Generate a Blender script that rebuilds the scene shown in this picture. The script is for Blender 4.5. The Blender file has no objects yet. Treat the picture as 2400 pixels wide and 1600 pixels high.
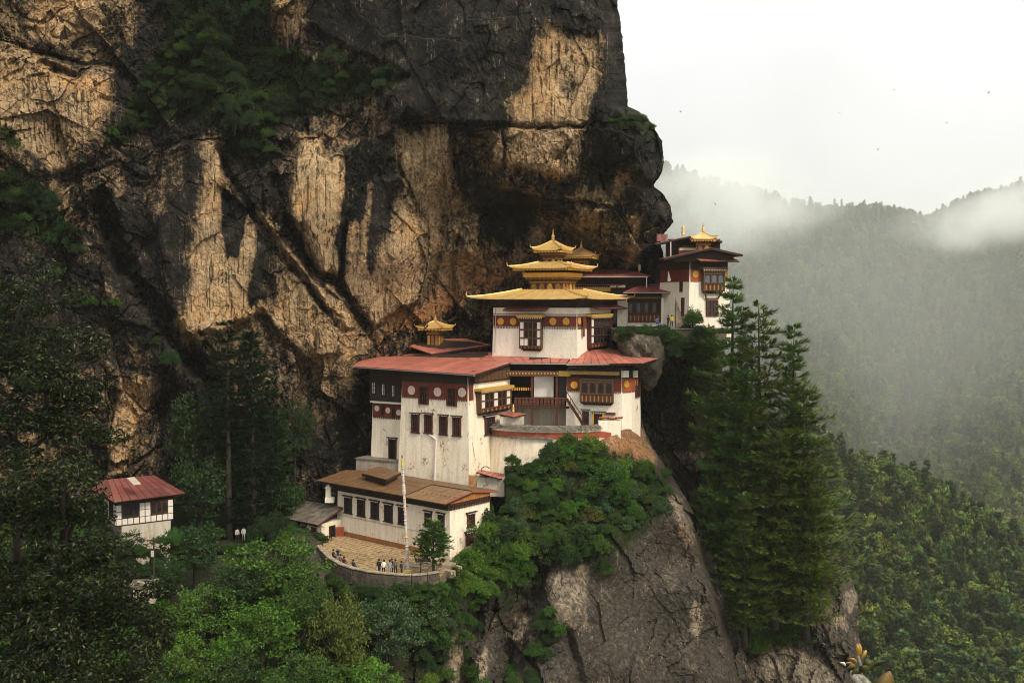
import bpy, math, random
import numpy as np
from mathutils import Vector, Matrix

random.seed(7); rng = np.random.default_rng(7)
SC = bpy.context.scene
COL = SC.collection
R = math.radians

# ------------------------------------------------------------------ camera
F = 2400.0; PITCH = math.atan(100 / 2400.0)
cam_d = bpy.data.cameras.new('camera'); cam = bpy.data.objects.new('camera', cam_d); COL.objects.link(cam)
cam_d.sensor_width = 36; cam_d.lens = 36; cam_d.clip_start = 0.1; cam_d.clip_end = 30000
cam.location = (0, 0, 0); cam.rotation_euler = (math.pi / 2 - PITCH, 0, 0)
SC.camera = cam

# ------------------------------------------------------------------ sky, sun, exposure
SUN_DIR = Vector((0.58, -0.64, 0.82)).normalized()
w = bpy.data.worlds.new('World'); SC.world = w; w.use_nodes = True
nt = w.node_tree; nt.nodes.clear()
def N(t, **k):
    n = nt.nodes.new(t)
    for a, b in k.items(): setattr(n, a, b)
    return n
L = nt.links.new
sky = N('ShaderNodeTexSky', sky_type='NISHITA', sun_disc=False)
sky.sun_elevation = math.asin(SUN_DIR.z); sky.sun_rotation = math.atan2(SUN_DIR.x, SUN_DIR.y)
bg1 = N('ShaderNodeBackground'); bg1.inputs[1].default_value = 0.10
L(sky.outputs[0], bg1.inputs[0])
tc = N('ShaderNodeTexCoord'); sep = N('ShaderNodeSeparateXYZ'); L(tc.outputs['Generated'], sep.inputs[0])
no = N('ShaderNodeTexNoise'); no.inputs['Scale'].default_value = 3.2; no.inputs['Detail'].default_value = 4
L(tc.outputs['Generated'], no.inputs['Vector'])
rmp = N('ShaderNodeValToRGB'); L(no.outputs[0], rmp.inputs[0])
rmp.color_ramp.elements[0].position = .3; rmp.color_ramp.elements[0].color = (.78, .765, .73, 1)
rmp.color_ramp.elements[1].position = .7; rmp.color_ramp.elements[1].color = (1, .98, .93, 1)
# overcast dome: brighter towards the zenith, the same all round
mr = N('ShaderNodeMapRange'); mr.inputs[1].default_value = 0.0; mr.inputs[2].default_value = 0.9
mr.inputs[3].default_value = 0.415; mr.inputs[4].default_value = 1.25
L(sep.outputs[2], mr.inputs[0])
bg2 = N('ShaderNodeBackground'); L(rmp.outputs[0], bg2.inputs[0]); L(mr.outputs[0], bg2.inputs[1])
mx = N('ShaderNodeMixShader'); mx.inputs[0].default_value = .88
L(bg1.outputs[0], mx.inputs[1]); L(bg2.outputs[0], mx.inputs[2])
out = N('ShaderNodeOutputWorld'); L(mx.outputs[0], out.inputs[0])

sun_d = bpy.data.lights.new('sun', 'SUN'); sun_d.energy = 1.5; sun_d.angle = R(12); sun_d.color = (1, .86, .66)
sun = bpy.data.objects.new('sun', sun_d); COL.objects.link(sun)
sun.rotation_euler = (-SUN_DIR).to_track_quat('-Z', 'Y').to_euler()
SC.view_settings.view_transform = 'Standard'; SC.view_settings.look = 'None'
SC.view_settings.gamma = 1; SC.view_settings.use_curve_mapping = False
SC.view_settings.exposure = 0.95
SC.render.engine = 'CYCLES'
SC.cycles.use_denoising = True; SC.cycles.filter_width = 1.0
SC.cycles.max_bounces = 6; SC.cycles.diffuse_bounces = 3; SC.cycles.volume_bounces = 3
SC.cycles.transparent_max_bounces = 8

# ------------------------------------------------------------------ geometry helpers
def P(px, py, Y):
    """A point of the place at distance Y, seen at this spot of the 2400 x 1600 photograph."""
    rx = (px - 1200) / F; rz = (800 - py) / F
    t = Y / (math.cos(PITCH) + rz * math.sin(PITCH))
    return Vector((rx * t, Y, (rz * math.cos(PITCH) - math.sin(PITCH)) * t))
def Pn(px, py, Y):
    rx = (px - 1200) / F; rz = (800 - py) / F
    t = Y / (math.cos(PITCH) + rz * math.sin(PITCH))
    return np.stack([rx * t, Y, (rz * math.cos(PITCH) - math.sin(PITCH)) * t], -1)
def proj(v):
    c, s = math.cos(PITCH), math.sin(PITCH)
    d = v[1] * c - v[2] * s; u = v[1] * s + v[2] * c
    return 1200 + F * v[0] / d, 800 - F * u / d

def tag(o, label=None, cat=None, group=None, kind=None):
    if label: o['label'] = label
    if cat: o['category'] = cat
    if group: o['group'] = group
    if kind: o['kind'] = kind
    return o
ORI = {}                                   # world origin of every thing, so that parts can be given in world coordinates
def thing(name, loc, label, cat, group=None):
    o = bpy.data.objects.new(name, None); COL.objects.link(o)
    o.location = loc; o.empty_display_size = .3; ORI[o.name] = Vector(loc)
    return tag(o, label, cat, group)
def put(name, mesh, parent=None, loc=None, rz=0.0, rot=None):
    """link a mesh object; loc in world coordinates (None: mesh already holds world coordinates)"""
    o = bpy.data.objects.new(name, mesh); COL.objects.link(o)
    l = Vector((0, 0, 0)) if loc is None else Vector(loc)
    if parent is not None:
        o.parent = parent; o.location = l - ORI.get(parent.name, Vector())
    else: o.location = l
    o.rotation_euler = rot if rot else (0, 0, rz)
    ORI[o.name] = l if parent is None else (ORI.get(parent.name, Vector()) + o.location)
    return o
def sub(name, mesh, parent, loc=(0, 0, 0), rz=0.0):
    """a piece given in its parent's own coordinates"""
    o = bpy.data.objects.new(name, mesh); COL.objects.link(o)
    o.parent = parent; o.location = loc; o.rotation_euler = (0, 0, rz)
    return o
def copy_tree(o, parent=None):
    c = o.copy(); COL.objects.link(c)
    if parent: c.parent = parent
    for ch in o.children: copy_tree(ch, c)
    return c

def np_mesh(name, V, Fq, mats=(), mi=None, smooth=False, attrs=None):
    V = np.asarray(V, np.float32); Fq = np.asarray(Fq, np.int32)
    me = bpy.data.meshes.new(name); k = Fq.shape[1]; n = len(Fq)
    me.vertices.add(len(V)); me.vertices.foreach_set('co', V.ravel())
    me.loops.add(n * k); me.loops.foreach_set('vertex_index', Fq.ravel())
    me.polygons.add(n); me.polygons.foreach_set('loop_start', np.arange(0, n * k, k, dtype=np.int32))
    me.polygons.foreach_set('loop_total', np.full(n, k, np.int32))
    for m in mats: me.materials.append(m)
    if mi is not None: me.polygons.foreach_set('material_index', np.asarray(mi, np.int32))
    me.polygons.foreach_set('use_smooth', np.full(n, bool(smooth)))
    me.update(calc_edges=True)
    for an, av in (attrs or {}).items():
        a = me.attributes.new(an, 'FLOAT', 'POINT'); a.data.foreach_set('value', np.asarray(av, np.float32).ravel())
    return me

class MB:
    def __init__(s): s.v = []; s.f = []; s.m = []
    def poly(s, pts, m=0):
        b = len(s.v); s.v += [tuple(p) for p in pts]; s.f.append(tuple(range(b, b + len(pts)))); s.m.append(m)
    def hexa(s, p, m=0):
        b = len(s.v); s.v += [tuple(q) for q in p]
        for f in ((0, 3, 2, 1), (4, 5, 6, 7), (0, 1, 5, 4), (1, 2, 6, 5), (2, 3, 7, 6), (3, 0, 4, 7)):
            s.f.append(tuple(b + i for i in f)); s.m.append(m)
    def box(s, x0, x1, y0, y1, z0, z1, m=0, tx=0, ty=0):
        s.hexa([(x0, y0, z0), (x1, y0, z0), (x1, y1, z0), (x0, y1, z0), (x0 + tx, y0 + ty, z1), (x1 - tx, y0 + ty, z1), (x1 - tx, y1 - ty, z1), (x0 + tx, y1 - ty, z1)], m)
    def loft(s, rings, m=0, cap=True, closed=True):
        b = len(s.v); n = len(rings[0])
        for r in rings: s.v += [tuple(p) for p in r]
        for k in range(len(rings) - 1):
            for i in range(n if closed else n - 1):
                j = (i + 1) % n
                s.f.append((b + k * n + i, b + k * n + j, b + (k + 1) * n + j, b + (k + 1) * n + i)); s.m.append(m)
        if cap and closed:
            s.f.append(tuple(b + i for i in range(n))[::-1]); s.m.append(m)
            e = b + (len(rings) - 1) * n; s.f.append(tuple(e + i for i in range(n))); s.m.append(m)
    def lathe(s, prof, n=12, c=(0, 0, 0), m=0):
        s.loft([[(c[0] + r * math.cos(2 * math.pi * i / n), c[1] + r * math.sin(2 * math.pi * i / n), c[2] + z) for i in range(n)] for r, z in prof], m)
    def tube(s, pts, rad, n=6, m=0):
        pts = [Vector(p) for p in pts]; rings = []
        if not hasattr(rad, '__len__'): rad = [rad] * len(pts)
        for i, p in enumerate(pts):
            d = (pts[min(i + 1, len(pts) - 1)] - pts[max(i - 1, 0)]).normalized()
            a = d.orthogonal().normalized() if abs(d.z) > .95 else d.cross(Vector((0, 0, 1))).normalized()
            b = d.cross(a)
            rings.append([p + (a * math.cos(2 * math.pi * k / n) + b * math.sin(2 * math.pi * k / n)) * rad[i] for k in range(n)])
        s.loft(rings, m)
    def bar(s, a, b, wd, ht, m=0):
        """square bar from a to b"""
        a = Vector(a); b = Vector(b); d = (b - a).normalized()
        u = Vector((0, 0, 1)) if abs(d.z) < .95 else Vector((0, 1, 0))
        r = d.cross(u).normalized() * wd / 2; u = r.cross(d).normalized() * ht / 2
        s.hexa([a - r - u, a + r - u, b + r - u, b - r - u, a - r + u, a + r + u, b + r + u, b - r + u], m)
    def disc(s, r, y0, y1, z, n=16, m=0, x=0):
        s.loft([[(x + r * math.cos(2 * math.pi * i / n), y, z + r * math.sin(2 * math.pi * i / n)) for i in range(n)] for y in (y1, y0)], m)
    def mesh(s, name, mats, off=(0, 0, 0), smooth=False):
        me = bpy.data.meshes.new(name)
        me.from_pydata([(v[0] - off[0], v[1] - off[1], v[2] - off[2]) for v in s.v], [], s.f)
        mats = mats if isinstance(mats, (list, tuple)) else [mats]
        for q in mats: me.materials.append(q)
        me.polygons.foreach_set('material_index', s.m)
        if smooth: me.polygons.foreach_set('use_smooth', [True] * len(s.f))
        me.update()
        return me
    def part(s, name, mats, parent, smooth=False, kind=None, label=None):
        """vertices in world coordinates -> a part of `parent`"""
        o = put(name, s.mesh(name, mats, ORI[parent.name], smooth), parent, ORI[parent.name])
        return tag(o, label, None, None, kind)
    def subpart(s, name, mats, parent, smooth=False, kind=None):
        o = sub(name, s.mesh(name, mats, ORI[parent.name], smooth), parent); ORI[o.name] = ORI[parent.name]
        return tag(o, None, None, None, kind)

# ------------------------------------------------------------------ numpy noise
def _hash(ix, iy, iz, seed):
    h = (ix.astype(np.int64) * 374761393 + iy.astype(np.int64) * 668265263 + iz.astype(np.int64) * 2147483647 + seed * 1274126177) & 0xffffffff
    h = ((h ^ (h >> 13)) * 1274126177) & 0xffffffff
    h = ((h ^ (h >> 16)) * 2246822519) & 0xffffffff
    return (h ^ (h >> 15)) & 0xffffffff
def vnoise(x, y, z, seed=0):
    x0 = np.floor(x); y0 = np.floor(y); z0 = np.floor(z)
    fx = x - x0; fy = y - y0; fz = z - z0
    ux = fx * fx * fx * (fx * (fx * 6 - 15) + 10); uy = fy * fy * fy * (fy * (fy * 6 - 15) + 10); uz = fz * fz * fz * (fz * (fz * 6 - 15) + 10)
    r = 0
    for a in (0, 1):
        for b in (0, 1):
            for c in (0, 1):
                h = _hash(x0 + a, y0 + b, z0 + c, seed)
                g1 = (h & 1023) / 511.5 - 1; g2 = ((h >> 10) & 1023) / 511.5 - 1; g3 = ((h >> 20) & 1023) / 511.5 - 1
                r = r + (g1 * (fx - a) + g2 * (fy - b) + g3 * (fz - c)) * (ux if a else 1 - ux) * (uy if b else 1 - uy) * (uz if c else 1 - uz)
    return r * 1.4
def fbm(x, y, z, oct=4, seed=0, gain=.5, ridged=False):
    a = 1.0; t = 0; s = 0; f = 1.0
    for o in range(oct):
        v = vnoise(x * f + 17.3 * o, y * f - 9.1 * o, z * f + 3.7 * o, seed + o)
        if ridged: v = 1 - 2 * np.abs(v)
        t = t + a * v; s += a; a *= gain; f *= 2.03
    return t / s
def worley(x, y, z, seed=0):
    x0 = np.floor(x); y0 = np.floor(y); z0 = np.floor(z)
    f1 = np.full(x.shape, 9.0); f2 = np.full(x.shape, 9.0)
    cx = np.zeros(x.shape); cz = np.zeros(x.shape); hh = np.zeros(x.shape, np.int64)
    for a in (-1, 0, 1):
        for b in (-1, 0, 1):
            for c in (-1, 0, 1):
                h = _hash(x0 + a, y0 + b, z0 + c, seed)
                px = x0 + a + (h & 1023) / 1023.; py = y0 + b + ((h >> 10) & 1023) / 1023.; pz = z0 + c + ((h >> 20) & 1023) / 1023.
                d = np.sqrt((x - px) ** 2 + (y - py) ** 2 + (z - pz) ** 2)
                near = d < f1
                f2 = np.where(near, f1, np.minimum(f2, d))
                f1 = np.where(near, d, f1)
                cx = np.where(near, px, cx); cz = np.where(near, pz, cz); hh = np.where(near, h, hh)
    h2 = _hash(hh & 0xffff, hh >> 16, hh & 0xff, seed + 5)
    return f1, f2, cx, cz, ((h2 & 1023) / 511.5 - 1, ((h2 >> 10) & 1023) / 511.5 - 1, ((h2 >> 20) & 1023) / 511.5 - 1)
def smooth(a, b, x):
    t = np.clip((x - a) / (b - a), 0, 1); return t * t * (3 - 2 * t)
def sdf_poly(px, py, pts):
    """signed distance (inside > 0) to a polygon"""
    pts = np.asarray(pts, float); n = len(pts)
    d = np.full(px.shape, 1e18); ins = np.zeros(px.shape, bool)
    for i in range(n):
        a = pts[i]; b = pts[(i + 1) % n]; e = b - a
        wx = px - a[0]; wy = py - a[1]
        t = np.clip((wx * e[0] + wy * e[1]) / (e @ e + 1e-9), 0, 1)
        d = np.minimum(d, (wx - e[0] * t) ** 2 + (wy - e[1] * t) ** 2)
        c = ((a[1] > py) != (b[1] > py)) & (px < (b[0] - a[0]) * (py - a[1]) / (b[1] - a[1] + 1e-12) + a[0])
        ins ^= c
    return np.where(ins, 1, -1) * np.sqrt(d)
def d_line(px, py, pts):
    pts = np.asarray(pts, float); d = np.full(px.shape, 1e18)
    for a, b in zip(pts[:-1], pts[1:]):
        e = b - a; wx = px - a[0]; wy = py - a[1]
        t = np.clip((wx * e[0] + wy * e[1]) / (e @ e + 1e-9), 0, 1)
        d = np.minimum(d, (wx - e[0] * t) ** 2 + (wy - e[1] * t) ** 2)
    return np.sqrt(d)
def idw(px, py, ctrl, p=3.0):
    ctrl = np.asarray(ctrl, float); num = 0; den = 0
    for x, y, d in ctrl:
        wt = 1 / (((px - x) ** 2 + (py - y) ** 2) + 900) ** (p / 2)
        num = num + wt * d; den = den + wt
    return num / den
def grid_faces(nr, nc):
    i = np.arange(nr * nc).reshape(nr, nc)
    return np.stack([i[:-1, :-1], i[1:, :-1], i[1:, 1:], i[:-1, 1:]], -1).reshape(-1, 4)

# ------------------------------------------------------------------ materials
def newmat(name):
    m = bpy.data.materials.new(name); m.use_nodes = True
    return m, m.node_tree, m.node_tree.nodes, m.node_tree.links.new, m.node_tree.nodes['Principled BSDF']
def node(nodes, t, inputs=None, **k):
    n = nodes.new(t)
    for a, b in k.items(): setattr(n, a, b)
    for a, b in (inputs or {}).items(): n.inputs[a].default_value = b
    return n
def ramp(nodes, stops):
    n = nodes.new('ShaderNodeValToRGB'); e = n.color_ramp.elements
    while len(e) < len(stops): e.new(.5)
    for i, (p, c) in enumerate(stops):
        e[i].position = p; e[i].color = (c if len(c) == 4 else (*c, 1)) if hasattr(c, '__len__') else (c, c, c, 1)
    return n
def mixc(nodes, link, fac, a, b, mode='MIX'):
    n = nodes.new('ShaderNodeMix'); n.data_type = 'RGBA'; n.blend_type = mode
    for sock, v in ((n.inputs[0], fac), (n.inputs[6], a), (n.inputs[7], b)):
        if hasattr(v, 'is_output'): link(v, sock)
        elif hasattr(v, '__len__'): sock.default_value = (*v, 1) if len(v) == 3 else v
        else: sock.default_value = v
    return n.outputs[2]
def math_(nodes, link, op, a, b=None):
    n = nodes.new('ShaderNodeMath'); n.operation = op
    for i, v in enumerate((a, b)):
        if v is None: continue
        if hasattr(v, 'is_output'): link(v, n.inputs[i])
        else: n.inputs[i].default_value = v
    return n.outputs[0]
def simple(name, c1, c2=None, scale=2.0, rough=.8, bump=.25, bscale=None, rnd=0.0, metallic=0.0, stretch=(1, 1, 1), spec=.3):
    m, t, nd, lk, bs = newmat(name)
    g = node(nd, 'ShaderNodeNewGeometry'); mp = node(nd, 'ShaderNodeMapping', {'Scale': stretch}); lk(g.outputs['Position'], mp.inputs[0])
    nz = node(nd, 'ShaderNodeTexNoise', {'Scale': scale, 'Detail': 6.0, 'Roughness': .62}); lk(mp.outputs[0], nz.inputs['Vector'])
    c2 = c2 or tuple(x * .6 for x in c1)
    rp = ramp(nd, [(.32, c2), (.62, c1)]); lk(nz.outputs[0], rp.inputs[0]); colr = rp.outputs[0]
    if rnd:
        oi = node(nd, 'ShaderNodeObjectInfo')
        k = node(nd, 'ShaderNodeMapRange', {1: 0.0, 2: 1.0, 3: 1 - rnd, 4: 1 + rnd}); lk(oi.outputs['Random'], k.inputs[0])
        hs = node(nd, 'ShaderNodeHueSaturation'); lk(k.outputs[0], hs.inputs['Value']); lk(colr, hs.inputs['Color']); colr = hs.outputs[0]
    lk(colr, bs.inputs['Base Color']); bs.inputs['Roughness'].default_value = rough; bs.inputs['Metallic'].default_value = metallic
    bs.inputs['Specular IOR Level'].default_value = spec
    if bump:
        n2 = node(nd, 'ShaderNodeTexNoise', {'Scale': bscale or scale * 5, 'Detail': 5.0}); lk(mp.outputs[0], n2.inputs['Vector'])
        bp = node(nd, 'ShaderNodeBump', {'Strength': bump, 'Distance': .05}); lk(n2.outputs[0], bp.inputs['Height']); lk(bp.outputs[0], bs.inputs['Normal'])
    return m

def rock_mat(name, dark1, dark2, tan1, tan2, streak=.8, dark3=(.052, .043, .032), moss_c=(.018, .030, .007)):
    m, t, nd, lk, bs = newmat(name)
    g = node(nd, 'ShaderNodeNewGeometry'); pos = g.outputs['Position']
    at = node(nd, 'ShaderNodeAttribute', attribute_name='tan'); am = node(nd, 'ShaderNodeAttribute', attribute_name='moss')
    ao = node(nd, 'ShaderNodeAttribute', attribute_name='rust')
    # vertical water streaks, broken by large noise
    mp = node(nd, 'ShaderNodeMapping', {'Scale': (1.0, 1.0, .045)}); lk(pos, mp.inputs[0])
    s1 = node(nd, 'ShaderNodeTexNoise', {'Scale': 1.1, 'Detail': 5.0, 'Roughness': .7, 'Distortion': .4}); lk(mp.outputs[0], s1.inputs['Vector'])
    mpl = node(nd, 'ShaderNodeMapping', {'Scale': (1.0, 1.0, .014), 'Rotation': (0, .03, 0)}); lk(pos, mpl.inputs[0])
    s2 = node(nd, 'ShaderNodeTexNoise', {'Scale': 2.4, 'Detail': 5.0, 'Roughness': .62}); lk(mpl.outputs[0], s2.inputs['Vector'])
    n1 = node(nd, 'ShaderNodeTexNoise', {'Scale': .35, 'Detail': 9.0, 'Roughness': .68}); lk(pos, n1.inputs['Vector'])
    n2 = node(nd, 'ShaderNodeTexNoise', {'Scale': 2.2, 'Detail': 8.0, 'Roughness': .7, 'Distortion': .6}); lk(pos, n2.inputs['Vector'])
    n3 = node(nd, 'ShaderNodeTexNoise', {'Scale': 7.0, 'Detail': 4.0, 'Roughness': .6}); lk(pos, n3.inputs['Vector'])
    # mask = tan attribute eaten by streaks and noise
    a = math_(nd, lk, 'MULTIPLY_ADD', s1.outputs[0], streak); nd[-1].inputs[2].default_value = -.5 * streak
    b = math_(nd, lk, 'ADD', at.outputs['Fac'], a)
    c = math_(nd, lk, 'MULTIPLY_ADD', n1.outputs[0], .9); nd[-1].inputs[2].default_value = -.45
    b = math_(nd, lk, 'ADD', b, c)
    s4 = node(nd, 'ShaderNodeTexNoise', {'Scale': 1.9, 'Detail': 8.0, 'Roughness': .78}); lk(pos, s4.inputs['Vector'])
    b = math_(nd, lk, 'ADD', b, math_(nd, lk, 'MULTIPLY', math_(nd, lk, 'SUBTRACT', s4.outputs[0], .5), 1.5))
    mk = ramp(nd, [(.24, 0), (.50, 1)]); lk(b, mk.inputs[0])
    mk2 = ramp(nd, [(.46, 0), (.76, 1)]); lk(b, mk2.inputs[0])
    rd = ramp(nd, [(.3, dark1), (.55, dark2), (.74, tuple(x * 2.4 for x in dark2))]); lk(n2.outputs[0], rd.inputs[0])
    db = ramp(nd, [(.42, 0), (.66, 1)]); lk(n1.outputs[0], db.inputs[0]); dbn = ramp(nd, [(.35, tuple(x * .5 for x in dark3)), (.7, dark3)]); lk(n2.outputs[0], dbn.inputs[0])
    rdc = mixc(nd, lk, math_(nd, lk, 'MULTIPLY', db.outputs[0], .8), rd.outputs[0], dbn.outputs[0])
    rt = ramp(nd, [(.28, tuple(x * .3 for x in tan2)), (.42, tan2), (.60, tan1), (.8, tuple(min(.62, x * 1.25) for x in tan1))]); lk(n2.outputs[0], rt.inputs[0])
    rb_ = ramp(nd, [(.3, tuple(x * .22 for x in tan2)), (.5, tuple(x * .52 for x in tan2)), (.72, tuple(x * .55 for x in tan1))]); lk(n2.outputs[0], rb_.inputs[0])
    st = ramp(nd, [(.39, (.06, .055, .05)), (.48, (1, 1, 1))]); lk(s2.outputs[0], st.inputs[0])
    fs = node(nd, 'ShaderNodeTexNoise', {'Scale': 9.0, 'Detail': 3.0}); lk(mp.outputs[0], fs.inputs['Vector'])
    fr = ramp(nd, [(.38, (.62, .58, .54)), (.6, (1, 1, 1))]); lk(fs.outputs[0], fr.inputs[0])
    tan = mixc(nd, lk, min(1, .95 * streak), rt.outputs[0], st.outputs[0], 'MULTIPLY')
    tan = mixc(nd, lk, .6, tan, fr.outputs[0], 'MULTIPLY')
    hv = ramp(nd, [(.36, (.66, .69, .74)), (.5, (1, 1, 1)), (.64, (1.0, .87, .72))]); n5 = node(nd, 'ShaderNodeTexNoise', {'Scale': .16, 'Detail': 5.0, 'Roughness': .6}); lk(pos, n5.inputs['Vector']); lk(n5.outputs[0], hv.inputs[0])
    tan = mixc(nd, lk, .9, tan, hv.outputs[0], 'MULTIPLY')
    vj = node(nd, 'ShaderNodeTexVoronoi', {'Scale': .30}, feature='DISTANCE_TO_EDGE'); wj = node(nd, 'ShaderNodeVectorMath', operation='MULTIPLY_ADD'); lk(n1.outputs[1], wj.inputs[0]); wj.inputs[1].default_value = (4.5, 4.5, 4.5); lk(pos, wj.inputs[2])
    mj = node(nd, 'ShaderNodeMapping', {'Scale': (1, .4, .6), 'Rotation': (0, .5, 0)}); lk(wj.outputs[0], mj.inputs[0]); lk(mj.outputs[0], vj.inputs['Vector'])
    jr = ramp(nd, [(.004, (.10, .08, .06)), (.022, (1, 1, 1))]); lk(vj.outputs['Distance'], jr.inputs[0]); tan = mixc(nd, lk, .5, tan, jr.outputs[0], 'MULTIPLY')
    rr = ramp(nd, [(.35, (.12, .03, .012)), (.5, (.26, .10, .035)), (.68, (.42, .25, .06))]); lk(n2.outputs[0], rr.inputs[0])
    rm = math_(nd, lk, 'MULTIPLY', ao.outputs['Fac'], .8)
    tan = mixc(nd, lk, rm, tan, rr.outputs[0])
    brown = mixc(nd, lk, math_(nd, lk, 'MULTIPLY', rm, .7), rb_.outputs[0], rr.outputs[0])
    col = mixc(nd, lk, mk.outputs[0], rdc, brown)
    col = mixc(nd, lk, mk2.outputs[0], col, tan)
    # pale lichen flecks and thin white drips on the dark faces
    fl = ramp(nd, [(.60, 0), (.68, 1)]); lk(n3.outputs[0], fl.inputs[0])
    fl2 = ramp(nd, [(.5, 0), (.62, 1)]); lk(n1.outputs[0], fl2.inputs[0])
    f = math_(nd, lk, 'MULTIPLY', fl.outputs[0], fl2.outputs[0]); f = math_(nd, lk, 'MULTIPLY', f, .5)
    col = mixc(nd, lk, f, col, (.30, .29, .25))
    s3 = node(nd, 'ShaderNodeTexNoise', {'Scale': 4.6, 'Detail': 3.0}); lk(mpl.outputs[0], s3.inputs['Vector'])
    dr = ramp(nd, [(.615, 0), (.66, 1)]); lk(s3.outputs[0], dr.inputs[0])
    f = math_(nd, lk, 'MULTIPLY', dr.outputs[0], fl2.outputs[0]); f = math_(nd, lk, 'MULTIPLY', f, .55)
    col = mixc(nd, lk, f, col, (.36, .34, .30))
    ms = math_(nd, lk, 'MULTIPLY_ADD', n2.outputs[0], 1.4); nd[-1].inputs[2].default_value = -.7
    ms = math_(nd, lk, 'ADD', am.outputs['Fac'], ms); mr_ = ramp(nd, [(.4, 0), (.65, 1)]); lk(ms, mr_.inputs[0])
    mc = mixc(nd, lk, n3.outputs[0], tuple(x * .5 for x in moss_c), moss_c)
    col = mixc(nd, lk, mr_.outputs[0], col, mc)
    lk(col, bs.inputs['Base Color']); bs.inputs['Roughness'].default_value = .9; bs.inputs['Specular IOR Level'].default_value = .06
    # relief finer than the mesh: cracks and grain
    vo = node(nd, 'ShaderNodeTexVoronoi', {'Scale': 1.1, 'Detail': 2.0}, feature='DISTANCE_TO_EDGE')
    mp2 = node(nd, 'ShaderNodeMapping', {'Scale': (1.0, 1.0, .5), 'Rotation': (0, .35, 0)})
    wp = node(nd, 'ShaderNodeVectorMath', operation='MULTIPLY_ADD'); lk(n2.outputs[1], wp.inputs[0]); wp.inputs[1].default_value = (1.2, 1.2, 1.2); lk(pos, wp.inputs[2])
    lk(wp.outputs[0], mp2.inputs[0]); lk(mp2.outputs[0], vo.inputs['Vector'])
    vr = ramp(nd, [(0, 0), (.10, 1)]); lk(vo.outputs['Distance'], vr.inputs[0])
    h = math_(nd, lk, "MULTIPLY_ADD", n3.outputs[0], .35); x = nd[-1]
    h2 = math_(nd, lk, 'MULTIPLY', vr.outputs[0], .10); h1 = math_(nd, lk, 'MULTIPLY', n2.outputs[0], 2.0)
    hh = math_(nd, lk, 'ADD', h2, h1); lk(hh, x.inputs[2])
    bp = node(nd, 'ShaderNodeBump', {'Strength': .55, 'Distance': .22}); lk(x.outputs[0], bp.inputs['Height']); lk(bp.outputs[0], bs.inputs['Normal'])
    return m

def leaf_mat(name, c1, c2, rough=.5, trans=.3, spec=.15, obj=.12, hi=None):
    m, t, nd, lk, bs = newmat(name)
    g = node(nd, 'ShaderNodeNewGeometry')
    rp = ramp(nd, [(0, c2), (.7, c1), *([(.90, c1), (.96, hi)] if hi else [(1, tuple(min(1, x * 1.5) for x in c1))])]); lk(g.outputs['Random Per Island'], rp.inputs[0])
    oi = node(nd, 'ShaderNodeObjectInfo')
    k = node(nd, 'ShaderNodeMapRange', {1: 0.0, 2: 1.0, 3: 1 - obj * 2, 4: 1 + obj * 2}); lk(oi.outputs['Random'], k.inputs[0])
    k2 = node(nd, 'ShaderNodeMapRange', {1: 0.0, 2: 1.0, 3: .5 - obj * .16, 4: .5 + obj * .16})
    r2 = math_(nd, lk, 'FRACT', math_(nd, lk, 'MULTIPLY', oi.outputs['Random'], 7.31)); lk(r2, k2.inputs[0])
    hs = node(nd, 'ShaderNodeHueSaturation'); lk(k.outputs[0], hs.inputs['Value']); lk(k2.outputs[0], hs.inputs['Hue']); lk(rp.outputs[0], hs.inputs['Color'])
    lk(hs.outputs[0], bs.inputs['Base Color']); bs.inputs['Roughness'].default_value = rough; bs.inputs['Specular IOR Level'].default_value = spec
    tr = node(nd, 'ShaderNodeBsdfTranslucent'); lk(hs.outputs[0], tr.inputs[0])
    ms = node(nd, 'ShaderNodeMixShader', {0: trans}); lk(bs.outputs[0], ms.inputs[1]); lk(tr.outputs[0], ms.inputs[2])
    lk(ms.outputs[0], nd['Material Output'].inputs[0])
    return m

ROCK = rock_mat('cliff_rock', (.004, .004, .004), (.016, .0155, .0145), (.58, .415, .240), (.38, .265, .150), streak=.9)
ROCK2 = rock_mat('promontory_rock', (.016, .0145, .012), (.060, .052, .042), (.36, .30, .22), (.20, .165, .122), streak=.85)
BARK = simple('bark', (.050, .040, .031), (.022, .018, .014), 3, .9, .6)
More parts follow.
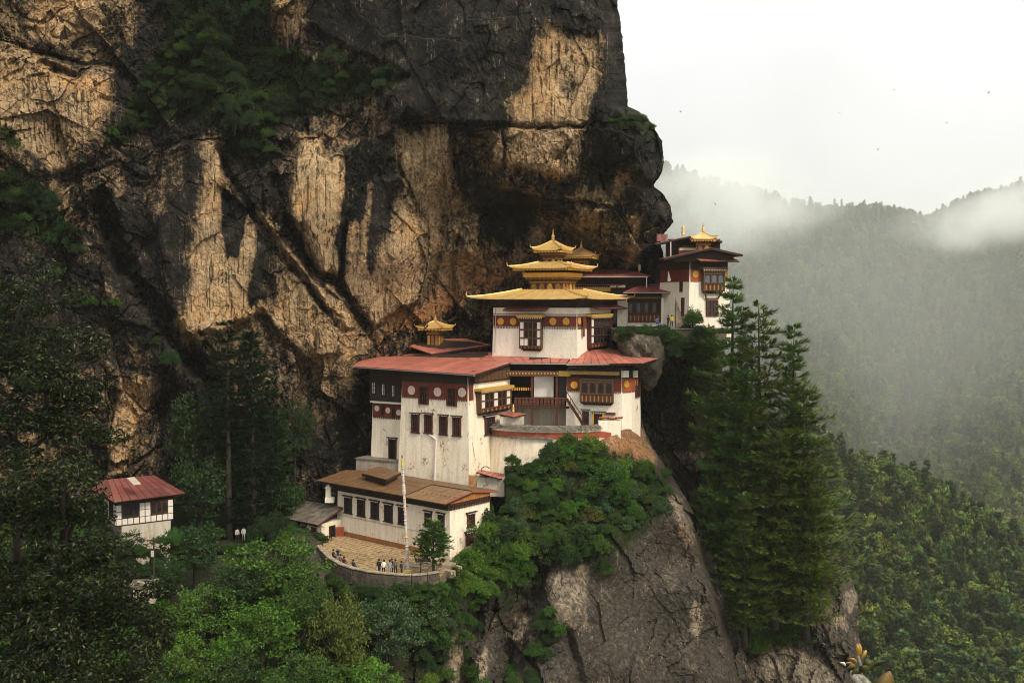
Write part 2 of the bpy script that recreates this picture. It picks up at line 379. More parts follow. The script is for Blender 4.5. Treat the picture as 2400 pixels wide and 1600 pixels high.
# ================================================================== THE TERRAIN
SURF = {}                                  # sampled depth of each sheet, so that plants can stand on it
def add_surface(name, V, nr, nc, px, py, mats, attrs, label_kind='structure', smooth_=False):
    me = np_mesh(name, V.reshape(-1, 3), grid_faces(nr, nc), mats, None, smooth_, attrs)
    o = put(name, me); tag(o, kind=label_kind)
    return o
def rock_relief(X, Z, Yb, amp=1.0, seed=0, big=7.0):
    """metres of relief towards the viewer from blocky fracture, ledges and grain"""
    wx = X + 1.0 * fbm(X / 6, Yb / 6, Z / 6, 4, seed + 1, .6); wz = Z + 1.0 * fbm(X / 6, Yb / 6, Z / 6, 4, seed + 2, .6)
    k = smooth(-.3, .4, fbm(X / 14, Yb / 14, Z / 14, 2, seed + 3)); k2 = smooth(-.25, .35, fbm(X / 8, Yb / 8, Z / 8, 2, seed + 4))
    def blocks(s, stretch, shear, off, tx, tz, cut, wd, sd):
        u = wx / s + shear * wz / s; v = wz / (s * stretch)
        f1, f2, cx, cz, h = worley(u, Yb / s * .3, v, sd)
        # each block its own plane and setback, with a narrow joint that comes and goes
        return off * h[0] + tx * h[1] * (u - cx) + tz * h[2] * (v - cz) - cut * (1 - smooth(0, wd, f2 - f1)) * smooth(-.15, .35, fbm(X / s / 1.2, Yb / s, Z / s / 1.2, 2, sd + 1))
    r = blocks(big, 1.7, .35, 1.5, 2.6, 2.0, .6, .05, seed)
    r2 = blocks(big / 3.0, 1.5, -.4, .75, 1.5, 1.1, .35, .06, seed + 9)
    r3 = blocks(big / 8, 1.5, .3, .26, .6, .5, .16, .10, seed + 19)
    r4 = blocks(big / 18, 1.6, -.2, .10, .26, .22, .06, .12, seed + 29)
    # slanting bedding ledges and vertical ribs
    q = (wz + .45 * wx) / 2.6; led = (q - np.floor(q)); led = -.35 * smooth(.75, 1.0, led) * smooth(0, .5, fbm(X / 6, Yb / 6, Z / 6, 2, seed + 41))
    rib = .45 * fbm(X / 1.2 + .25 * Z, Yb / 3, Z / 8, 4, seed + 11, .62)
    return amp * (r * (.5 + .5 * k) + r2 * (.35 + .65 * k2) + r3 * (.35 + .65 * k2) + r4 * (.4 + .6 * k) + led + rib * (.4 + .6 * k) + .3 * fbm(X / 9, Yb / 9, Z / 15, 4, seed + 6) + .22 * fbm(X / 1.1, Yb / 1.1, Z / 1.4, 4, seed + 7, .68))

# ---- main cliff ---------------------------------------------------
EDGE = np.array([(-500, 1395), (0, 1447), (100, 1460), (180, 1468), (250, 1473), (262, 1500), (290, 1527), (330, 1552), (380, 1557), (410, 1550),
                 (437, 1533), (452, 1552), (480, 1572), (520, 1578), (545, 1560), (570, 1548), (620, 1560), (700, 1590), (770, 1620), (900, 1640), (1100, 1670), (1300, 1690), (1600, 1700)], float)
rows = np.concatenate([np.arange(-420, -20, 20), np.arange(-20, 1290, 2.6), np.arange(1300, 1620, 20)])
U = np.concatenate([np.arange(-900, -20, 30), np.arange(-20, 1591, 2.6)])
nW = 26
uu, pp = np.meshgrid(U, rows)
edge = np.interp(rows, EDGE[:, 0], EDGE[:, 1])[:, None] + 8 * fbm(rows[:, None] / 34, rows[:, None] * 0, rows[:, None] * 0 + 3, 5, 77, .62)
PX = np.where(uu > 0, uu * edge / 1590.0, uu); PY = pp
CTRL = [(-900, 200, 70), (-900, 900, 70), (-600, 0, 92), (-600, 600, 90), (-600, 1200, 88), (-250, 200, 122), (-250, 800, 118), (-250, 1300, 112),  # out-of-view left end swings toward the camera, shaped to shade the left side
        (0, -300, 142), (0, 100, 140), (0, 400, 137), (0, 700, 134), (0, 1000, 130), (200, 300, 141), (200, 700, 140), (200, 1000, 138), (200, 1250, 133),
        (400, 0, 147), (400, 180, 148), (380, 330, 145), (330, 600, 143), (330, 1000, 144), (600, -200, 152), (600, 150, 150), (600, 320, 146), (600, 600, 144.5), (560, 900, 143), (560, 1250, 143),
        (820, 60, 146), (820, 250, 147), (750, 450, 143.5), (780, 800, 145), (760, 1100, 144), (900, 60, 143), (950, 250, 141), (940, 330, 143), (930, 560, 145), (900, 760, 149), (960, 1000, 152),
        (1100, -200, 143), (1100, 100, 139.5), (1100, 280, 138.5), (1080, 330, 140.5), (1080, 560, 149), (1100, 660, 156), (1120, 800, 158),
        (1300, -200, 143), (1300, 100, 140.5), (1300, 280, 140), (1300, 330, 140), (1280, 400, 140.5), (1300, 450, 144.5), (1260, 540, 154), (1300, 620, 164), (1300, 760, 167), (1400, 700, 168), (1480, 690, 166),
        (1430, 100, 142), (1450, 300, 140.5), (1500, 330, 141.5), (1500, 420, 143), (1420, 480, 146), (1450, 560, 152), (1430, 640, 162), (1520, 480, 148), (1540, 560, 152), (1560, 700, 160), (1500, 900, 166), (1400, 1000, 168)]
D = idw(PX, PY, CTRL, 3.2)
w1 = 12 * fbm(PX / 40, PY / 60, PX * 0, 5, 31, .65); w2 = 12 * fbm(PX / 45, PY / 45, PX * 0 + 9, 5, 32, .65)
QX = PX + w1; QY = PY + w2
# slabs that stand proud (-) or lie back (+): outline, metres, softness of the edge, slope of the top
SLABS = [([(698, 316), (757, 325), (761, 362), (808, 366), (810, 449), (798, 565), (792, 648), (752, 636), (715, 565), (686, 507), (680, 457), (690, 374)], -2.2, 6),
         ([(475, 325), (520, 325), (524, 445), (524, 540), (574, 505), (607, 536), (628, 585), (632, 615), (628, 710), (624, 727), (566, 752), (504, 785), (425, 785), (408, 748), (380, 640), (350, 480), (380, 350)], -1.8, 10),
         ([(599, 499), (632, 507), (707, 623), (810, 698), (831, 768), (798, 772), (732, 677), (686, 627), (632, 548)], -1.6, 6),
         ([(640, 640), (690, 640), (715, 670), (757, 739), (798, 777), (802, 826), (707, 839), (649, 777), (620, 739), (645, 689)], -2.2, 7),
         ([(815, 515), (852, 437), (881, 416), (943, 416), (960, 461), (997, 532), (1003, 650), (985, 700), (877, 764), (798, 665)], -1.8, 8),
         ([(917, 300), (1030, 298), (1038, 407), (1046, 522), (1040, 600), (1012, 690), (1000, 560), (957, 445), (930, 380)], .9, 6),
         ([(1175, 300), (1358, 300), (1353, 413), (1290, 410), (1244, 399), (1187, 393), (1140, 380), (1150, 320)], -1.1, 7),
         ([(1060, 300), (1165, 300), (1140, 400), (1090, 440), (1050, 420)], 2.2, 10),
         ([(700, -300), (1470, -300), (1475, 262), (1360, 292), (1150, 290), (925, 280), (900, 220), (960, 180), (860, 130), (700, 60)], -1.6, 10),
         ([(1290, 60), (1400, 85), (1402, 190), (1370, 250), (1362, 288), (1205, 288), (1240, 200), (1262, 100)], .8, 9),
         ([(1400, 285), (1500, 262), (1552, 330), (1557, 390), (1530, 440), (1475, 400), (1400, 350)], -2.2, 16),
         ([(1180, 470), (1270, 480), (1340, 500), (1320, 560), (1230, 580), (1120, 540), (1110, 480)], 3.0, 20),
         ([(40, 130), (265, 170), (265, 330), (180, 400), (90, 420), (-40, 330), (-60, 120)], -1.4, 8),
         ([(255, 860), (350, 890), (360, 930), (320, 1010), (300, 1110), (250, 1120), (250, 980)], -2.0, 8),
         ([(1460, 500), (1500, 511), (1500, 585), (1474, 640), (1458, 620), (1478, 565)], -1.2, 6),
         ([(1348, 486), (1411, 489), (1393, 530), (1359, 521)], -1.3, 5)]
for pts, amt, soft in SLABS:
    D = D + amt * smooth(-soft, soft, sdf_poly(QX, QY, pts))
# clefts and joints: line, half width, depth
CLEFTS = [([(235, 470), (258, 560), (312, 670), (395, 765), (450, 840), (500, 905), (520, 960)], 34, 9.0), ([(420, 800), (480, 870), (510, 960), (500, 1060)], 22, 4),
          ([(518, 350), (530, 400), (582, 482), (624, 536), (686, 627), (732, 681), (798, 772)], 13, 4.5), ([(640, 416), (669, 499), (698, 557), (732, 636), (794, 665), (856, 764)], 15, 5.0),
          ([(624, 747), (649, 785), (707, 839), (740, 860)], 10, 3), ([(920, 283), (1080, 290), (1160, 297), (1250, 300), (1362, 297)], 5, 2.4),
          ([(925, 350), (957, 445), (983, 522), (1003, 580), (1003, 651), (1018, 700)], 6, 1.8), ([(1040, 393), (1046, 522)], 5, 1.6), ([(805, 600), (798, 660)], 7, 1.6),
          ([(1175, 300), (1187, 393)], 6, 2), ([(0, 92), (100, 125), (200, 150), (260, 150)], 7, 3), ([(100, 150), (180, 180)], 12, 3), ([(1175, 445), (1273, 465), (1359, 476), (1474, 488)], 7, 2.0),
          ([(240, 230), (330, 250), (350, 330)], 12, 3), ([(130, 260), (140, 420)], 4, 1.2), ([(1070, 700), (1060, 620), (1075, 560)], 10, 2.2), ([(380, 900), (372, 1010), (390, 1120)], 16, 3),
          ([(160, 420), (280, 380), (330, 420)], 9, 2), ([(1060, 330), (1075, 420), (1090, 470)], 8, 2.2), ([(710, 640), (760, 720), (800, 745)], 5, 1.4), ([(560, 752), (600, 700), (650, 690)], 4, 1)]
for k_, (pts, hw, dep) in enumerate(CLEFTS):
    vary = .55 + .9 * fbm(PX / 50, PY / 50, PX * 0 + k_, 3, 55)
    D = D + dep * np.clip(vary, .1, 1.4) * (1 - np.clip(d_line(QX, QY, pts) / (hw * (1 + .5 * fbm(PX / 22, PY / 30, PX * 0 + 3 * k_, 3, 56))), 0, 1)) ** .8
# bright vein: a rib
D = D - 1.0 * (1 - smooth(2, 9, d_line(QX, QY, [(1109, 465), (1121, 511), (1135, 557), (1150, 631)])))
V0 = Pn(PX, PY, D)
calm = np.zeros(PX.shape)                  # smooth sheets of rock keep less fracture
for pts, k in ((SLABS[0][0], .88), (SLABS[1][0], .72), (SLABS[4][0], .8), (SLABS[2][0], .5), (SLABS[3][0], .4), (SLABS[12][0], .35), (SLABS[8][0], .62), (SLABS[9][0], .7), (SLABS[5][0], .7), (SLABS[10][0], .3)):
    calm = np.maximum(calm, k * smooth(0, 20, sdf_poly(QX, QY, pts)))
rel = rock_relief(V0[..., 0], V0[..., 2], D, 1.25, 3, 7.5)
D2 = D - rel * (1 - calm) * smooth(-900, -100, PX)
D2 = D2 + 9.0 * smooth(1590 - 75, 1590, uu) ** 2 * (.6 + .4 * fbm(PY / 60, PY * 0, PX * 0, 2, 5))
V = Pn(PX, PY, D2)
# the far side: the rock turns the corner and runs back into the mountain
t = np.linspace(0, 1, nW + 1)[1:][None, :]
eP = PX[:, -1:]; eD = D2[:, -1:]
wD = eD + 110 * t ** 1.6; wPX = eP * np.ones_like(t) - 90 * t ** 1.2
VW = Pn(wPX, PY[:, :1] * np.ones_like(t), wD)
rel2 = rock_relief(VW[..., 1], VW[..., 2], VW[..., 0], 1.0, 13, 7.5); VW[..., 0] += (rel2 - 1.5) * np.minimum(1, t * 3)
V = np.concatenate([V, VW], 1); nr, nc = V.shape[:2]
# rock colour masks: fresh tan faces, moss, rust, and shade painted into the cleft
def mask(polys, soft=36, finger=.6):
    m = np.zeros(PX.shape); gx = PX + w1 + 10 * fbm(PX / 9, PY / 120, PX * 0, 3, 34) * finger; gy = PY + w2 + 55 * finger * fbm(PX / 9, PY / 260, PX * 0 + 4, 4, 35, .6)
    for p, k in polys: m = np.maximum(m, k * smooth(-soft, soft, sdf_poly(gx, gy, p)))
    return m
TAN = [(SLABS[0][0], 1.0), ([(475, 325), (520, 325), (524, 445), (520, 530), (530, 600), (555, 600), (574, 507), (603, 540), (586, 714), (628, 712), (624, 735), (566, 752), (504, 800), (430, 800), (408, 755), (445, 706), (450, 640), (441, 602), (462, 540), (483, 437)], .95),
       (SLABS[2][0], .9), (SLABS[3][0], .72), ([(806, 660), (812, 515), (838, 515), (841, 600), (855, 440), (875, 425), (870, 640), (900, 560), (925, 520), (939, 466), (960, 461), (997, 532), (1003, 650), (985, 700), (877, 764)], .82),
       ([(910, 300), (1030, 298), (1075, 320), (1070, 420), (1046, 522), (1040, 600), (1012, 690), (1000, 560), (957, 445), (930, 380)], .62),
       ([(1195, 300), (1358, 300), (1353, 413), (1290, 410), (1244, 399), (1187, 393)], .95), ([(1150, 310), (1190, 300), (1180, 390), (1150, 385)], .7),
       ([(1290, 60), (1330, 95), (1400, 85), (1402, 190), (1370, 250), (1362, 288), (1205, 288), (1190, 240), (1240, 200), (1262, 100)], .92),
       ([(-100, 95), (60, 100), (130, 145), (185, 175), (262, 165), (265, 260), (200, 340), (140, 410), (60, 350), (-100, 300)], .78),
       ([(60, -60), (235, -60), (255, 95), (130, 110), (60, 80)], .72), ([(270, -60), (330, -60), (320, 110), (280, 90)], .5), ([(650, -60), (715, -60), (712, 85), (665, 95), (638, 62)], .8),
       ([(280, 885), (352, 895), (357, 940), (316, 1020), (296, 1110), (255, 1110), (252, 1000), (275, 950)], .95), ([(100, 400), (180, 440), (200, 540), (130, 520)], .5), ([(175, 880), (225, 930), (215, 1020), (170, 1000)], .55),
       ([(1348, 486), (1411, 489), (1393, 530), (1359, 521)], .95), ([(1425, 453), (1451, 407), (1470, 410), (1451, 455)], .95), ([(1460, 505), (1500, 511), (1500, 585), (1474, 640), (1458, 620), (1478, 565)], .85),
       ([(1244, 571), (1250, 539), (1276, 539), (1273, 571)], 1.0), ([(1350, 430), (1440, 440), (1470, 480), (1400, 485), (1330, 470)], .55),
       ([(1020, 600), (1110, 560), (1187, 610), (1215, 660), (1089, 694), (1043, 737), (929, 790), (880, 790), (900, 740), (1000, 700)], .62), ([(640, 690), (850, 760), (900, 800), (860, 840), (780, 880), (700, 860), (640, 790)], .62),
       ([(740, 860), (850, 830), (850, 900), (760, 1000), (720, 960)], .45), ([(330, 340), (440, 340), (430, 480), (340, 520)], .28), ([(600, 900), (720, 870), (740, 1000), (640, 1050)], .35), ([(1230, 470), (1450, 520), (1440, 640), (1300, 600)], .40),
       ([(1040, 400), (1110, 470), (1160, 640), (1060, 660), (1020, 560)], .42)]
BLACK = [([(524, 449), (574, 499), (557, 594), (533, 594), (522, 532)], 1), ([(607, 548), (628, 582), (600, 714), (586, 714)], 1), ([(812, 345), (906, 341), (940, 416), (860, 424), (848, 515), (836, 512), (815, 515), (797, 650), (793, 560), (811, 449)], 1.0),
         ([(880, 425), (896, 425), (870, 640), (860, 600)], .6), ([(905, 420), (925, 420), (905, 540), (895, 540)], .5), ([(1310, 200), (1345, 170), (1362, 200), (1330, 240)], .6)]
DARKZ = [([(700, -200), (1460, -200), (1490, 262), (1362, 292), (1150, 292), (930, 282), (900, 215), (960, 180), (820, 120), (700, 60)], 1.0), ([(1360, 290), (1470, 255), (1575, 300), (1575, 520), (1500, 500), (1480, 460), (1380, 400)], 1.0),
         ([(1090, 420), (1180, 440), (1300, 480), (1340, 520), (1280, 560), (1180, 590), (1120, 540)], .8), ([(1180, 400), (1480, 440), (1480, 500), (1300, 480)], .45), ([(350, -60), (640, -60), (660, 100), (700, 300), (640, 400), (560, 420), (500, 330), (300, 340), (240, 240)], .85),
         ([(300, 350), (440, 330), (450, 460), (440, 560), (440, 700), (400, 740), (330, 640), (290, 520)], .75), ([(225, 460), (300, 470), (420, 760), (510, 880), (520, 1000), (400, 940), (280, 700)], 1.0), ([(-60, 560), (120, 560), (240, 640), (240, 860), (60, 900), (-60, 900)], .7),  # the long cleft polygon paints its deep shade into the rock colour
         ([(390, 860), (520, 880), (560, 1000), (540, 1300), (380, 1300), (360, 1000)], .9), ([(680, 920), (880, 860), (900, 1150), (700, 1150)], .55), ([(520, 340), (600, 390), (680, 420), (690, 560), (790, 660), (740, 640), (640, 520), (560, 480)], .7), ([(250, 160), (360, 140), (360, 330), (270, 340)], .7), ([(1560, 520), (1700, 560), (1700, 1200), (1480, 1200), (1480, 640)], 1.0), ([(880, 860), (1400, 800), (1400, 1200), (880, 1200)], .8)]
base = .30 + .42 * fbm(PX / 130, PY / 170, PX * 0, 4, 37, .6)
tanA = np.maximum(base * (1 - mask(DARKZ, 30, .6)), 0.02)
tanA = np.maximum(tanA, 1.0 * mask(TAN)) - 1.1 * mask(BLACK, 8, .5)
rust = mask([([(880, 800), (930, 740), (1020, 690), (1187, 615), (1220, 665), (1100, 700), (1043, 745), (960, 800), (880, 850)], 1.0)], 25)
VEG = {'upper ledge': [(365, 95), (500, 70), (640, 95), (800, 150), (960, 172), (955, 192), (850, 235), (735, 262), (640, 300), (520, 300), (430, 265), (270, 345), (240, 315), (335, 220)],
       'top gully': [(365, -60), (630, -60), (635, 75), (510, 110), (385, 100)], 'left ledge': [(-60, 390), (60, 440), (140, 480), (200, 590), (110, 575), (-60, 520)],
       'hanging slope': [(500, 250), (625, 280), (640, 390), (600, 400), (540, 350)], 'left foot': [(-20, 280), (40, 300), (60, 350), (0, 350)]}
moss = mask([(p, .75) for p in VEG.values()] + [([(1380, 290), (1473, 262), (1530, 285), (1552, 330), (1550, 350), (1500, 310), (1440, 305)], .62), ([(1535, 450), (1560, 455), (1575, 480), (1545, 475)], .7)], 18)
ext = lambda a: np.concatenate([a, np.repeat(a[:, -1:] * .0, nW, 1)], 1)
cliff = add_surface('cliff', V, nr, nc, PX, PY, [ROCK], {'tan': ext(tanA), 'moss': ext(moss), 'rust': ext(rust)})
def sampler(PXg, PYg, Dg):
    """depth of a sheet seen at a spot of the photograph (nearest grid point)"""
    colx = PXg; rowy = PYg[:, 0]
    def f(x, y):
        r = int(np.clip(np.searchsorted(rowy, y), 0, len(rowy) - 1)); c = int(np.argmin(np.abs(colx[r] - x)))
        return float(Dg[r, c])
    return f
SURF['cliff'] = sampler(PX, PY, D2)

# ---- promontory under the monastery -------------------------------
E2 = np.array([(980, 1498), (1050, 1530), (1130, 1585), (1200, 1627), (1300, 1668), (1400, 1706), (1500, 1737), (1600, 1767), (1800, 1815)], float)
rows = np.concatenate([np.linspace(0, .72, 215), np.linspace(.73, 1, 16)])
U = np.concatenate([np.arange(690, 1591, 3.0)])
uu, TT = np.meshgrid(U, rows)
TOP = np.interp(uu, [690, 745, 770, 830, 900, 1000, 1040, 1090, 1130, 1165, 1195, 1260, 1330, 1420, 1500, 1540, 1590], [1330, 1332, 1345, 1372, 1380, 1378, 1360, 1325, 1290, 1200, 1104, 1096, 1088, 1050, 1022, 1008, 1000]) + 4 * fbm(uu / 30, uu * 0, uu * 0, 3, 44)
PY = TOP + (1900 - TOP) * TT
edge = np.interp(PY, E2[:, 0], E2[:, 1]) + 4 * fbm(PY / 28, PY * 0, PY * 0 + 3, 4, 78)
PX = 690 + (uu - 690) * (edge - 690) / 900.0
CT2 = [(700, 1250, 132), (700, 1350, 110), (700, 1500, 101), (700, 1700, 92), (860, 1300, 124), (860, 1370, 109.5), (860, 1480, 104), (860, 1650, 97), (1000, 1000, 131), (1000, 1250, 127), (1010, 1330, 114), (1000, 1375, 109), (1000, 1480, 107), (1000, 1650, 104),
       (1120, 1000, 133), (1130, 1080, 131), (1150, 1200, 126), (1120, 1290, 119), (1130, 1400, 114), (1130, 1600, 110), (1200, 1500, 116), (1240, 1420, 119), (1200, 1320, 119),
       (1250, 1000, 132), (1260, 1090, 128.5), (1260, 1200, 124), (1280, 1300, 120), (1300, 1450, 116), (1300, 1650, 112), (1420, 1000, 134), (1420, 1060, 131), (1420, 1150, 126), (1420, 1300, 120), (1420, 1600, 114),
       (1500, 1010, 137.5), (1520, 1120, 131), (1560, 1250, 124), (1600, 1400, 119.5), (1650, 1600, 117), (1620, 1300, 125), (1700, 1500, 122), (1740, 1650, 121), (1500, 1750, 112)]
D = idw(PX, PY, CT2, 3.4)
w1 = 8 * fbm(PX / 40, PY / 40, PX * 0, 4, 41, .6); w2 = 8 * fbm(PX / 40, PY / 40, PX * 0 + 9, 4, 42, .6); QX = PX + w1; QY = PY + w2
for pts, hw, dep in [([(1265, 1330), (1240, 1400), (1200, 1480), (1180, 1600)], 44, 4), ([(1120, 1420), (1110, 1500), (1090, 1620)], 24, 3), ([(1000, 1450), (1030, 1600)], 20, 2), ([(1330, 1480), (1350, 1560), (1370, 1640)], 16, 1.6)]:
    D = D + dep * (1 - np.clip(d_line(QX, QY, pts) / hw, 0, 1)) * np.clip(.8 + fbm(PX / 40, PY / 40, PX * 0, 3, 57), .2, 1.3)
# the narrow dark facet along the right edge
D = D + 3.2 * smooth(0, 26, sdf_poly(QX, QY, [(1600, 1190), (1635, 1200), (1830, 1800), (1740, 1800), (1690, 1500)]))
V0 = Pn(PX, PY, D)
rel = rock_relief(V0[..., 0], V0[..., 2], D, .62, 23, 5.0)
calm2 = .5 * smooth(0, 40, sdf_poly(QX, QY, [(1270, 1300), (1500, 1180), (1600, 1250), (1740, 1700), (1290, 1700)]))
D2 = D - rel * (1 - calm2) * smooth(0, .15, TT) + 6 * smooth(1590 - 50, 1590, uu) ** 2
V = Pn(PX, PY, D2)
t = np.linspace(0, 1, 15)[1:][None, :]
VW = Pn(PX[:, -1:] - 40 * t ** 1.3, PY[:, -1:] * np.ones_like(t), D2[:, -1:] + 34 * t ** 1.5)
V = np.concatenate([V, VW], 1); nr, nc = V.shape[:2]; nW = 14
tan2 = .15 + .50 * fbm(PX / 60, PY / 110, PX * 0, 5, 47, .65) + mask([([(1410, 1020), (1500, 1000), (1535, 1060), (1530, 1130), (1480, 1110), (1430, 1090)], .95), ([(1620, 1420), (1640, 1410), (1645, 1460), (1630, 1500), (1620, 1480)], 1.0), ([(1090, 1580), (1140, 1520), (1145, 1570), (1110, 1660), (1090, 1660)], .9),
                   ([(1205, 1450), (1235, 1440), (1225, 1530), (1200, 1570)], .6), ([(1030, 1430), (1060, 1440), (1100, 1600), (1070, 1640)], .5), ([(1280, 1340), (1380, 1320), (1380, 1480), (1300, 1480)], .42), ([(1560, 1150), (1600, 1170), (1650, 1290), (1600, 1270)], .45)], 10)
rust2 = mask([([(1390, 1010), (1500, 1000), (1540, 1080), (1470, 1130)], .75), ([(1560, 1200), (1600, 1240), (1700, 1390), (1650, 1330)], .8)], 14)
moss2 = .1 + mask([([(1140, 1060), (1480, 1050), (1580, 1120), (1560, 1220), (1420, 1330), (1280, 1330), (1140, 1330)], .55), ([(760, 1360), (1060, 1350), (1260, 1330), (1280, 1400), (1130, 1460), (1000, 1640), (700, 1640)], .45)], 25)
tb = np.linspace(1, 0, 9)[:-1][:, None]; row0 = V[:1]
VT = np.repeat(row0, 8, 0).copy(); VT[..., 1] += 26 * tb; VT[..., 2] += .6 * tb; VT[..., 0] += row0[..., 0] / row0[..., 1] * 26 * tb
V = np.concatenate([VT, V], 0); nr = V.shape[0]
ext2 = lambda a: np.concatenate([np.repeat(ext(a)[:1], 8, 0), ext(a)], 0)
promontory = add_surface('promontory', V, nr, nc, PX, PY, [ROCK2], {'tan': ext2(tan2), 'moss': ext2(moss2), 'rust': ext2(rust2)})
def scan(PXg, PYg, Dg):
    def f(x, y): return float(Dg.ravel()[np.argmin((PXg - x) ** 2 + (PYg - y) ** 2)])
    return f
SURF['promontory'] = scan(PX, PY, D2)

# ---- gully wall and rock outcrop on the right ---------------------
E3 = np.array([(770, 1655), (850, 1690), (1000, 1720), (1130, 1760), (1215, 1850), (1228, 1905), (1260, 1938), (1330, 1985), (1400, 2012), (1470, 2008), (1520, 2022), (1600, 2028), (1800, 2060)], float)
rows = np.concatenate([np.arange(770, 1640, 4.0), np.arange(1650, 1900, 20)]); U = np.arange(1420, 1999, 4.0)
uu, PY = np.meshgrid(U, rows)
edge = np.interp(rows, E3[:, 0], E3[:, 1])[:, None] + 4 * fbm(rows[:, None] / 25, rows[:, None] * 0, rows[:, None] * 0 + 3, 4, 79)
PX = 1420 + (uu - 1420) * (edge - 1420) / 576.0
CT3 = [(1430, 780, 160), (1550, 790, 144), (1640, 790, 144.5), (1600, 850, 151), (1500, 900, 160), (1580, 1000, 156), (1680, 950, 147), (1600, 1150, 150), (1720, 1150, 145), (1650, 1300, 142), (1800, 1300, 138), (1900, 1240, 136), (1750, 1450, 134), (1950, 1350, 134), (1800, 1600, 128), (2000, 1500, 131), (1900, 1650, 126), (2030, 1650, 130), (1600, 1650, 135), (1840, 1220, 139)]
D = idw(PX, PY, CT3, 3.2); V0 = Pn(PX, PY, D)
D2 = D - rock_relief(V0[..., 0], V0[..., 2], D, .9, 33, 5.5) + 7 * smooth(1999 - 60, 1996, uu) ** 2
V = Pn(PX, PY, D2); t = np.linspace(0, 1, 15)[1:][None, :]
VW = Pn(PX[:, -1:] - 60 * t ** 1.3, PY[:, :1] * np.ones_like(t), D2[:, -1:] + 60 * t ** 1.5)
V = np.concatenate([V, VW], 1); nr, nc = V.shape[:2]
w1 = 8 * fbm(PX / 40, PY / 40, PX * 0, 4, 51, .6); w2 = 0 * w1; QX = PX; QY = PY
tan3 = .25 + .40 * fbm(PX / 60, PY / 110, PX * 0, 5, 48, .65) + mask([([(1625, 940), (1655, 930), (1655, 1090), (1630, 1110)], .6), ([(1985, 1390), (2005, 1385), (1998, 1430), (1985, 1430)], .95), ([(1955, 1450), (1985, 1450), (1985, 1478), (1960, 1470)], .95), ([(1720, 1100), (1745, 1090), (1745, 1180), (1725, 1180)], .5), ([(1780, 1520), (1900, 1500), (1960, 1600), (1800, 1650)], .35)], 8)
moss3 = .15 + mask([([(1700, 1100), (1800, 1150), (1900, 1480), (1740, 1500)], .5)], 25)
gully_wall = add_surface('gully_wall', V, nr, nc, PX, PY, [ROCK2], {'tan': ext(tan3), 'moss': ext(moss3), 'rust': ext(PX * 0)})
SURF['gully'] = sampler(PX, PY, D2)

# ---- wooded slope below the cliff on the left ---------------------
SOIL = simple('slope_soil', (.016, .024, .008), (.022, .018, .010), .5, .95, .8, 3)
rows = np.arange(1170, 1960, 9.0); U = np.arange(-700, 750, 9.0)
PX, PY = np.meshgrid(U, rows)
CT4 = [(-700, 1200, 95), (-700, 1600, 60), (-200, 1200, 124), (-200, 1400, 100), (-200, 1700, 70), (200, 1200, 132), (200, 1320, 115), (200, 1450, 103), (200, 1600, 92), (500, 1200, 142), (500, 1260, 131), (500, 1340, 116), (500, 1450, 104), (500, 1600, 94), (750, 1200, 140), (750, 1285, 128), (750, 1350, 112), (750, 1500, 101), (750, 1650, 93),
       (1000, 1300, 128), (1000, 1380, 112), (1000, 1500, 109), (1000, 1700, 104), (1100, 1400, 116), (300, 1800, 76), (800, 1900, 80)]
D = idw(PX, PY, CT4, 3.0); V = Pn(PX, PY, D); V[..., 2] += .9 * fbm(V[..., 0] / 5, V[..., 1] / 5, V[..., 0] * 0, 4, 61)
hillside = add_surface('hillside', V, *PX.shape, PX, PY, [SOIL], {})
SURF['hill'] = sampler(PX, PY, D)

# ---- the far side of the valley -----------------------------------
FOREST = simple('forest_floor', (.040, .060, .018), (.018, .030, .010), .03, .95, .6, .25)
RID = np.array([(1500, 800), (1700, 920), (1850, 1010), (1930, 1055), (2050, 1098), (2150, 1130), (2250, 1190), (2400, 1290), (2600, 1400), (2900, 1500), (3400, 1650)], float)
def ridge_pt(px, t):
    """t 0 (crest) .. 1 (foot, near), below 0 the far side"""
    rp = np.interp(px, RID[:, 0], RID[:, 1]); Dr = np.interp(px, [1500, 1900, 2400, 3400], [560, 520, 470, 420])
    tt = np.clip(t, 0, None)
    py = rp + 26 + (1760 - rp) * tt; Dd = Dr + (330 - Dr) * tt ** .85
    v = Pn(px, py, Dd)
    b = np.clip(-t, 0, None); v[..., 1] += b * 500; v[..., 2] -= b ** 1.3 * 420
    v[..., 2] += 4 * fbm(v[..., 0] / 40, v[..., 1] / 40, v[..., 0] * 0, 3, 71)
    return v
PX, T = np.meshgrid(np.arange(1500, 3400, 14.0), np.concatenate([np.linspace(-.6, 0, 16), np.linspace(0.02, 1.25, 46)]))
near_ridge = add_surface('wooded_ridge', ridge_pt(PX, T), *PX.shape, PX, T, [FOREST], {})
MT = np.array([(900, 250), (1300, 330), (1560, 385), (1700, 430), (1850, 470), (1930, 490), (2060, 490), (2180, 515), (2240, 480), (2300, 452), (2360, 445), (2500, 400), (2900, 330), (3600, 380)], float)
def mount_pt(px, t):
    rp = np.interp(px, MT[:, 0], MT[:, 1])
    tt = np.clip(t, 0, None)
    Dr = np.interp(px, [900, 1500, 1950, 2180, 2320, 2600, 3600], [2100, 2050, 1850, 1950, 2100, 2000, 1500])
    py = rp + 14 + (1330 - rp) * tt; Dd = Dr + (850 - Dr) * tt ** .9
    # side spurs running down towards the valley
    Dd = Dd * (1 + .075 * np.sin(px / 85 + 3.0 * tt + 1.5 * vnoise(px / 200, tt * 3, px * 0, 5)) * np.clip(tt * 3, 0, 1) +   .05 * fbm(px / 120, tt * 5, px * 0, 4, 91))
    v = Pn(px, py, Dd); b = np.clip(-t, 0, None); v[..., 1] += b * 1500; v[..., 2] -= b * 900
    return v
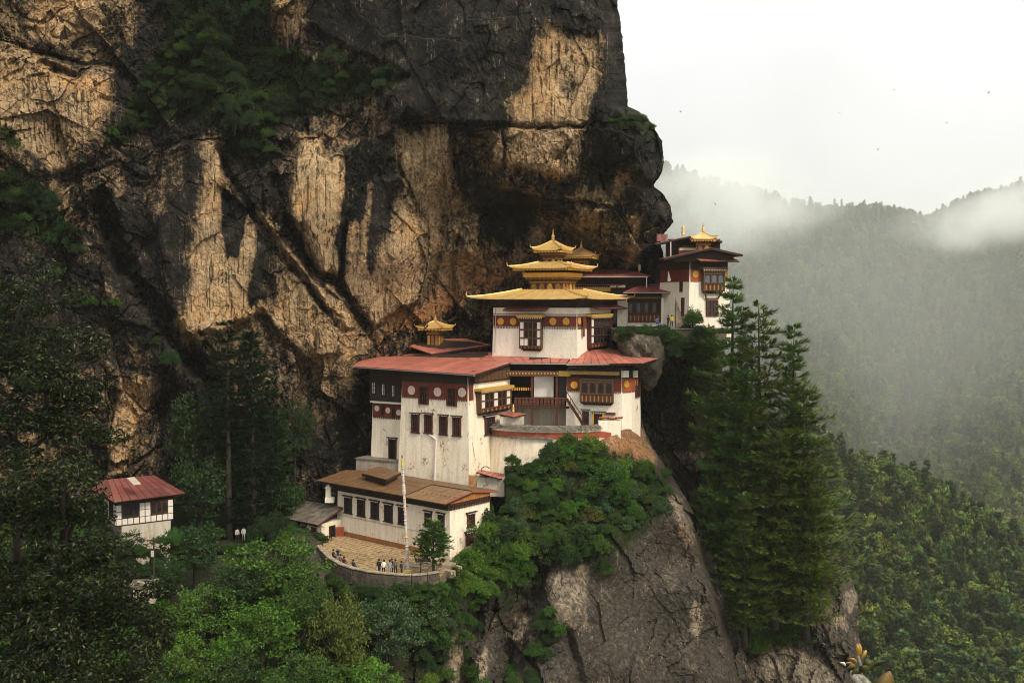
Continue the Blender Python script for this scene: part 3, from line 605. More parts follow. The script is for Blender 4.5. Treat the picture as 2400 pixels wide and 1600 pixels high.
PX, T = np.meshgrid(np.arange(900, 3600, 10.0), np.concatenate([np.linspace(-.5, 0, 10), np.linspace(.008, 1.2, 150)]))
mountain = add_surface('mountain', mount_pt(PX, T), *PX.shape, PX, T, [FOREST], {})
# valley floor out to the horizon
VAL = simple('valley_ground', (.05, .06, .03), (.03, .04, .02), .01, .95, 0)
mb = MB(); mb.poly([(-5000, -1500, -420), (5000, -1500, -420), (5000, 6000, -420), (-5000, 6000, -420)])
tag(put('valley_floor', mb.mesh('valley_floor', VAL)), kind='structure')

# ---- air ------------------------------------------------------------
def volume_mat(name, color, density, noise=None, emission=0):
    m = bpy.data.materials.new(name); m.use_nodes = True; nd = m.node_tree.nodes; lk = m.node_tree.links.new; nd.clear()
    pv = node(nd, 'ShaderNodeVolumePrincipled', {'Color': (*color, 1), 'Density': density, 'Anisotropy': .15})
    o = nd.new('ShaderNodeOutputMaterial'); lk(pv.outputs[0], o.inputs['Volume'])
    return m, nd, lk, pv
hm, *_ = volume_mat('haze_air', (.97, .98, .95), 0.75e-4)
mb = MB(); mb.box(-5010, 5010, -1510, 6010, -421, 345)
tag(put('haze', mb.mesh('haze', hm)), kind='stuff')
def mist(name, c, s, dens, scale, thr, seed, label):
    """a bank of cloud: soft ellipsoid of broken density"""
    m, nd, lk, pv = volume_mat(name, (.95, .98, .955), 0)
    tcn = node(nd, 'ShaderNodeTexCoord'); ln = node(nd, 'ShaderNodeVectorMath', operation='LENGTH'); lk(tcn.outputs['Object'], ln.inputs[0])
    fall = node(nd, 'ShaderNodeMapRange', {1: 1.0, 2: .15, 3: 0.0, 4: 1.0}, interpolation_type='SMOOTHSTEP'); lk(ln.outputs['Value'], fall.inputs[0])
    mp = node(nd, 'ShaderNodeMapping', {'Scale': (s[0] / scale, s[1] / scale, s[2] / scale), 'Location': (seed * 3.1, seed * 1.7, seed)}); lk(tcn.outputs['Object'], mp.inputs[0])
    nz = node(nd, 'ShaderNodeTexNoise', {'Scale': 1.0, 'Detail': 4.0, 'Roughness': .55}); lk(mp.outputs[0], nz.inputs['Vector'])
    rp = node(nd, 'ShaderNodeMapRange', {1: thr, 2: thr + .22, 3: 0.0, 4: dens}, interpolation_type='SMOOTHSTEP'); lk(nz.outputs[0], rp.inputs[0])
    d = math_(nd, lk, 'MULTIPLY', fall.outputs[0], rp.outputs[0]); lk(d, pv.inputs['Density'])
    bm = MB(); n = 20
    bm.lathe([(max(.001, math.sin(math.pi * k / 10)), -math.cos(math.pi * k / 10)) for k in range(11)], n)
    o = put(name, bm.mesh(name, m)); o.location = c; o.scale = s
    return tag(o, label, 'mist', None, 'stuff')
# ================================================================== BUILDING KIT
def wall_mat(name, base, worn=.0, stain=.5):
    m, t, nd, lk, bs = newmat(name)
    g = node(nd, 'ShaderNodeNewGeometry'); pos = g.outputs['Position']
    n1 = node(nd, 'ShaderNodeTexNoise', {'Scale': .42, 'Detail': 5.0, 'Roughness': .6}); lk(pos, n1.inputs['Vector'])
    n2 = node(nd, 'ShaderNodeTexNoise', {'Scale': 3.2, 'Detail': 6.0, 'Roughness': .7}); lk(pos, n2.inputs['Vector'])
    mp = node(nd, 'ShaderNodeMapping', {'Scale': (1, 1, .10)}); lk(pos, mp.inputs[0])
    n3 = node(nd, 'ShaderNodeTexNoise', {'Scale': 2.4, 'Detail': 4.0, 'Roughness': .6}); lk(mp.outputs[0], n3.inputs['Vector'])
    a = ramp(nd, [(.3, tuple(x * .84 for x in base)), (.6, base)]); lk(n2.outputs[0], a.inputs[0])
    b = ramp(nd, [(.36, tuple(1 - stain * k for k in (.42, .5, .6))), (.58, (1, 1, 1))]); lk(n3.outputs[0], b.inputs[0])
    col = mixc(nd, lk, .7, a.outputs[0], b.outputs[0], 'MULTIPLY')
    # rubble showing through where the plaster has gone
    e1 = ramp(nd, [(.62 - worn * .2, 0), (.72 - worn * .2, 1)]); lk(n1.outputs[0], e1.inputs[0])
    e2 = ramp(nd, [(.50, 0), (.56, 1)]); lk(n2.outputs[0], e2.inputs[0])
    f = math_(nd, lk, 'MULTIPLY', e1.outputs[0], e2.outputs[0])
    vo = node(nd, 'ShaderNodeTexVoronoi', {'Scale': 3.6}); lk(pos, vo.inputs['Vector'])
    vr = ramp(nd, [(.1, (.20, .085, .04)), (.5, (.36, .19, .10)), (.9, (.22, .17, .13))]); lk(vo.outputs['Color'], vr.inputs[0])
    col = mixc(nd, lk, f, col, vr.outputs[0])
    lk(col, bs.inputs['Base Color']); bs.inputs['Roughness'].default_value = .9; bs.inputs['Specular IOR Level'].default_value = .15
    v2 = node(nd, 'ShaderNodeTexVoronoi', {'Scale': 2.6}, feature='DISTANCE_TO_EDGE'); mp2 = node(nd, 'ShaderNodeMapping', {'Scale': (1, 1, 2.2)}); lk(pos, mp2.inputs[0]); lk(mp2.outputs[0], v2.inputs['Vector'])
    v3 = ramp(nd, [(0, 0), (.12, 1)]); lk(v2.outputs['Distance'], v3.inputs[0])
    h = math_(nd, lk, 'MULTIPLY', v3.outputs[0], .5); h = math_(nd, lk, 'ADD', h, n2.outputs[0])
    bp = node(nd, 'ShaderNodeBump', {'Strength': .5, 'Distance': .07}); lk(h, bp.inputs['Height']); lk(bp.outputs[0], bs.inputs['Normal'])
    return m
WALL = wall_mat('whitewash_worn', (.93, .83, .66), .32, .5)
WALL_C = wall_mat('whitewash', (.90, .83, .69), -.1, .28)
WALL_G = wall_mat('whitewash_grey', (.58, .53, .44), .5, .7)
WALL_D = wall_mat('rubble_wall', (.40, .36, .30), .9, .7)
def tin_mat(name, c, c2, rnd=.1, rough=.55):
    m = simple(name, c, c2, .9, rough, .12, 9, rnd, 0, (1, 1, 1), .35); nd = m.node_tree.nodes; lk = m.node_tree.links.new; bs = nd['Principled BSDF']
    src = bs.inputs['Base Color'].links[0].from_socket; g = node(nd, 'ShaderNodeNewGeometry')
    n1 = node(nd, 'ShaderNodeTexNoise', {'Scale': 2.6, 'Detail': 7.0, 'Roughness': .72}); lk(g.outputs['Position'], n1.inputs['Vector']); n2 = node(nd, 'ShaderNodeTexNoise', {'Scale': .35, 'Detail': 4.0}); lk(g.outputs['Position'], n2.inputs['Vector'])
    a = ramp(nd, [(.54, 0), (.66, 1)]); lk(n1.outputs[0], a.inputs[0]); b = ramp(nd, [(.40, .1), (.62, .75)]); lk(n2.outputs[0], b.inputs[0])
    f = math_(nd, lk, 'MULTIPLY', a.outputs[0], b.outputs[0]); c_ = mixc(nd, lk, f, src, tuple(min(.6, .45 * x + .16) for x in c))
    d = ramp(nd, [(.30, 1), (.42, 0)]); lk(n1.outputs[0], d.inputs[0]); c_ = mixc(nd, lk, math_(nd, lk, 'MULTIPLY', d.outputs[0], .6), c_, tuple(x * .35 for x in c2)); lk(c_, bs.inputs['Base Color']); return m
RED_TIN = tin_mat('red_roof_tin', (.45, .150, .105), (.33, .105, .072), .16)
BROWN_TIN = tin_mat('brown_roof_tin', (.165, .086, .036), (.112, .060, .026), .09)
TAN_TIN = tin_mat('faded_brown_tin', (.235, .140, .070), (.165, .095, .048), .10)
MAROON_TIN = tin_mat('maroon_roof_tin', (.21, .045, .042), (.16, .085, .06), .30)
GREY_ROOF = simple('weathered_roof_sheet', (.17, .145, .115), (.055, .044, .034), 1.1, .8, .3, 6, .15)
PALE_TIN = simple('pale_sheet', (.55, .50, .40), (.42, .36, .27), 2, .6, .1)
GUTTER = simple('gutter_metal', (.48, .47, .44), (.34, .33, .31), 2, .5, 0)
GOLD = simple('gilded_roof', (.78, .55, .21), (.58, .37, .12), .9, .40, .15, 5, 0, .30, spec=.5)
GOLDP = simple('gold_paint', (.58, .34, .06), (.42, .22, .04), 3, .55, .1)
DULLG = simple('dull_gold_paint', (.30, .165, .040), (.20, .10, .028), 3, .65, .1)
DISC = simple('yellow_disc_paint', (.62, .33, .045), (.48, .24, .035), 2, .7, .1)
PINKW = simple('pale_disc_paint', (.62, .50, .42), (.52, .40, .33), 3, .8, .1)
REDB = simple('red_frieze_paint', (.150, .036, .022), (.100, .024, .016), 1.4, .85, .15)
REDW = simple('red_ochre_wall', (.34, .085, .040), (.24, .055, .028), 1.0, .9, .3)
WRED = simple('red_brown_wood', (.095, .028, .017), (.050, .017, .011), 3, .7, .2, stretch=(1, 1, .3))
WDK = simple('dark_wood', (.040, .024, .016), (.020, .013, .010), 3, .8, .2)
WOR = simple('varnished_orange_wood', (.45, .19, .045), (.32, .12, .03), 2.2, .6, .2, stretch=(1, 1, .2))
WMID = simple('carved_brown_wood', (.125, .062, .028), (.070, .034, .018), 4, .7, .2)
PANEL = simple('white_shutter_panel', (.74, .68, .60), (.66, .59, .52), 3, .7, .1)
DARK = simple('dark_opening', (.012, .010, .009), (.008, .007, .006), 2, .5, 0)
GLASS = simple('window_glass', (.020, .022, .024), (.012, .013, .014), 2, .15, 0, spec=.5)
BLUEG = simple('blue_grey_glass', (.09, .13, .16), (.05, .07, .09), 2, .2, 0, spec=.5)
STONE = simple('step_stone', (.34, .28, .20), (.22, .175, .12), 2.5, .9, .4, 8, .18)
FLAG = simple('flagstone', (.36, .25, .135), (.24, .165, .085), 1.6, .9, .35, 7, .22)
SLATE = simple('coping_slate', (.20, .175, .14), (.09, .08, .065), 2.5, .9, .4, 9, .25)
PARA = simple('parapet_stone', (.105, .086, .064), (.042, .036, .028), 1.8, .95, .6, 6, .25)
MORTAR = simple('joint_earth', (.17, .12, .075), (.10, .075, .05), 3, .95, .4)

class Fac:
    """a vertical wall face: a point on it, its direction (degrees, 0 = to the right), and the batter"""
    def __init__(s, p, deg, ztop=0, k=0):
        s.p = Vector((p[0], p[1], 0)); s.a = R(deg); s.d = Vector((math.cos(s.a), math.sin(s.a), 0)); s.n = Vector((math.sin(s.a), -math.cos(s.a), 0)); s.zt = ztop; s.k = k
    def hit(s, px, py):
        r = P(px, py, 100.0)
        t = s.p.dot(s.n) / r.dot(s.n)
        q = r * t
        return (q - s.p).dot(s.d), q.z
    def W(s, u, z, off=0): 
        q = s.p + s.d * u + s.n * (off + max(0, s.zt - z) * s.k); return Vector((q.x, q.y, z))
def new_block(parent, name, pts, z0, z1, k=.04, mat=None, flat_top=True):
    """battered wall block on a footprint (list of XY)"""
    c = sum((Vector((p[0], p[1])) for p in pts), Vector((0, 0))) / len(pts)
    rb = []
    n = len(pts)
    for i in range(n):
        a = Vector(pts[i - 1][:2]); b = Vector(pts[i][:2]); d = Vector(pts[(i + 1) % n][:2])
        n1 = Vector(((b - a).y, -(b - a).x)).normalized(); n2 = Vector(((d - b).y, -(d - b).x)).normalized()
        if (b - c).dot(n1 + n2) < 0: n1 = -n1; n2 = -n2
        v = (n1 + n2); v = v / max(.35, (v.dot(n1)))
        rb.append(b + v * k * (z1 - z0))
    m = MB()
    m.loft([[(q.x, q.y, z0) for q in rb], [(p[0], p[1], z1) for p in pts]])
    return m.part(name, mat or WALL, parent)
def arch_pts(x, w, z0, z1, n=7, point=.0):
    r = w / 2; zs = z1 - r * (1 + point)
    top = [(x + r * math.cos(math.pi * i / (n - 1)), zs + (z1 - zs) * math.sin(math.pi * i / (n - 1))) for i in range(n)]
    return [(x - r, z0), (x + r, z0)] + top
def arch_prism(m, x, w, z0, z1, y0, y1, mi=0, point=.2):
    p = arch_pts(x, w, z0, z1, 7, point)
    m.loft([[(a, y1, b) for a, b in p], [(a, y0, b) for a, b in p]], mi)
_WC = {}
def cached(key, fn):
    if key not in _WC: _WC[key] = fn()
    return _WC[key]
def window(fac, parent, x, top, bot, wpx, name='window', style='lattice', frame=None, pane=None, lintel=True, wide=1.34, off=0, label=None):
    frame = frame or WRED; pane = pane or GLASS
    u, z0 = fac.hit(x, bot); _, z1 = fac.hit(x, top); ym = (top + bot) / 2
    w_ = fac.hit(x + wpx / 2, ym)[0] - fac.hit(x - wpx / 2, ym)[0]
    w_ = round(w_, 1); h = round(z1 - z0, 1); key = (style, w_, h, frame.name, pane.name)
    def mk_frame():
        m = MB(); j = .16 * w_
        m.box(-w_ / 2, -w_ / 2 + j, -.14, .05, 0, h); m.box(w_ / 2 - j, w_ / 2, -.14, .05, 0, h); m.box(-w_ / 2 + j, w_ / 2 - j, -.13, .05, h - .14, h - .001); m.box(-w_ / 2 + j, w_ / 2 - j, -.13, .05, .001, .1)
        return m.mesh('window_frame', frame)
    def mk_pane():
        m = MB(); m.box(-w_ * .36, w_ * .36, -.035, .04, .05, h - .05); return m.mesh('pane', pane)
    def mk_lat():
        m = MB(); a = w_ * .335
        for q in ((-.0,) if w_ < 1.1 else (-a * .36, a * .36)): m.box(q - .035, q + .035, -.10, -.02, .1, h - .14)
        nr_ = 2 if h < 1.6 else 3
        for k in range(1, nr_): m.box(-a, a, -.095, -.025, h * k / nr_ - .035, h * k / nr_ + .035)
        return m.mesh('lattice', frame)
    def mk_lin():
        m = MB(); W2 = w_ * wide / 2
        m.box(-W2, W2, -.34, .03, h + .12, h + .22, 0); m.box(-W2 * .9, W2 * .9, -.24, .03, h + .001, h + .119, 0)
        return m.mesh('lintel', WDK)
    def mk_den():
        m = MB(); W2 = w_ * wide / 2; n = max(4, int(w_ / .2))
        for i in range(n):
            x0 = -W2 * .88 + (i + .2) * W2 * 1.76 / n; m.box(x0, x0 + W2 * 1.76 / n * .55, -.31, -.241, h + .012, h + .118)
        return m.mesh('dentil_row', PANEL)
    def mk_sill():
        m = MB(); m.box(-w_ * .6, w_ * .6, -.22, .03, -.10, -.001); return m.mesh('sill', WDK)
    o = put(name, cached(key + ('f',), mk_frame), parent, fac.W(u, z0, off), fac.a)
    if label: o['label'] = label
    sub('pane', cached(key + ('p',), mk_pane), o)
    if style == 'lattice': sub('lattice', cached(key + ('l',), mk_lat), o)
    if lintel:
        sub('lintel', cached(key + ('t',), mk_lin), o); d = sub('dentil_row', cached(key + ('d',), mk_den), o); d['kind'] = 'stuff'
        sub('sill', cached(key + ('s',), mk_sill), o)
    return o
def rabsel(fac, parent, x0, x1, top, bot, rows, depth=.7, name='bay_window', wood=None, cornice=True, corn_mat=None, corbel=True, label=None):
    """timber bay window; rows, top to bottom: (height share, string of cells): w white panel, a dark arch, g gold arch, b blue arch, r carved rail, d dark pane"""
    wood = wood or WMID; xm = (x0 + x1) / 2; ym = (top + bot) / 2
    u0 = fac.hit(x0, ym)[0]; u1 = fac.hit(x1, ym)[0]; _, z0 = fac.hit(xm, bot); _, z1 = fac.hit(xm, top)
    w_ = u1 - u0; h = z1 - z0
    m = MB(); m.box(-w_ / 2, w_ / 2, -depth + .08, .3, 0, h)
    o = put(name, m.mesh(name, wood), parent, fac.W((u0 + u1) / 2, z0), fac.a)
    if label: o['label'] = label
    tot = sum(r[0] for r in rows); z = h
    for share, cells in rows:
        rh = h * share / tot; zb = z - rh; n = len(cells); cw = w_ / n
        for i, c in enumerate(cells):
            x = -w_ / 2 + (i + .5) * cw; q = cw * .78; g = rh * .10
            m = MB()
            if c == 'w': m.box(x - q / 2, x + q / 2, -depth + .03, -depth + .10, zb + g, z - g); sub('shutter_panel', m.mesh('shutter_panel', PANEL), o)
            elif c in 'agb':
                arch_prism(m, x, q * .8, zb + g, z - g, -depth + .05, -depth + .11); sub('pane', m.mesh('pane', {'a': DARK, 'g': GOLDP, 'b': BLUEG}[c]), o)
                m = MB(); 
                m.box(x - cw * .5 - .035, x - cw * .5 + .035, -depth - .03, -depth + .085, zb + .051, z - .051)
                sub('mullion', m.mesh('mullion', wood), o)
            elif c == 'd': m.box(x - q / 2, x + q / 2, -depth + .05, -depth + .10, zb + g, z - g); sub('pane', m.mesh('pane', GLASS), o)
            elif c == 'r':
                m.box(x - q / 2, x + q / 2, -depth + .02, -depth + .10, zb + g, z - g, 0)
                arch_prism(m, x, q * .45, zb + g * 1.6, z - g * 2, -depth - .01, -depth + .05, 1); sub('carved_panel', m.mesh('carved_panel', [WRED, DULLG]), o)
        m = MB(); m.box(-w_ / 2 - .04, w_ / 2 + .04, -depth - .05, -depth + .09, z - .05, z + .05); sub('rail', m.mesh('rail', wood), o)
        z = zb
    for s in (-1, 1):
        m = MB(); m.box(s * w_ / 2 - .07, s * w_ / 2 + .07, -depth - .06, -depth + .12, 0, h); sub('corner_post', m.mesh('corner_post', wood), o)
    if corbel:
        m = MB(); m.box(-w_ / 2 + .1, w_ / 2 - .1, -depth + .15, .2, -.14, -.002); m.box(-w_ / 2 + .3, w_ / 2 - .3, -depth + .35, .2, -.30, -.142); sub('corbel', m.mesh('corbel', WDK), o)
        m = MB(); n = max(5, int(w_ / .28))
        for i in range(n): x = -w_ / 2 + (i + .5) * w_ / n; m.box(x - .07, x + .07, -depth - .02, -depth + .07, .02, .13)
        d = sub('dentil_row', m.mesh('dentil_row', DARK), o); d['kind'] = 'stuff'
    if cornice:
        m = MB(); m.box(-w_ / 2 - .35, w_ / 2 + .35, -depth - .35, .1, h + .30, h + .62); sub('cornice', m.mesh('cornice', corn_mat or GOLDP), o)
        m = MB(); n = max(6, int(w_ / .22)); W2 = w_ / 2 + .25
        m.box(-W2, W2, -depth - .12, .1, h + .002, h + .298, 1)
        for i in range(n): x = -W2 + (i + .5) * 2 * W2 / n; m.box(x - .055, x + .055, -depth - .28, -depth - .122, h + .16, h + .297, 0); m.box(x - .05, x + .05, -depth - .2, -depth - .121, h + .03, h + .13, 2)
        d = sub('dentil_row', m.mesh('dentil_row', [PANEL, WDK, GOLDP]), o); d['kind'] = 'stuff'
    return o
def band(fac, parent, u0, u1, zb, zt, off, thick, mat, name):
    """flat course of masonry or timber along a wall"""
    m = MB(); a = fac.W(u0, zt, off); 
    q = [fac.W(u0, zb, off), fac.W(u1, zb, off), fac.W(u1, zb, off - thick), fac.W(u0, zb, off - thick), fac.W(u0, zt, off), fac.W(u1, zt, off), fac.W(u1, zt, off - thick), fac.W(u0, zt, off - thick)]
    m.hexa(q); return m.part(name, mat, parent)
def dentils(fac, parent, u0, u1, z, off, size=.16, pitch=.34, mat=None, name='dentil_trim', h=None):
    m = MB(); n = max(2, int(abs(u1 - u0) / pitch)); h = h or size
    for i in range(n):
        u = u0 + (u1 - u0) * (i + .5) / n
        a = fac.W(u - size / 2, z, off); b = fac.W(u + size / 2, z, off); v = fac.n * -.12; up = Vector((0, 0, h))
        m.hexa([a, b, b + v, a + v, a + up, b + up, b + v + up, a + v + up])
    return m.part(name, mat or PANEL, parent, kind='stuff')
def wall_disc(fac, parent, x, y, rpx, mat, ry=None, name='wall_disc', off=.06):
    u, z = fac.hit(x, y); r = fac.hit(x, y - (ry or rpx))[1] - z
    me = cached(('disc', round(r, 1), mat.name), lambda: (lambda m: (m.disc(round(r, 1), -.05, .03, 0, 20), m.mesh('wall_disc', mat))[1])(MB()))
    return put(name, me, parent, fac.W(u, z, off), fac.a)
def lerp(a, b, t): return a + (b - a) * t
def roof(parent, faces, mat, thick=.20, fascia=None, name='roof', mats=None, gap=.0):
    """faces: (A eave left, B eave right, C top right, D top left, panels along, panels up)"""
    fascia = fascia or WDK; m = MB()
    for A, B, C, D, nx, ny in faces:
        n = (B - A).cross(D - A).normalized() if (D - A).length > .01 else (B - A).cross(C - A).normalized()
        if n.z < 0: n = -n
        dn = Vector((0, 0, -thick))
        m.hexa([A + dn, B + dn, C + dn, D + dn, A, B, C, D])
    r = m.part(name, fascia, parent)
    for k, (A, B, C, D, nx, ny) in enumerate(faces):
        n = (B - A).cross(D - A).normalized() if (D - A).length > .01 else (B - A).cross(C - A).normalized()
        if n.z < 0: n = -n
        for j in range(ny):
            for i in range(nx):
                t0, t1 = i / nx, (i + 1) / nx; s0, s1 = j / ny, (j + 1) / ny
                g = .010 / max(.5, (B - A).length / nx)
                bl = lambda t, s: lerp(lerp(A, B, t), lerp(D, C, t), s)
                lo = .035 + .018 * (ny - j) / ny + random.uniform(0, .008)
                q = [bl(t0 + g * (t1 - t0) * 4, s0 - (.02 if j == 0 else .012)), bl(t1 - g * (t1 - t0) * 4, s0 - (.02 if j == 0 else .012)), bl(t1 - g * (t1 - t0) * 4, s1), bl(t0 + g * (t1 - t0) * 4, s1)]
                up0 = n * (lo + .03); up1 = n * (lo + .004); dz = n * .006
                p = MB(); p.hexa([q[0] + dz, q[1] + dz, q[2] + dz, q[3] + dz, q[0] + up0, q[1] + up0, q[2] + up1, q[3] + up1])
                p.subpart('roof_panel', (mats[k] if mats else mat), r)
    return r
def pipe(parent, pts, rad, mat, name='downpipe'):
    m = MB(); m.tube(pts, rad, 6); return m.part(name, mat, parent)
def spire(parent, c, h, w, mat=None, name='finial'):
    """bell, discs and spike"""
    m = MB(); pr = [(.5, 0), (.42, .05), (.22, .09), (.20, .16), (.46, .19), (.46, .22), (.22, .25), (.36, .31), (.40, .40), (.26, .50), (.14, .53), (.24, .56), (.24, .58), (.12, .61), (.20, .66), (.20, .68), (.09, .71), (.14, .76), (.14, .78), (.06, .81), (.08, .87), (.01, 1.0)]
    m.lathe([(r * w, z * h) for r, z in pr], 10, c); return m.part(name, mat or GOLD, parent, smooth=False)
def banner_cyl(parent, c, h, w, name='victory_banner'):
    m = MB(); m.lathe([(.12 * w, 0), (.12 * w, .2 * h), (.6 * w, .22 * h), (.45 * w, .3 * h), (.42 * w, .8 * h), (.3 * w, .88 * h), (.1 * w, .92 * h), (.02, h)], 10, c); return m.part(name, GOLD, parent)
def gold_roof(parent, c, deg, He, Ht, ze, zt, lift=.25, horn=.5, fringe=True, mat=None, name='golden_roof'):
    """hipped roof of sheet metal: half size at the eave He and at the top Ht, corners swept up"""
    mat = mat or GOLD; a = R(deg); ca, sa = math.cos(a), math.sin(a)
    Wl = lambda x, y, z: Vector((c[0] + x * ca - y * sa, c[1] + x * sa + y * ca, z))
    m = MB(); K = 6; S = 8; rings = []
    for k in range(K + 1):
        t = k / K; h = He + (Ht - He) * t; z = ze + (zt - ze) * (t ** 1.18); ring = []
        for sd in range(4):
            for i in range(S):
                v = -1 + 2 * i / S; x, y = [(v, -1), (1, v), (-v, 1), (-1, -v)][sd]
                lf = lift * (1 - t) ** 3 * abs(v) ** 5
                ring.append(Wl(x * h, y * h, z + lf))
        rings.append(ring)
    low = [[Vector((p.x, p.y, p.z - .16)) for p in rings[0]]]
    inn = [lerp(Vector((c[0], c[1], p.z)), p, .90) - Vector((0, 0, .02)) for p in low[0]]
    m.loft([inn] + low + rings)
    o = m.part(name, mat, parent)
    for sx, sy in ((-1, -1), (1, -1), (1, 1), (-1, 1)):
        pts = []
        for k in range(K + 1):
            t = k / K; h = He + (Ht - He) * t; pts.append(Wl(sx * h, sy * h, ze + (zt - ze) * t ** 1.18 + lift * (1 - t) ** 3 + .05))
        q = MB(); q.tube(pts, [.13 * (horn / .5)] * len(pts), 6); q.subpart('hip_ridge', mat, o)
        e = pts[0]; d = (pts[0] - pts[1]).normalized(); d.z = 0; d.normalize(); q = MB()
        q.tube([e - d * .1, e + d * .35 * horn * 2, e + d * .5 * horn * 2 + Vector((0, 0, .28 * horn * 2)), e + d * .42 * horn * 2 + Vector((0, 0, .62 * horn * 2))], [.12 * horn * 2, .11 * horn * 2, .08 * horn * 2, .02], 6); q.subpart('roof_horn', mat, o)
    for sd in range(4):
        for i in range(1, 7):
            v = -1 + 2 * i / 7; pts = []
            for k in range(K + 1):
                t = k / K; h = He + (Ht - He) * t; x, y = [(v, -1), (1, v), (-v, 1), (-1, -v)][sd]; pts.append(Wl(x * h, y * h, ze + (zt - ze) * t ** 1.18 + lift * (1 - t) ** 3 * abs(v) ** 5 + .01))
            q = MB(); q.tube(pts, .035 * (horn / .5), 4); q.subpart('sheet_seam', mat, o)
    if fringe:
        q = MB(); s = He * .93; n = int(2 * s / .22)
        for sd in range(4):
            for i in range(n):
                v = -s + 2 * s * (i + .5) / n; x, y = [(v, -s), (s, v), (-v, s), (-s, -v)][sd]
                p = Wl(x, y, ze - .17); e = Wl(x * .97, y * .97, ze - .17); r = .06
                q.hexa([p + Vector((-r, -r, -.26)), p + Vector((r, -r, -.26)), p + Vector((r, r, -.26)), p + Vector((-r, r, -.26)), p + Vector((-r, -r, 0)), p + Vector((r, -r, 0)), p + Vector((r, r, 0)), p + Vector((-r, r, 0))])
        q.subpart('eave_fringe', GOLDP, o, kind='stuff')
    return o
def sq_block(parent, c, deg, h0, h1, z0, z1, mat, name):
    """square block, half sizes h0 below and h1 above"""
    a = R(deg); ca, sa = math.cos(a), math.sin(a); W2 = lambda x, y, z: (c[0] + x * ca - y * sa, c[1] + x * sa + y * ca, z)
    m = MB(); m.loft([[W2(x * h, y * h, z) for x, y in ((-1, -1), (1, -1), (1, 1), (-1, 1))] for h, z in ((h0, z0), (h1, z1))]); return m.part(name, mat, parent)
def sq_faces(c, deg, h, ztop=0):
    """front and right faces of a square block as Fac objects starting at their left corner"""
    a = R(deg); ca, sa = math.cos(a), math.sin(a); W2 = lambda x, y: (c[0] + x * ca - y * sa, c[1] + x * sa + y * ca)
    return Fac(W2(-h, -h), deg, ztop), Fac(W2(h, -h), deg + 90, ztop), Fac(W2(-h, h), deg - 90, ztop)
def drum(parent, c, deg, h, z0, z1, npan=4):
    """lantern storey of painted panels with stepped cornice"""
    sq_block(parent, c, deg, h, h, z0, z1, WRED, 'lantern_wall')
    for fc in sq_faces(c, deg, h, z1):
        for i in range(npan):
            u = 2 * h * (i + .5) / npan; w_ = 2 * h / npan * .66; m = MB()
            arch_prism(m, 0, w_, .12, (z1 - z0) * .78, -.07, .02, 0); put('painted_panel', m.mesh('painted_panel', DULLG if (i + npan) % 3 else GOLDP), parent, fc.W(u, z0), fc.a)
        band(fc, parent, -.08, 2 * h + .08, z1 - (z1 - z0) * .16, z1 - .01, .10, .14, DULLG, 'painted_band')
def stepped_cornice(parent, c, deg, h, z0, hs, dz, mats):
    z = z0
    for k, (hh, m_) in enumerate(zip(hs, mats)):
        sq_block(parent, c, deg, h + hh * .8, h + hh, z + .002, z + dz, m_, 'cornice'); 
        fcs = sq_faces(c, deg, h + hh)
        for fc in fcs[:2]: dentils(fc, parent, .05, 2 * (h + hh) - .05, z + dz * .15, .08, .09, .2, DULLG if k % 2 else WMID, 'dentil_trim', dz * .55)
        z += dz
    return z
def XY(px, py, Y): v = P(px, py, Y); return (v.x, v.y)
# ================================================================== LOWER MONASTERY BUILDING
c0 = P(1097, 1000, 131); ZT = P(1097, 884, 131).z; ZB = P(1097, 1165, 131).z
MON = thing('monastery_building', (c0.x, c0.y, ZB), 'tall white monastery block under the broad faded red tin roof', 'monastery')
fA = Fac(c0, -32, ZT, .035); fA2 = Fac(c0, 58, ZT, .035)
LA = 10.6; RA = 10.0
pA = [fA.W(-LA, ZT), c0, fA2.W(RA, ZT), fA2.W(RA, ZT) - fA.d * LA]
new_block(MON, 'wall', [(p.x, p.y) for p in pA], ZB, ZT, .035, WALL)
# dark timber storey under the eave
upz = lambda f, x, y: f.hit(x, y)[1]
z_rb = upz(fA, 1030, 934); z_rt = upz(fA, 1030, 897)
band(fA, MON, -LA + .05, -.02, z_rb, z_rt, .10, .2, REDB, 'red_frieze'); dentils(fA, MON, -LA, 0, z_rb - .14, .12, .15, .34, WMID)
band(fA2, MON, .03, 1.0, z_rb, z_rt, .098, .2, REDB, 'red_frieze')
for fa, ln in ((fA, -LA), (fA2, RA)): band(fa, MON, min(ln, 0) + .04, max(ln, 0) - .04, z_rt + .01, ZT + .3, .16, .3, WDK, 'timber_course')
for x, y in ((967, 914), (1028, 918), (1085, 919)): wall_disc(fA, MON, x, y, 8, PINKW, 10.5, off=.16)
for x, t, b in ((995, 904, 947), (1061, 908, 951)): window(fA, MON, x, t, b, 23, lintel=False, off=.06)
for x, t, b in ((977, 969, 1012), (1007.5, 970, 1013), (1042.5, 974, 1017), (1074, 976, 1020)): window(fA, MON, x, t, b, 19, off=.02)
window(fA2, MON, 1143, 976, 1016, 22, off=.02)
b1 = rabsel(fA2, MON, 1114, 1184, 917, 962, [(1, 'waawaaw'), (1, 'waawaaw'), (.55, 'rrrrrrr')], .75, label='bay window of white shutters and gold arches')
band(fA2, MON, .8, 9.6, upz(fA2, 1150, 893), upz(fA2, 1150, 864), .3, .3, WDK, 'eave_wall')
for i in range(9):
    z_ = upz(fA2, 1150, 890); m = MB(); m.box(.05, .88, -.06, .02, 0, 1.15); put('eave_panel', m.mesh('eave_panel', WMID), MON, fA2.W(.9 + i * .96, z_, .36), fA2.a)  # brown wood on the gold panels: shade under the eave put into colour
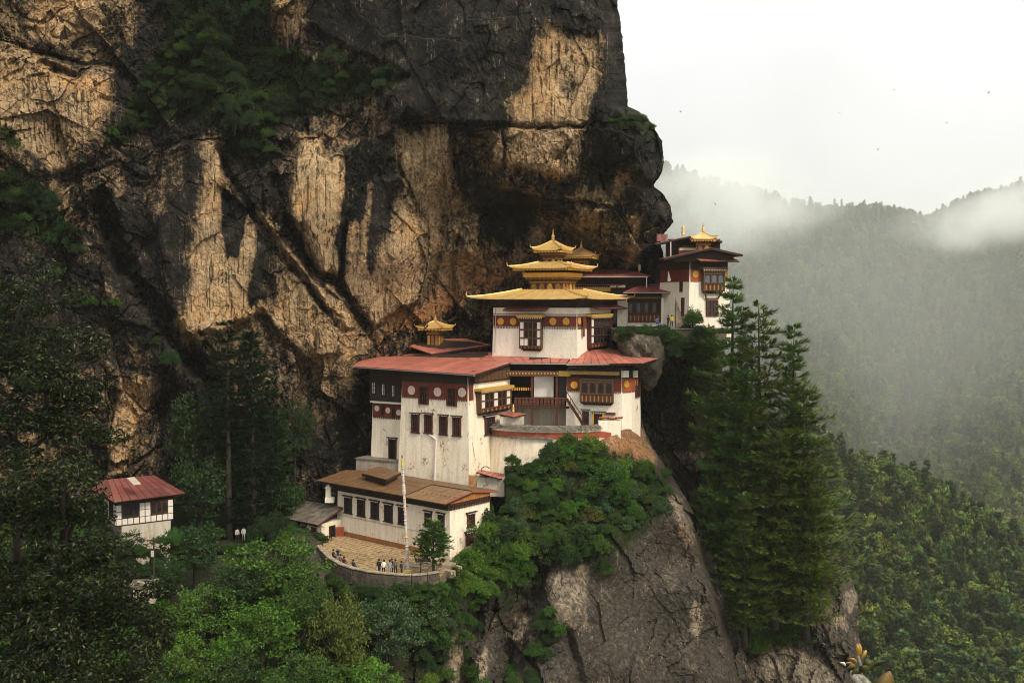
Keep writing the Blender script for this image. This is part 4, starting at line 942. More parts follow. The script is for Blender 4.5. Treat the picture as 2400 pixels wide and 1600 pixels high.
# drainpipe with its raked top
u, z = fA.hit(1027, 1028)
pipe(MON, [fA.W(fA.hit(1010, 1017)[0], fA.hit(1010, 1017)[1], .12), fA.W(u, z, .14), fA.W(fA.hit(1025, 1130)[0], fA.hit(1025, 1130)[1], .14)], .11, PANEL)
pipe(MON, [fA2.W(fA2.hit(1150, 1046)[0], fA2.hit(1150, 1046)[1], .2), fA2.W(fA2.hit(1150, 1098)[0], fA2.hit(1150, 1098)[1], .2)], .16, WRED, 'timber_post')
pipe(MON, [fA.W(-.25, upz(fA, 1100, 945), .12), fA2.W(.9, upz(fA2, 1120, 1075), .16)], .025, DARK, 'cable')
# left wing, set back
cw = fA.W(-LA + .4, 0, -1.6); fW = Fac(cw, -30, ZT, .03)
uL = fW.hit(877, 950)[0]
zw0 = upz(fW, 900, 1078); pW = [fW.W(uL, 0), fW.W(.4, 0), fW.W(.4, 0, -8), fW.W(uL, 0, -8)]
new_block(MON, 'wall', [(p.x, p.y) for p in pW], zw0 - 1, ZT - .1, .03, WALL)
band(fW, MON, uL - .3, .3, upz(fW, 905, 939), ZT + .2, .45, .6, WDK, 'timber_gallery')
for x, t, b in ((882.5, 894, 922), (905, 897, 926), (928.5, 900, 929)):
    o = window(fW, MON, x, t, b, 9, style='lattice', pane=PANEL, lintel=False, frame=WDK, off=.48, label='white shuttered window in the dark timber gallery')
band(fW, MON, uL - .2, .3, upz(fW, 905, 944), upz(fW, 905, 940), .5, .6, PANEL, 'ledge')
zq = upz(fW, 905, 977)
band(fW, MON, uL, .3, zq, upz(fW, 905, 946), .14, .3, REDB, 'red_frieze'); dentils(fW, MON, uL, .3, zq - .16, .16, .15, .32, WMID)
for x, y in ((887, 956), (913, 961), (938, 966)): wall_disc(fW, MON, x, y, 5, PINKW, 7.5, off=.2)
for x in (901, 926): window(fW, MON, x, 949 + (x - 901) * .2, 972 + (x - 901) * .2, 7, lintel=False, off=.1, frame=WDK)
d = window(fW, MON, 924, 1028, 1075, 18, name='door', style='plain', pane=DARK, label='dark doorway in the wing')
# rough stone base below the wing
u0 = fW.hit(858, 1090)[0]; pB = [fW.W(u0, 0, 2.2), fW.W(.6, 0, 1.4), fW.W(.6, 0, -1), fW.W(u0, 0, -1)]
new_block(MON, 'stone_base', [(p.x, p.y) for p in pB], P(860, 1150, 138).z, upz(fW, 900, 1074), .02, WALL_D)
m = MB(); zc = upz(fW, 900, 1074); q = [p + Vector((0, 0, zc + .003)) for p in [fW.W(u0 - .15, 0, 2.35), fW.W(.6, 0, 1.55), fW.W(.6, 0, -.6), fW.W(u0 - .15, 0, -.6)]]
m.hexa(q + [p + Vector((0, 0, .16)) for p in q]); m.part('coping', SLATE, MON)
# gallery between the two blocks
gL = P(1180, 900, 138.5); gR = P(1335, 900, 138.0); fG = Fac(gL, math.degrees(math.atan2(gR.y - gL.y, gR.x - gL.x)), 0, 0)
UG = (Vector((gR.x, gR.y, 0)) - fG.p).length
def gu(x, y): return fG.hit(x, y)
m = MB(); q0 = fG.W(-2, 0, -6); q1 = fG.W(UG + 1, 0, -6); zt_ = P(1250, 850, 138).z; zb_ = P(1250, 1030, 138).z
m.hexa([fG.W(-2, zb_, -6), fG.W(UG + 1, zb_, -6), fG.W(UG + 1, zb_, -6.4), fG.W(-2, zb_, -6.4), fG.W(-2, zt_, -6), fG.W(UG + 1, zt_, -6), fG.W(UG + 1, zt_, -6.4), fG.W(-2, zt_, -6.4)]); m.part('gallery_back_wall', WDK, MON)
zfl = gu(1250, 951)[1]
band(fG, MON, -1.5, UG, zfl - .3, zfl, .2, 6.1, WDK, 'gallery_floor')
band(fG, MON, -1.5, UG, zb_ - .4, zfl - .31, -3.2, .4, WALL_G, 'undercroft_wall')
a, b = gu(1250, 888); band(fG, MON, gu(1251, 900)[0], gu(1297, 900)[0], gu(1270, 932)[1], gu(1270, 884)[1], -1.2, .1, PANEL, 'white_awning_sheet')
band(fG, MON, gu(1185, 880)[0], gu(1310, 880)[0], gu(1250, 881)[1], gu(1250, 869)[1], .25, .3, WMID, 'painted_beam'); dentils(fG, MON, gu(1185, 880)[0], gu(1310, 880)[0], gu(1250, 876)[1], .34, .18, .42, GOLDP)
band(fG, MON, gu(1309, 880)[0] + .02, gu(1337, 880)[0], gu(1320, 881)[1], gu(1320, 869)[1], .30, .3, GOLDP, 'painted_beam')
for x in (1247, 1305):
    band(fG, MON, gu(x - 3, 950)[0], gu(x + 3, 950)[0], zb_ - .4, gu(x, 882)[1], .1, .25, WRED, 'post')
for x0, x1, z0, z1 in ((1205, 1325, 951, 951),):
    ua, ub = gu(x0, 940)[0], gu(x1, 940)[0]; zt2 = gu(1260, 931)[1]
    band(fG, MON, ua, ub, zt2 - .09, zt2, .22, .12, WMID, 'handrail'); band(fG, MON, ua, ub, zfl + .02, zfl + .12, .22, .12, WRED, 'bottom_rail')
    n = 14
    for i in range(n):
        m = MB(); w_ = (ub - ua) / n; m.box(-w_ * .4, w_ * .4, -.03, .03, .13, zt2 - zfl - .1, 0); m.disc(w_ * .25, -.06, .03, (zt2 - zfl) * .5, 8, 1)
        put('carved_panel', m.mesh('carved_panel', [WRED, WMID]), MON, fG.W(ua + (i + .5) * w_, zfl, .18), fG.a)
dentils(fG, MON, gu(1200, 955)[0], gu(1328, 955)[0], zfl - .28, .26, .12, .4, WMID, 'joist_ends', .22)
# row of yellow and red prayer flags under the gallery roof: one string each
for i in range(10):
    x = 1196 + i * 5.3; ua, zz = gu(x, 908); m = MB(); m.box(-.09, .09, -.01, .01, -.42, 0); put('hanging_pennant', m.mesh('hanging_pennant', DISC), MON, fG.W(ua, zz, -.3), fG.a)
for i in range(9):
    x = 1206 + i * 4.6; ua, zz = gu(x, 942); m = MB(); arch_prism(m, 0, .2, -.45, .1, -.03, .03, 0, .5); put('painted_panel', m.mesh('painted_panel', WOR if i % 2 else REDW), MON, fG.W(ua, zz, -.5), fG.a)
# dark doorway and stair down to the court
band(fG, MON, gu(1309, 900)[0], gu(1328, 900)[0], zfl + .01, gu(1318, 884)[1], -.4, .1, DARK, 'doorway')
sa = P(1328, 934, 137); sb = P(1366, 994, 135.5); m = MB()
for off_ in (0, 1.1):
    o_ = Vector((.0, off_, 0)); m.bar(sa + o_, sb + o_, .12, .35)
m.part('stair_stringer', WRED, MON); m = MB(); m.bar(sa + Vector((0, -.1, .95)), sb + Vector((0, -.1, .95)), .09, .09); m.part('handrail', WMID, MON)
for i in range(11):
    p = lerp(sa, sb, (i + .5) / 11); m = MB(); m.box(-.2, .2, 0, 1.1, -.04, .04); put('stair_tread', m.mesh('stair_tread', WMID), MON, p)
for i in range(5):
    p = lerp(sa, sb, i / 4) + Vector((0, -.1, 0)); m = MB(); m.box(-.03, .03, -.03, .03, 0, .95); put('baluster', m.mesh('baluster', WMID), MON, p)
# the broad roof in three tilted planes
A = P(827, 858, 139.6); B = P(1112, 878, 129.0); Cc = P(1197, 850, 139.2); Dd = P(905, 835, 149.0)
E = P(1352, 823, 141); G2 = P(1328, 851, 137)
roof(MON, [(A, B, Cc, Dd, 13, 3), (P(842, 848, 146), A, Dd, P(900, 832, 152), 3, 2)], RED_TIN, .24)
roof(MON, [(Cc, G2, E, P(1150, 826, 145.5), 7, 2), (Dd, Cc + Vector((0, .05, 0)), P(1152, 826, 145.4), P(1010, 826, 152), 9, 2)], RED_TIN, .22)
for a, b in ((A, B), (Cc, G2)): pipe(MON, [a + Vector((0, -.08, -.1)), b + Vector((0, -.08, -.1))], .075, GUTTER, 'gutter')
# rafters under the main eave
m = MB()
for i in range(26):
    t = (i + .5) / 26; p = lerp(A, B, t) + Vector((0, 0, -.3)); m.bar(p + fA.n * -.1, p + fA.n * -2.4 + Vector((0, 0, .1)), .14, .16)
m.part('rafters', WDK, MON, kind='stuff')
# rear red roof with its gilded lantern
A = P(921, 798, 153.0); B = P(1014, 829.5, 147.2); Cc = P(1150, 808, 149.5); Dd = P(1088, 793, 156)
roof(MON, [(A, B, Cc, Dd, 9, 3)], RED_TIN, .22); 
band(Fac(B, math.degrees(math.atan2(B.y - A.y, B.x - A.x)), 0, 0), MON, -7.5, 6, B.z - 1.6, B.z - .3, -1.0, .4, WDK, 'rear_wall')

LAN = thing('gilded_lantern', P(1020, 803, 151), 'small gilded roof lantern alone on the rear red roof, left of the temple', 'roof lantern', 'gilded roof lanterns')
cc = P(1020, 800, 151.5); z0 = P(1020, 812, 151.5).z; z1 = P(1020, 777, 151.5).z; sc = 151.5 / 2400
drum(LAN, cc, -20, 20 * sc * .72, z0, z1, 3); zt = stepped_cornice(LAN, cc, -20, 20 * sc * .72, z1, (.2, .45), .22, (WRED, WRED))
gold_roof(LAN, cc, -20, 44 * sc * .75, .12, P(1020, 767, 151.5).z, P(1020, 752, 151.5).z, .2, .28); spire(LAN, (cc.x, cc.y, P(1020, 753, 151.5).z), 17 * sc, .62)

# ------------------------------------------------------------------ right-hand house at the cliff edge
HB = thing('monastery_house', P(1420, 1000, 136.5), 'white house with a four arched bay window at the cliff edge', 'monastery house')
p1, p2, p3, p4, p5 = P(1329, 950, 138), P(1457, 950, 136), P(1479, 950, 137.2), P(1498, 950, 140), P(1500, 950, 148)
zt = P(1400, 866, 136.5).z; zb = P(1400, 1075, 136.5).z
new_block(HB, 'wall', [(p.x, p.y) for p in (p1, p2, p3, p4, p5, P(1340, 950, 148))], zb, zt, .02, WALL_C)
def facets(a, b): return Fac(a, math.degrees(math.atan2(b.y - a.y, b.x - a.x)), zt, .02), (Vector((b.x - a.x, b.y - a.y))).length
fB, lB = facets(p1, p2); fB2, lB2 = facets(p2, p3); fB3, lB3 = facets(p3, p4)
zr0 = upz(fB, 1400, 917); zr1 = upz(fB, 1400, 887)
for f, l in ((fB, lB), (fB2, lB2), (fB3, lB3)):
    band(f, HB, 0.02, l - .02, zr0, zr1, .10, .2, REDB if f is fB else REDW, 'red_frieze'); dentils(f, HB, .05, l - .05, zr0 - .15, .11, .12, .27, WMID)  # turned facets in brighter red: the light on them put into the paint
    band(f, HB, .03, l - .03, zr1 + .01, zt + .05, .07, .2, WDK, 'timber_course')
band(fB, HB, .3, lB - .2, upz(fB, 1400, 877), upz(fB, 1400, 869), .9, .5, simple('shaded_gold_beam', (.26, .16, .04), (.17, .10, .03), 3, .7, .1), 'painted_beam')  # gold paint darkened, the shadow it hangs in is part of the colour
for f, x in ((fB2, 1462), (fB3, 1485)):
    u, z = f.hit(x, 876); m = MB(); m.box(-.5, .5, -.45, .2, -.45, .45); put('white_cap_block', m.mesh('white_cap_block', WALL_C), HB, f.W(u, z), f.a)
wall_disc(fB, HB, 1346.5, 901.6, 8.5, DISC, off=.15); wall_disc(fB2, HB, 1460 + 6, 900, 7, DISC, 9, off=.15); wall_disc(fB3, HB, 1489, 896, 6, DISC, 9, off=.15)
rabsel(fB, HB, 1363, 1439, 888, 943, [(.3, 'dddddddd'), (1.3, 'aaaa'), (1.0, 'rrrrrrrr')], .8, wood=WMID, cornice=False, label='four arched bay window with carved balcony')
window(fB3, HB, 1492, 884, 930, 10, lintel=False, off=.1)
# yellow doorway with its brown neighbours
window(fB, HB, 1373, 962, 993, 16, off=.02, lintel=True)
window(fB, HB, 1403, 966, 1003, 30, name='door', style='plain', frame=GOLDP, pane=DARK, off=.16, wide=1.25, label='yellow framed doorway')
band(fB, HB, fB.hit(1421, 970)[0], fB.hit(1443, 970)[0], upz(fB, 1430, 971), upz(fB, 1430, 966), .3, .4, WRED, 'lintel')
# small wall with orange tile cap in front of the door
pw = P(1403, 1000, 133.6); fw = Fac(pw, 2, 0, 0); zt2 = upz(fw, 1430, 985); zb2 = upz(fw, 1430, 1035)
band(fw, HB, 0, upz(fw, 1457, 990) * 0 + fw.hit(1455, 990)[0], zb2, zt2, 0, .8, WALL_C, 'porch_wall')
for i in range(9):
    m = MB(); m.box(-.17, .17, -.5, .55, -.05, .05); m.box(-.09, .09, -.5, .55, .051, .10)
    put('roof_tile', m.mesh('roof_tile', WOR if i % 3 else REDW), HB, fw.W(.15 + i * .36, zt2 + .25 + .05 * math.sin(i), -.4), rot=(-.28, .12, fw.a))
A = P(1328, 853, 136.6); B = P(1504, 851, 133.5); T = P(1543, 839, 138.5); C1 = P(1430, 818, 146); C0 = P(1361, 822, 140)
roof(HB, [(A, B, C1, C0, 9, 3), (B, T, T + (C1 - T) * .98 + Vector((0.1, .3, 0)), C1, 3, 2)], RED_TIN, .26)
pipe(HB, [A + Vector((0, -.1, -.1)), lerp(A, B, .57) + Vector((0, -.1, -.1))], .08, GUTTER, 'gutter')
m = MB()
for i in range(16):
    p = lerp(A, B, (i + .5) / 16) + Vector((0, .05, -.34)); m.bar(p, p + Vector((0, 2.3, .1)), .14, .16)
m.part('rafters', WDK, HB, kind='stuff')

# ------------------------------------------------------------------ curved court wall
CW = thing('court_wall', P(1280, 1040, 130), 'curved white wall with red stripe and slate coping', 'wall')
cpts = [P(1146, 1000, 135.5), P(1175, 1000, 133.4), P(1210, 1000, 131.8), P(1250, 1000, 131.0), P(1290, 1000, 130.8), P(1330, 1000, 131.2), P(1370, 1000, 132), P(1410, 1000, 133.0), P(1456, 1000, 134.4)]
cyt = [994, 997, 999.5, 1001, 1002, 1002, 1001, 998.5, 1004]
def ribbon(parent, name, mat, y0, y1, out0, out1, thick, i0=0, i1=None, kind=None):
    """a curved course of the wall between two heights (given by rows of the photograph at the wall)"""
    m = MB(); i1 = len(cpts) if i1 is None else i1; sec = []
    for i in range(i0, i1):
        p = cpts[i]; a = cpts[max(0, i - 1)]; b = cpts[min(len(cpts) - 1, i + 1)]; d = Vector((b.x - a.x, b.y - a.y, 0)).normalized(); n = Vector((d.y, -d.x, 0))
        q = Vector((p.x, p.y, 0)); zb_ = P(1200, y0(i), p.y).z; zt_ = P(1200, y1(i), p.y).z
        sec.append([q + n * out0 + Vector((0, 0, zb_)), q + n * out1 + Vector((0, 0, zt_)), q - n * thick + Vector((0, 0, zt_)), q - n * thick + Vector((0, 0, zb_))])
    m.loft(sec); return m.part(name, mat, parent, kind=kind)
ribbon(CW, 'wall', WALL, lambda i: 1120, lambda i: cyt[i] + 27, .55, 0, 1.0)
ribbon(CW, 'white_course', WALL_C, lambda i: cyt[i] + 12, lambda i: cyt[i] + 6, -.02, -.02, .7, 0, 8)
ribbon(CW, 'red_stripe', REDW, lambda i: cyt[i] + 27.3, lambda i: cyt[i] + 12.2, .04, .02, .7)
ribbon(CW, 'white_course', WALL, lambda i: cyt[i] + 29, lambda i: cyt[i] + 27.2, .10, .10, .6, 4)
def coping(parent, i0, i1, dy, n, wd, mat, name='coping_slate', rows=2):
    for r in range(rows):
        for k in range(n):
            t = i0 + (i1 - i0) * (k + random.uniform(.3, .7)) / n; i = min(int(t), len(cpts) - 2); f = t - i
            p = lerp(cpts[i], cpts[i + 1], f); d = (cpts[i + 1] - cpts[i]); d.z = 0; L_ = d.length; d.normalize()
            zz = P(1200, lerp(cyt[i], cyt[i + 1], f) + dy, p.y).z
            seg = sum((cpts[j + 1] - cpts[j]).length for j in range(len(cpts) - 1)) * (i1 - i0) / (len(cpts) - 1) / n
            m = MB(); s = seg * random.uniform(.8, 1.2); m.box(-s / 2, s / 2, -wd * random.uniform(.42, .58), wd * .5, -.05, .05, 0, .02, .02)
            n_ = Vector((d.y, -d.x, 0)); q = Vector((p.x, p.y, zz)) + n_ * (.0 - r * .28) + Vector((0, 0, r * .13 + random.uniform(-.03, .03)))
            put(name, m.mesh(name, mat), parent, q, rot=(.10 + random.uniform(-.08, .08), random.uniform(-.06, .06), math.atan2(d.y, d.x)))
coping(CW, 0, 7, 4, 40, 1.0, SLATE, rows=3); coping(CW, 0, 4.2, 25, 22, .9, SLATE, rows=2)
# the court behind the wall
m = MB(); zc = P(1280, 1012, 133).z - .7; m.poly([(p.x, p.y, zc) for p in cpts] + [(P(1456, 1000, 145).x, 145, zc), (P(1146, 1000, 145).x, 145, zc)]); m.part('court_floor', STONE, CW)
# shrine with a red roof and gilt banner in the court
SH = thing('shrine', P(1200, 995, 134), 'little shrine with flat red roof and gilt banner', 'shrine')
cc = P(1200, 995, 135); zb_ = zc; z1 = P(1200, 975, 135).z
m = MB(); m.box(cc.x - 1.6, cc.x + 1.6, cc.y - .6, cc.y + 1.2, zb_, z1); m.part('wall', WALL_G, SH)
A = P(1168, 970, 135.0); B = P(1204, 977, 133.2); Cq = P(1234, 970, 135); Dq = P(1196, 965, 137)
roof(SH, [(A, B, Cq, Dq, 4, 2)], RED_TIN, .12); banner_cyl(SH, P(1203, 968, 134.6), 22 * 134.6 / 2400, .32)

# ================================================================== THE GOLDEN ROOFED TEMPLE
C4 = P(1352, 780, 138); TH = 26; TS = 12.6
d1 = Vector((math.cos(R(TH)), -math.sin(R(TH)), 0)); d2 = Vector((math.sin(R(TH)), math.cos(R(TH)), 0))
TC = Vector((C4.x, C4.y, 0)) + (-d1 + d2) * TS / 2
TEM = thing('temple', (TC.x, TC.y, P(1352, 835, 138).z), 'white temple with three tiers of golden roofs and spire', 'temple')
zt = P(1352, 722, 138).z; zb = P(1352, 850, 138).z
fT = Fac(C4, -TH, zt, .02); fT2 = Fac(C4, 90 - TH, zt, .02)
q = [fT.W(-TS, zt), fT.W(0, zt), fT2.W(TS, zt), fT2.W(TS, zt) - d1 * TS]
new_block(TEM, 'wall', [(p.x, p.y) for p in q], zb, zt, .02, WALL_C)
for f, ua, ub in ((fT, -TS, 0), (fT2, 0, TS)):
    zr0 = upz(fT, 1250, 765); zr1 = upz(fT, 1250, 740)
    band(f, TEM, ua + .03, ub - .03, zr0, zr1, .08, .2, REDB, 'red_frieze'); dentils(f, TEM, ua, ub, zr0 - .16, .10, .11, .24, WMID); dentils(f, TEM, ua, ub, zr0 - .30, .09, .10, .24, WRED, 'dentil_trim', .11)
    dentils(f, TEM, ua, ub, zr1 + .02, .10, .11, .24, PANEL); dentils(f, TEM, ua, ub, zr1 + .16, .12, .11, .24, WRED)
    band(f, TEM, ua + .02, ub - .02, zr1 + .28, zt + .02, .12, .3, WALL_C, 'white_course')
for x in (1174.6, 1204, 1297, 1328): wall_disc(fT, TEM, x, 753, 8.3, DISC, 9, off=.12)
wall_disc(fT2, TEM, 1355.5, 752, 5, DISC, 9, off=.12)
rabsel(fT, TEM, 1223, 1273, 748, 817, [(.25, 'dddddd'), (1, 'waaaw'), (1, 'waaaw'), (1, 'wwaaw'), (.3, 'rrrrrr')], .6, wood=WMID, corn_mat=GOLDP, label='bay window facing the valley side')
rabsel(fT2, TEM, 1374, 1419, 746, 813, [(1, 'wddddd'), (1, 'wddddd'), (.9, 'wddddd'), (.5, 'rrrrrr')], .6, wood=WRED, corn_mat=GOLDP, label='red lattice bay window on the right face')
window(fT2, TEM, 1426, 748, 785, 9, lintel=False, off=.1)
u, z = fT2.hit(1362.5, 741); m = MB(); m.box(-.28, .28, -.03, .03, 0, z - fT2.hit(1362.5, 789)[1]); put('hanging_banner', m.mesh('hanging_banner', REDB), TEM, fT2.W(u, fT2.hit(1362.5, 789)[1], .3), fT2.a)
pipe(TEM, [fT.W(fT.hit(1163, 722)[0], zt, .15), fT.W(fT.hit(1162, 826)[0], upz(fT, 1162, 826), .15)], .06, GUTTER)
# little red awnings above the bays
for f, xa, xb, y in ((fT, 1190, 1288, 723), (fT2, 1379, 1448, 719)):
    a0 = f.hit(xa, y); a1 = f.hit(xb, y); zz = f.hit((xa + xb) / 2, y)[1]
    roof(TEM, [(f.W(a0[0], zz - .25, 1.5), f.W(a1[0], zz - .25, 1.5), f.W(a1[0], zz + .25, .1), f.W(a0[0], zz + .25, .1), 4, 1)], MAROON_TIN, .1, name='awning')
sc = 145 / 2400
deg = -TH
# timber under the big roof
sq_block(TEM, TC, deg, TS / 2 - .1, TS / 2 + .5, zt + .03, P(1290, 700, 146).z - .35, WDK, 'timber_course')
gold_roof(TEM, TC, deg, 8.75, 3.3, P(1384, 699, 137.5).z, P(1290, 678, 146.5).z, .22, .55, fringe=False)
m = MB(); a_ = R(deg); s_ = 8.2
for sd in range(4):
    for i in range(22):
        v = -s_ + 2 * s_ * (i + .5) / 22; x, y = [(v, -s_), (s_, v), (-v, s_), (-s_, -v)][sd]
        Wl = lambda x, y, z: Vector((TC.x + x * math.cos(a_) - y * math.sin(a_), TC.y + x * math.sin(a_) + y * math.cos(a_), z))
        k = .78; m.bar(Wl(x, y, P(1384, 700, 137.5).z - .22), Wl(x * (k if abs(x) == s_ else 1), y * (k if abs(y) == s_ else 1), P(1384, 700, 137.5).z - .02), .13, .15)
m.part('rafters', WRED, TEM, kind='stuff')
zA = P(1290, 681, 146).z; zB = P(1290, 660, 146).z
drum(TEM, TC, deg, 2.45, zA, zB, 4); z = stepped_cornice(TEM, TC, deg, 2.45, zB, (.3, .6), (P(1290, 650, 146).z - zB) / 2, (WRED, WMID))
sq_block(TEM, TC, deg, 3.15, 3.3, z + .003, P(1290, 640, 146).z, GOLDP, 'golden_band'); zC = P(1290, 640, 146).z
sq_block(TEM, TC, deg, 2.9, 3.2, zC + .003, P(1290, 630, 146).z, WDK, 'timber_course')
gold_roof(TEM, TC, deg, 4.62, 1.5, P(1335, 626, 142).z, P(1290, 614, 146.5).z, .2, .42)
zA = P(1290, 621, 146).z; zB = P(1290, 605, 146).z
drum(TEM, TC, deg, 1.05, zA, zB, 2); z = stepped_cornice(TEM, TC, deg, 1.05, zB, (.2, .45, .75), (P(1290, 587, 146).z - zB) / 3, (WRED, WMID, WRED))
gold_roof(TEM, TC, deg, 2.25, .15, P(1312, 584, 144).z, P(1290, 564, 146.3).z, .3, .3)
spire(TEM, (TC.x, TC.y, P(1290, 566, 146.3).z), 31 * 146 / 2400, .62)

# ================================================================== HALLS BEHIND
HALL = thing('rear_hall', P(1440, 700, 156), 'low hall with maroon roof behind the golden temple', 'hall')
zt = P(1440, 650, 156).z
fH = Fac(P(1345, 700, 156), 0); LH = fH.hit(1512, 690)[0]
new_block(HALL, 'wall', [XY(1345, 700, 156), XY(1512, 700, 156), XY(1512, 700, 166), XY(1345, 700, 166)], P(1440, 775, 156).z, zt, .0, WDK)
band(fH, HALL, 0, fH.hit(1430, 678)[0], upz(fH, 1400, 683), upz(fH, 1400, 674), .5, .5, GOLDP, 'golden_band'); dentils(fH, HALL, 0, fH.hit(1430, 678)[0], upz(fH, 1400, 674), .4, .12, .26, PANEL)
roof(HALL, [(fH.W(0, upz(fH, 1400, 668), 1.2), fH.W(fH.hit(1455, 668)[0], upz(fH, 1400, 668), 1.2), fH.W(fH.hit(1455, 668)[0], upz(fH, 1400, 664.5), .1), fH.W(0, upz(fH, 1400, 664.5), .1), 6, 1)], MAROON_TIN, .08, name='awning')
for x0, x1 in ((1430, 1444), (1447, 1465)): band(fH, HALL, fH.hit(x0, 670)[0], fH.hit(x1, 670)[0], upz(fH, 1440, 674), upz(fH, 1440, 668), .35, .4, WALL_C, 'white_cap_block')
A = P(1352, 648, 153.5); B = P(1518, 648, 153.5); T = P(1528, 647, 155); C1 = P(1464, 631, 162); C0 = P(1384, 631, 162)
roof(HALL, [(A, B, C1, C0, 10, 2), (B, T, C1 + Vector((.4, .2, 0)), C1, 2, 2)], tin_mat('dusky_red_tin', (.34, .11, .09), (.26, .08, .065), .1), .2)
pipe(HALL, [A + Vector((0, -.1, -.06)), B + Vector((0, -.1, -.06))], .09, GUTTER, 'gutter'); pipe(HALL, [P(1515.5, 649, 153.3), P(1515.5, 681, 153.3)], .075, PANEL)
banner_cyl(HALL, P(1499, 640, 158), 27 * 158 / 2400, .5)
LAN2 = thing('gilded_lantern', P(1358, 640, 152), 'gilded roof lantern just right of the temple spire', 'roof lantern', 'gilded roof lanterns')
cc = P(1362, 620, 153); sc = 153 / 2400
zA = P(1362, 634, 153).z; zB = P(1362, 612, 153).z
drum(LAN2, cc, -14, 16 * sc, zA, zB, 3); stepped_cornice(LAN2, cc, -14, 16 * sc, zB, (.2, .5), (P(1362, 600, 153).z - zB) / 2, (WRED, WMID))
gold_roof(LAN2, cc, -14, 46 * sc * .80, .15, P(1362, 599, 151).z, P(1360, 582, 153).z, .2, .3, mat=simple('dull_gilding', (.58, .36, .15), (.45, .25, .10), .8, .5, .1, 5, 0, .3)); spire(LAN2, (cc.x, cc.y, P(1358, 584, 153).z), 22 * sc, .5)
# porch building
PO = thing('porch_building', P(1510, 765, 145), 'porch house with red lattice front between hall and tower', 'porch house')
fP = Fac(P(1446, 740, 151.5), 0); zfl2 = P(1500, 768, 145).z
new_block(PO, 'wall', [XY(1447, 740, 151.5), XY(1560, 740, 151.5), XY(1560, 740, 159), XY(1447, 740, 159)], zfl2, P(1500, 690, 151.5).z, 0, WALL_C)
band(fP, PO, fP.hit(1470, 700)[0], fP.hit(1582, 700)[0], upz(fP, 1500, 709), upz(fP, 1500, 687), .12, .3, WDK, 'timber_course')
band(fP, PO, fP.hit(1481, 700)[0], fP.hit(1547, 700)[0], upz(fP, 1500, 701), upz(fP, 1500, 694.5), .35, .2, WMID, 'painted_beam'); dentils(fP, PO, fP.hit(1481, 700)[0], fP.hit(1547, 700)[0], upz(fP, 1500, 698.5), .42, .14, .3, GOLDP)
rabsel(fP, PO, 1473, 1547, 709, 755, [(1.1, 'dadadada'), (.9, 'rrrrrrrr')], .35, wood=WRED, cornice=False, corbel=False, label='red lattice front with dark panes')
window(fP, PO, 1441, 727, 758, 9, lintel=False)
band(fP, PO, fP.hit(1548, 720)[0], fP.hit(1557, 720)[0], zfl2, upz(fP, 1552, 698), .9, .5, WALL_C, 'pillar')
band(fP, PO, fP.hit(1558, 720)[0], fP.hit(1576, 720)[0], zfl2, upz(fP, 1552, 690), .03, .1, DARK, 'doorway')
band(fP, PO, fP.hit(1578, 740)[0], fP.hit(1590, 740)[0], zfl2, upz(fP, 1585, 715), 1.2, .6, WALL_G, 'pillar')
A = P(1461, 685, 149); B = P(1581, 685, 149); C1 = P(1572, 666, 158); C0 = P(1508, 665, 158)
roof(PO, [(A, B, C1, C0, 8, 2)], tin_mat('deep_red_tin', (.28, .075, .065), (.21, .055, .048), .1), .2); pipe(PO, [A + Vector((0, -.1, -.05)), B + Vector((0, -.1, -.05))], .075, GUTTER, 'gutter'); pipe(PO, [B + Vector((-.1, -.05, -.1)), P(1579, 766, 149)], .065, PANEL)
# stone stair beside the tower
for i in range(13):
    y0 = 766 - i * 6.2; pL = P(1583 + i * .1, y0, 144.0 + i * .32); m = MB(); wd = 1.5 - i * .03
    m.box(0, wd, 0, 1.0, -.6, .0); put('stone_step', m.mesh('stone_step', STONE), PO, P(1585 - i * .15, y0 - 5, 144.0 + i * .32))
# ---- tower -----------------------------------------------------------
TW = thing('tower', P(1660, 768, 145), 'white corner tower with carved bay window beside the pines', 'tower')
zt = P(1660, 604, 145).z; zb = P(1660, 790, 145).z
t1, t2 = P(1617, 660, 144), P(1704, 660, 146.0); fX = Fac(t1, math.degrees(math.atan2(t2.y - t1.y, t2.x - t1.x)), zt, .045); lX = (t2 - t1).xy.length
t4 = t1 + fX.n * -8.5; fX3 = Fac(t4, math.degrees(fX.a) - 90, zt, .045)
t1 = Vector((t1.x, t1.y)); t2 = Vector((t2.x, t2.y)); nn = Vector((fX.n.x, fX.n.y))
new_block(TW, 'wall', [t1, t2, t2 - nn * 8.5, t1 - nn * 8.5], zb, zt, .045, WALL_C)
for f, l in ((fX, lX), (fX3, 8.5)):
    zr0 = upz(fX, 1660, 660); zr1 = upz(fX, 1660, 633)
    band(f, TW, .02, l - .02, zr0, zr1, .10, .2, REDB if f is fX3 else REDW, 'red_frieze'); band(f, TW, .0, l, zr1 + .01, zt, .12, .3, WDK, 'timber_course')  # left face in darker red: its shade put into the paint colour
for x in (1628, 1694): wall_disc(fX, TW, x, 643, 7.8, DISC, 8.5, off=.16)
rabsel(fX, TW, 1642, 1689, 637, 683, [(.25, 'dddddd'), (1, 'bbb'), (.85, 'rrrrr')], .8, wood=WMID, corn_mat=WMID, label='three arched bay window high on the tower')
window(fX, TW, 1665, 703, 741, 28, off=.05, lintel=False, label='dark lattice window low on the tower')
m = MB(); u, z = fX.hit(1665, 700)
for s in (-1, 1):
    m.bar(fX.W(u + s * 1.35, z + .9, .6), fX.W(u + s * .9, z - .1, .15), .16, .2)
m.bar(fX.W(u - .9, z + .05, .25), fX.W(u + .9, z + .05, .25), .2, .16); m.part('bracket', WMID, TW)
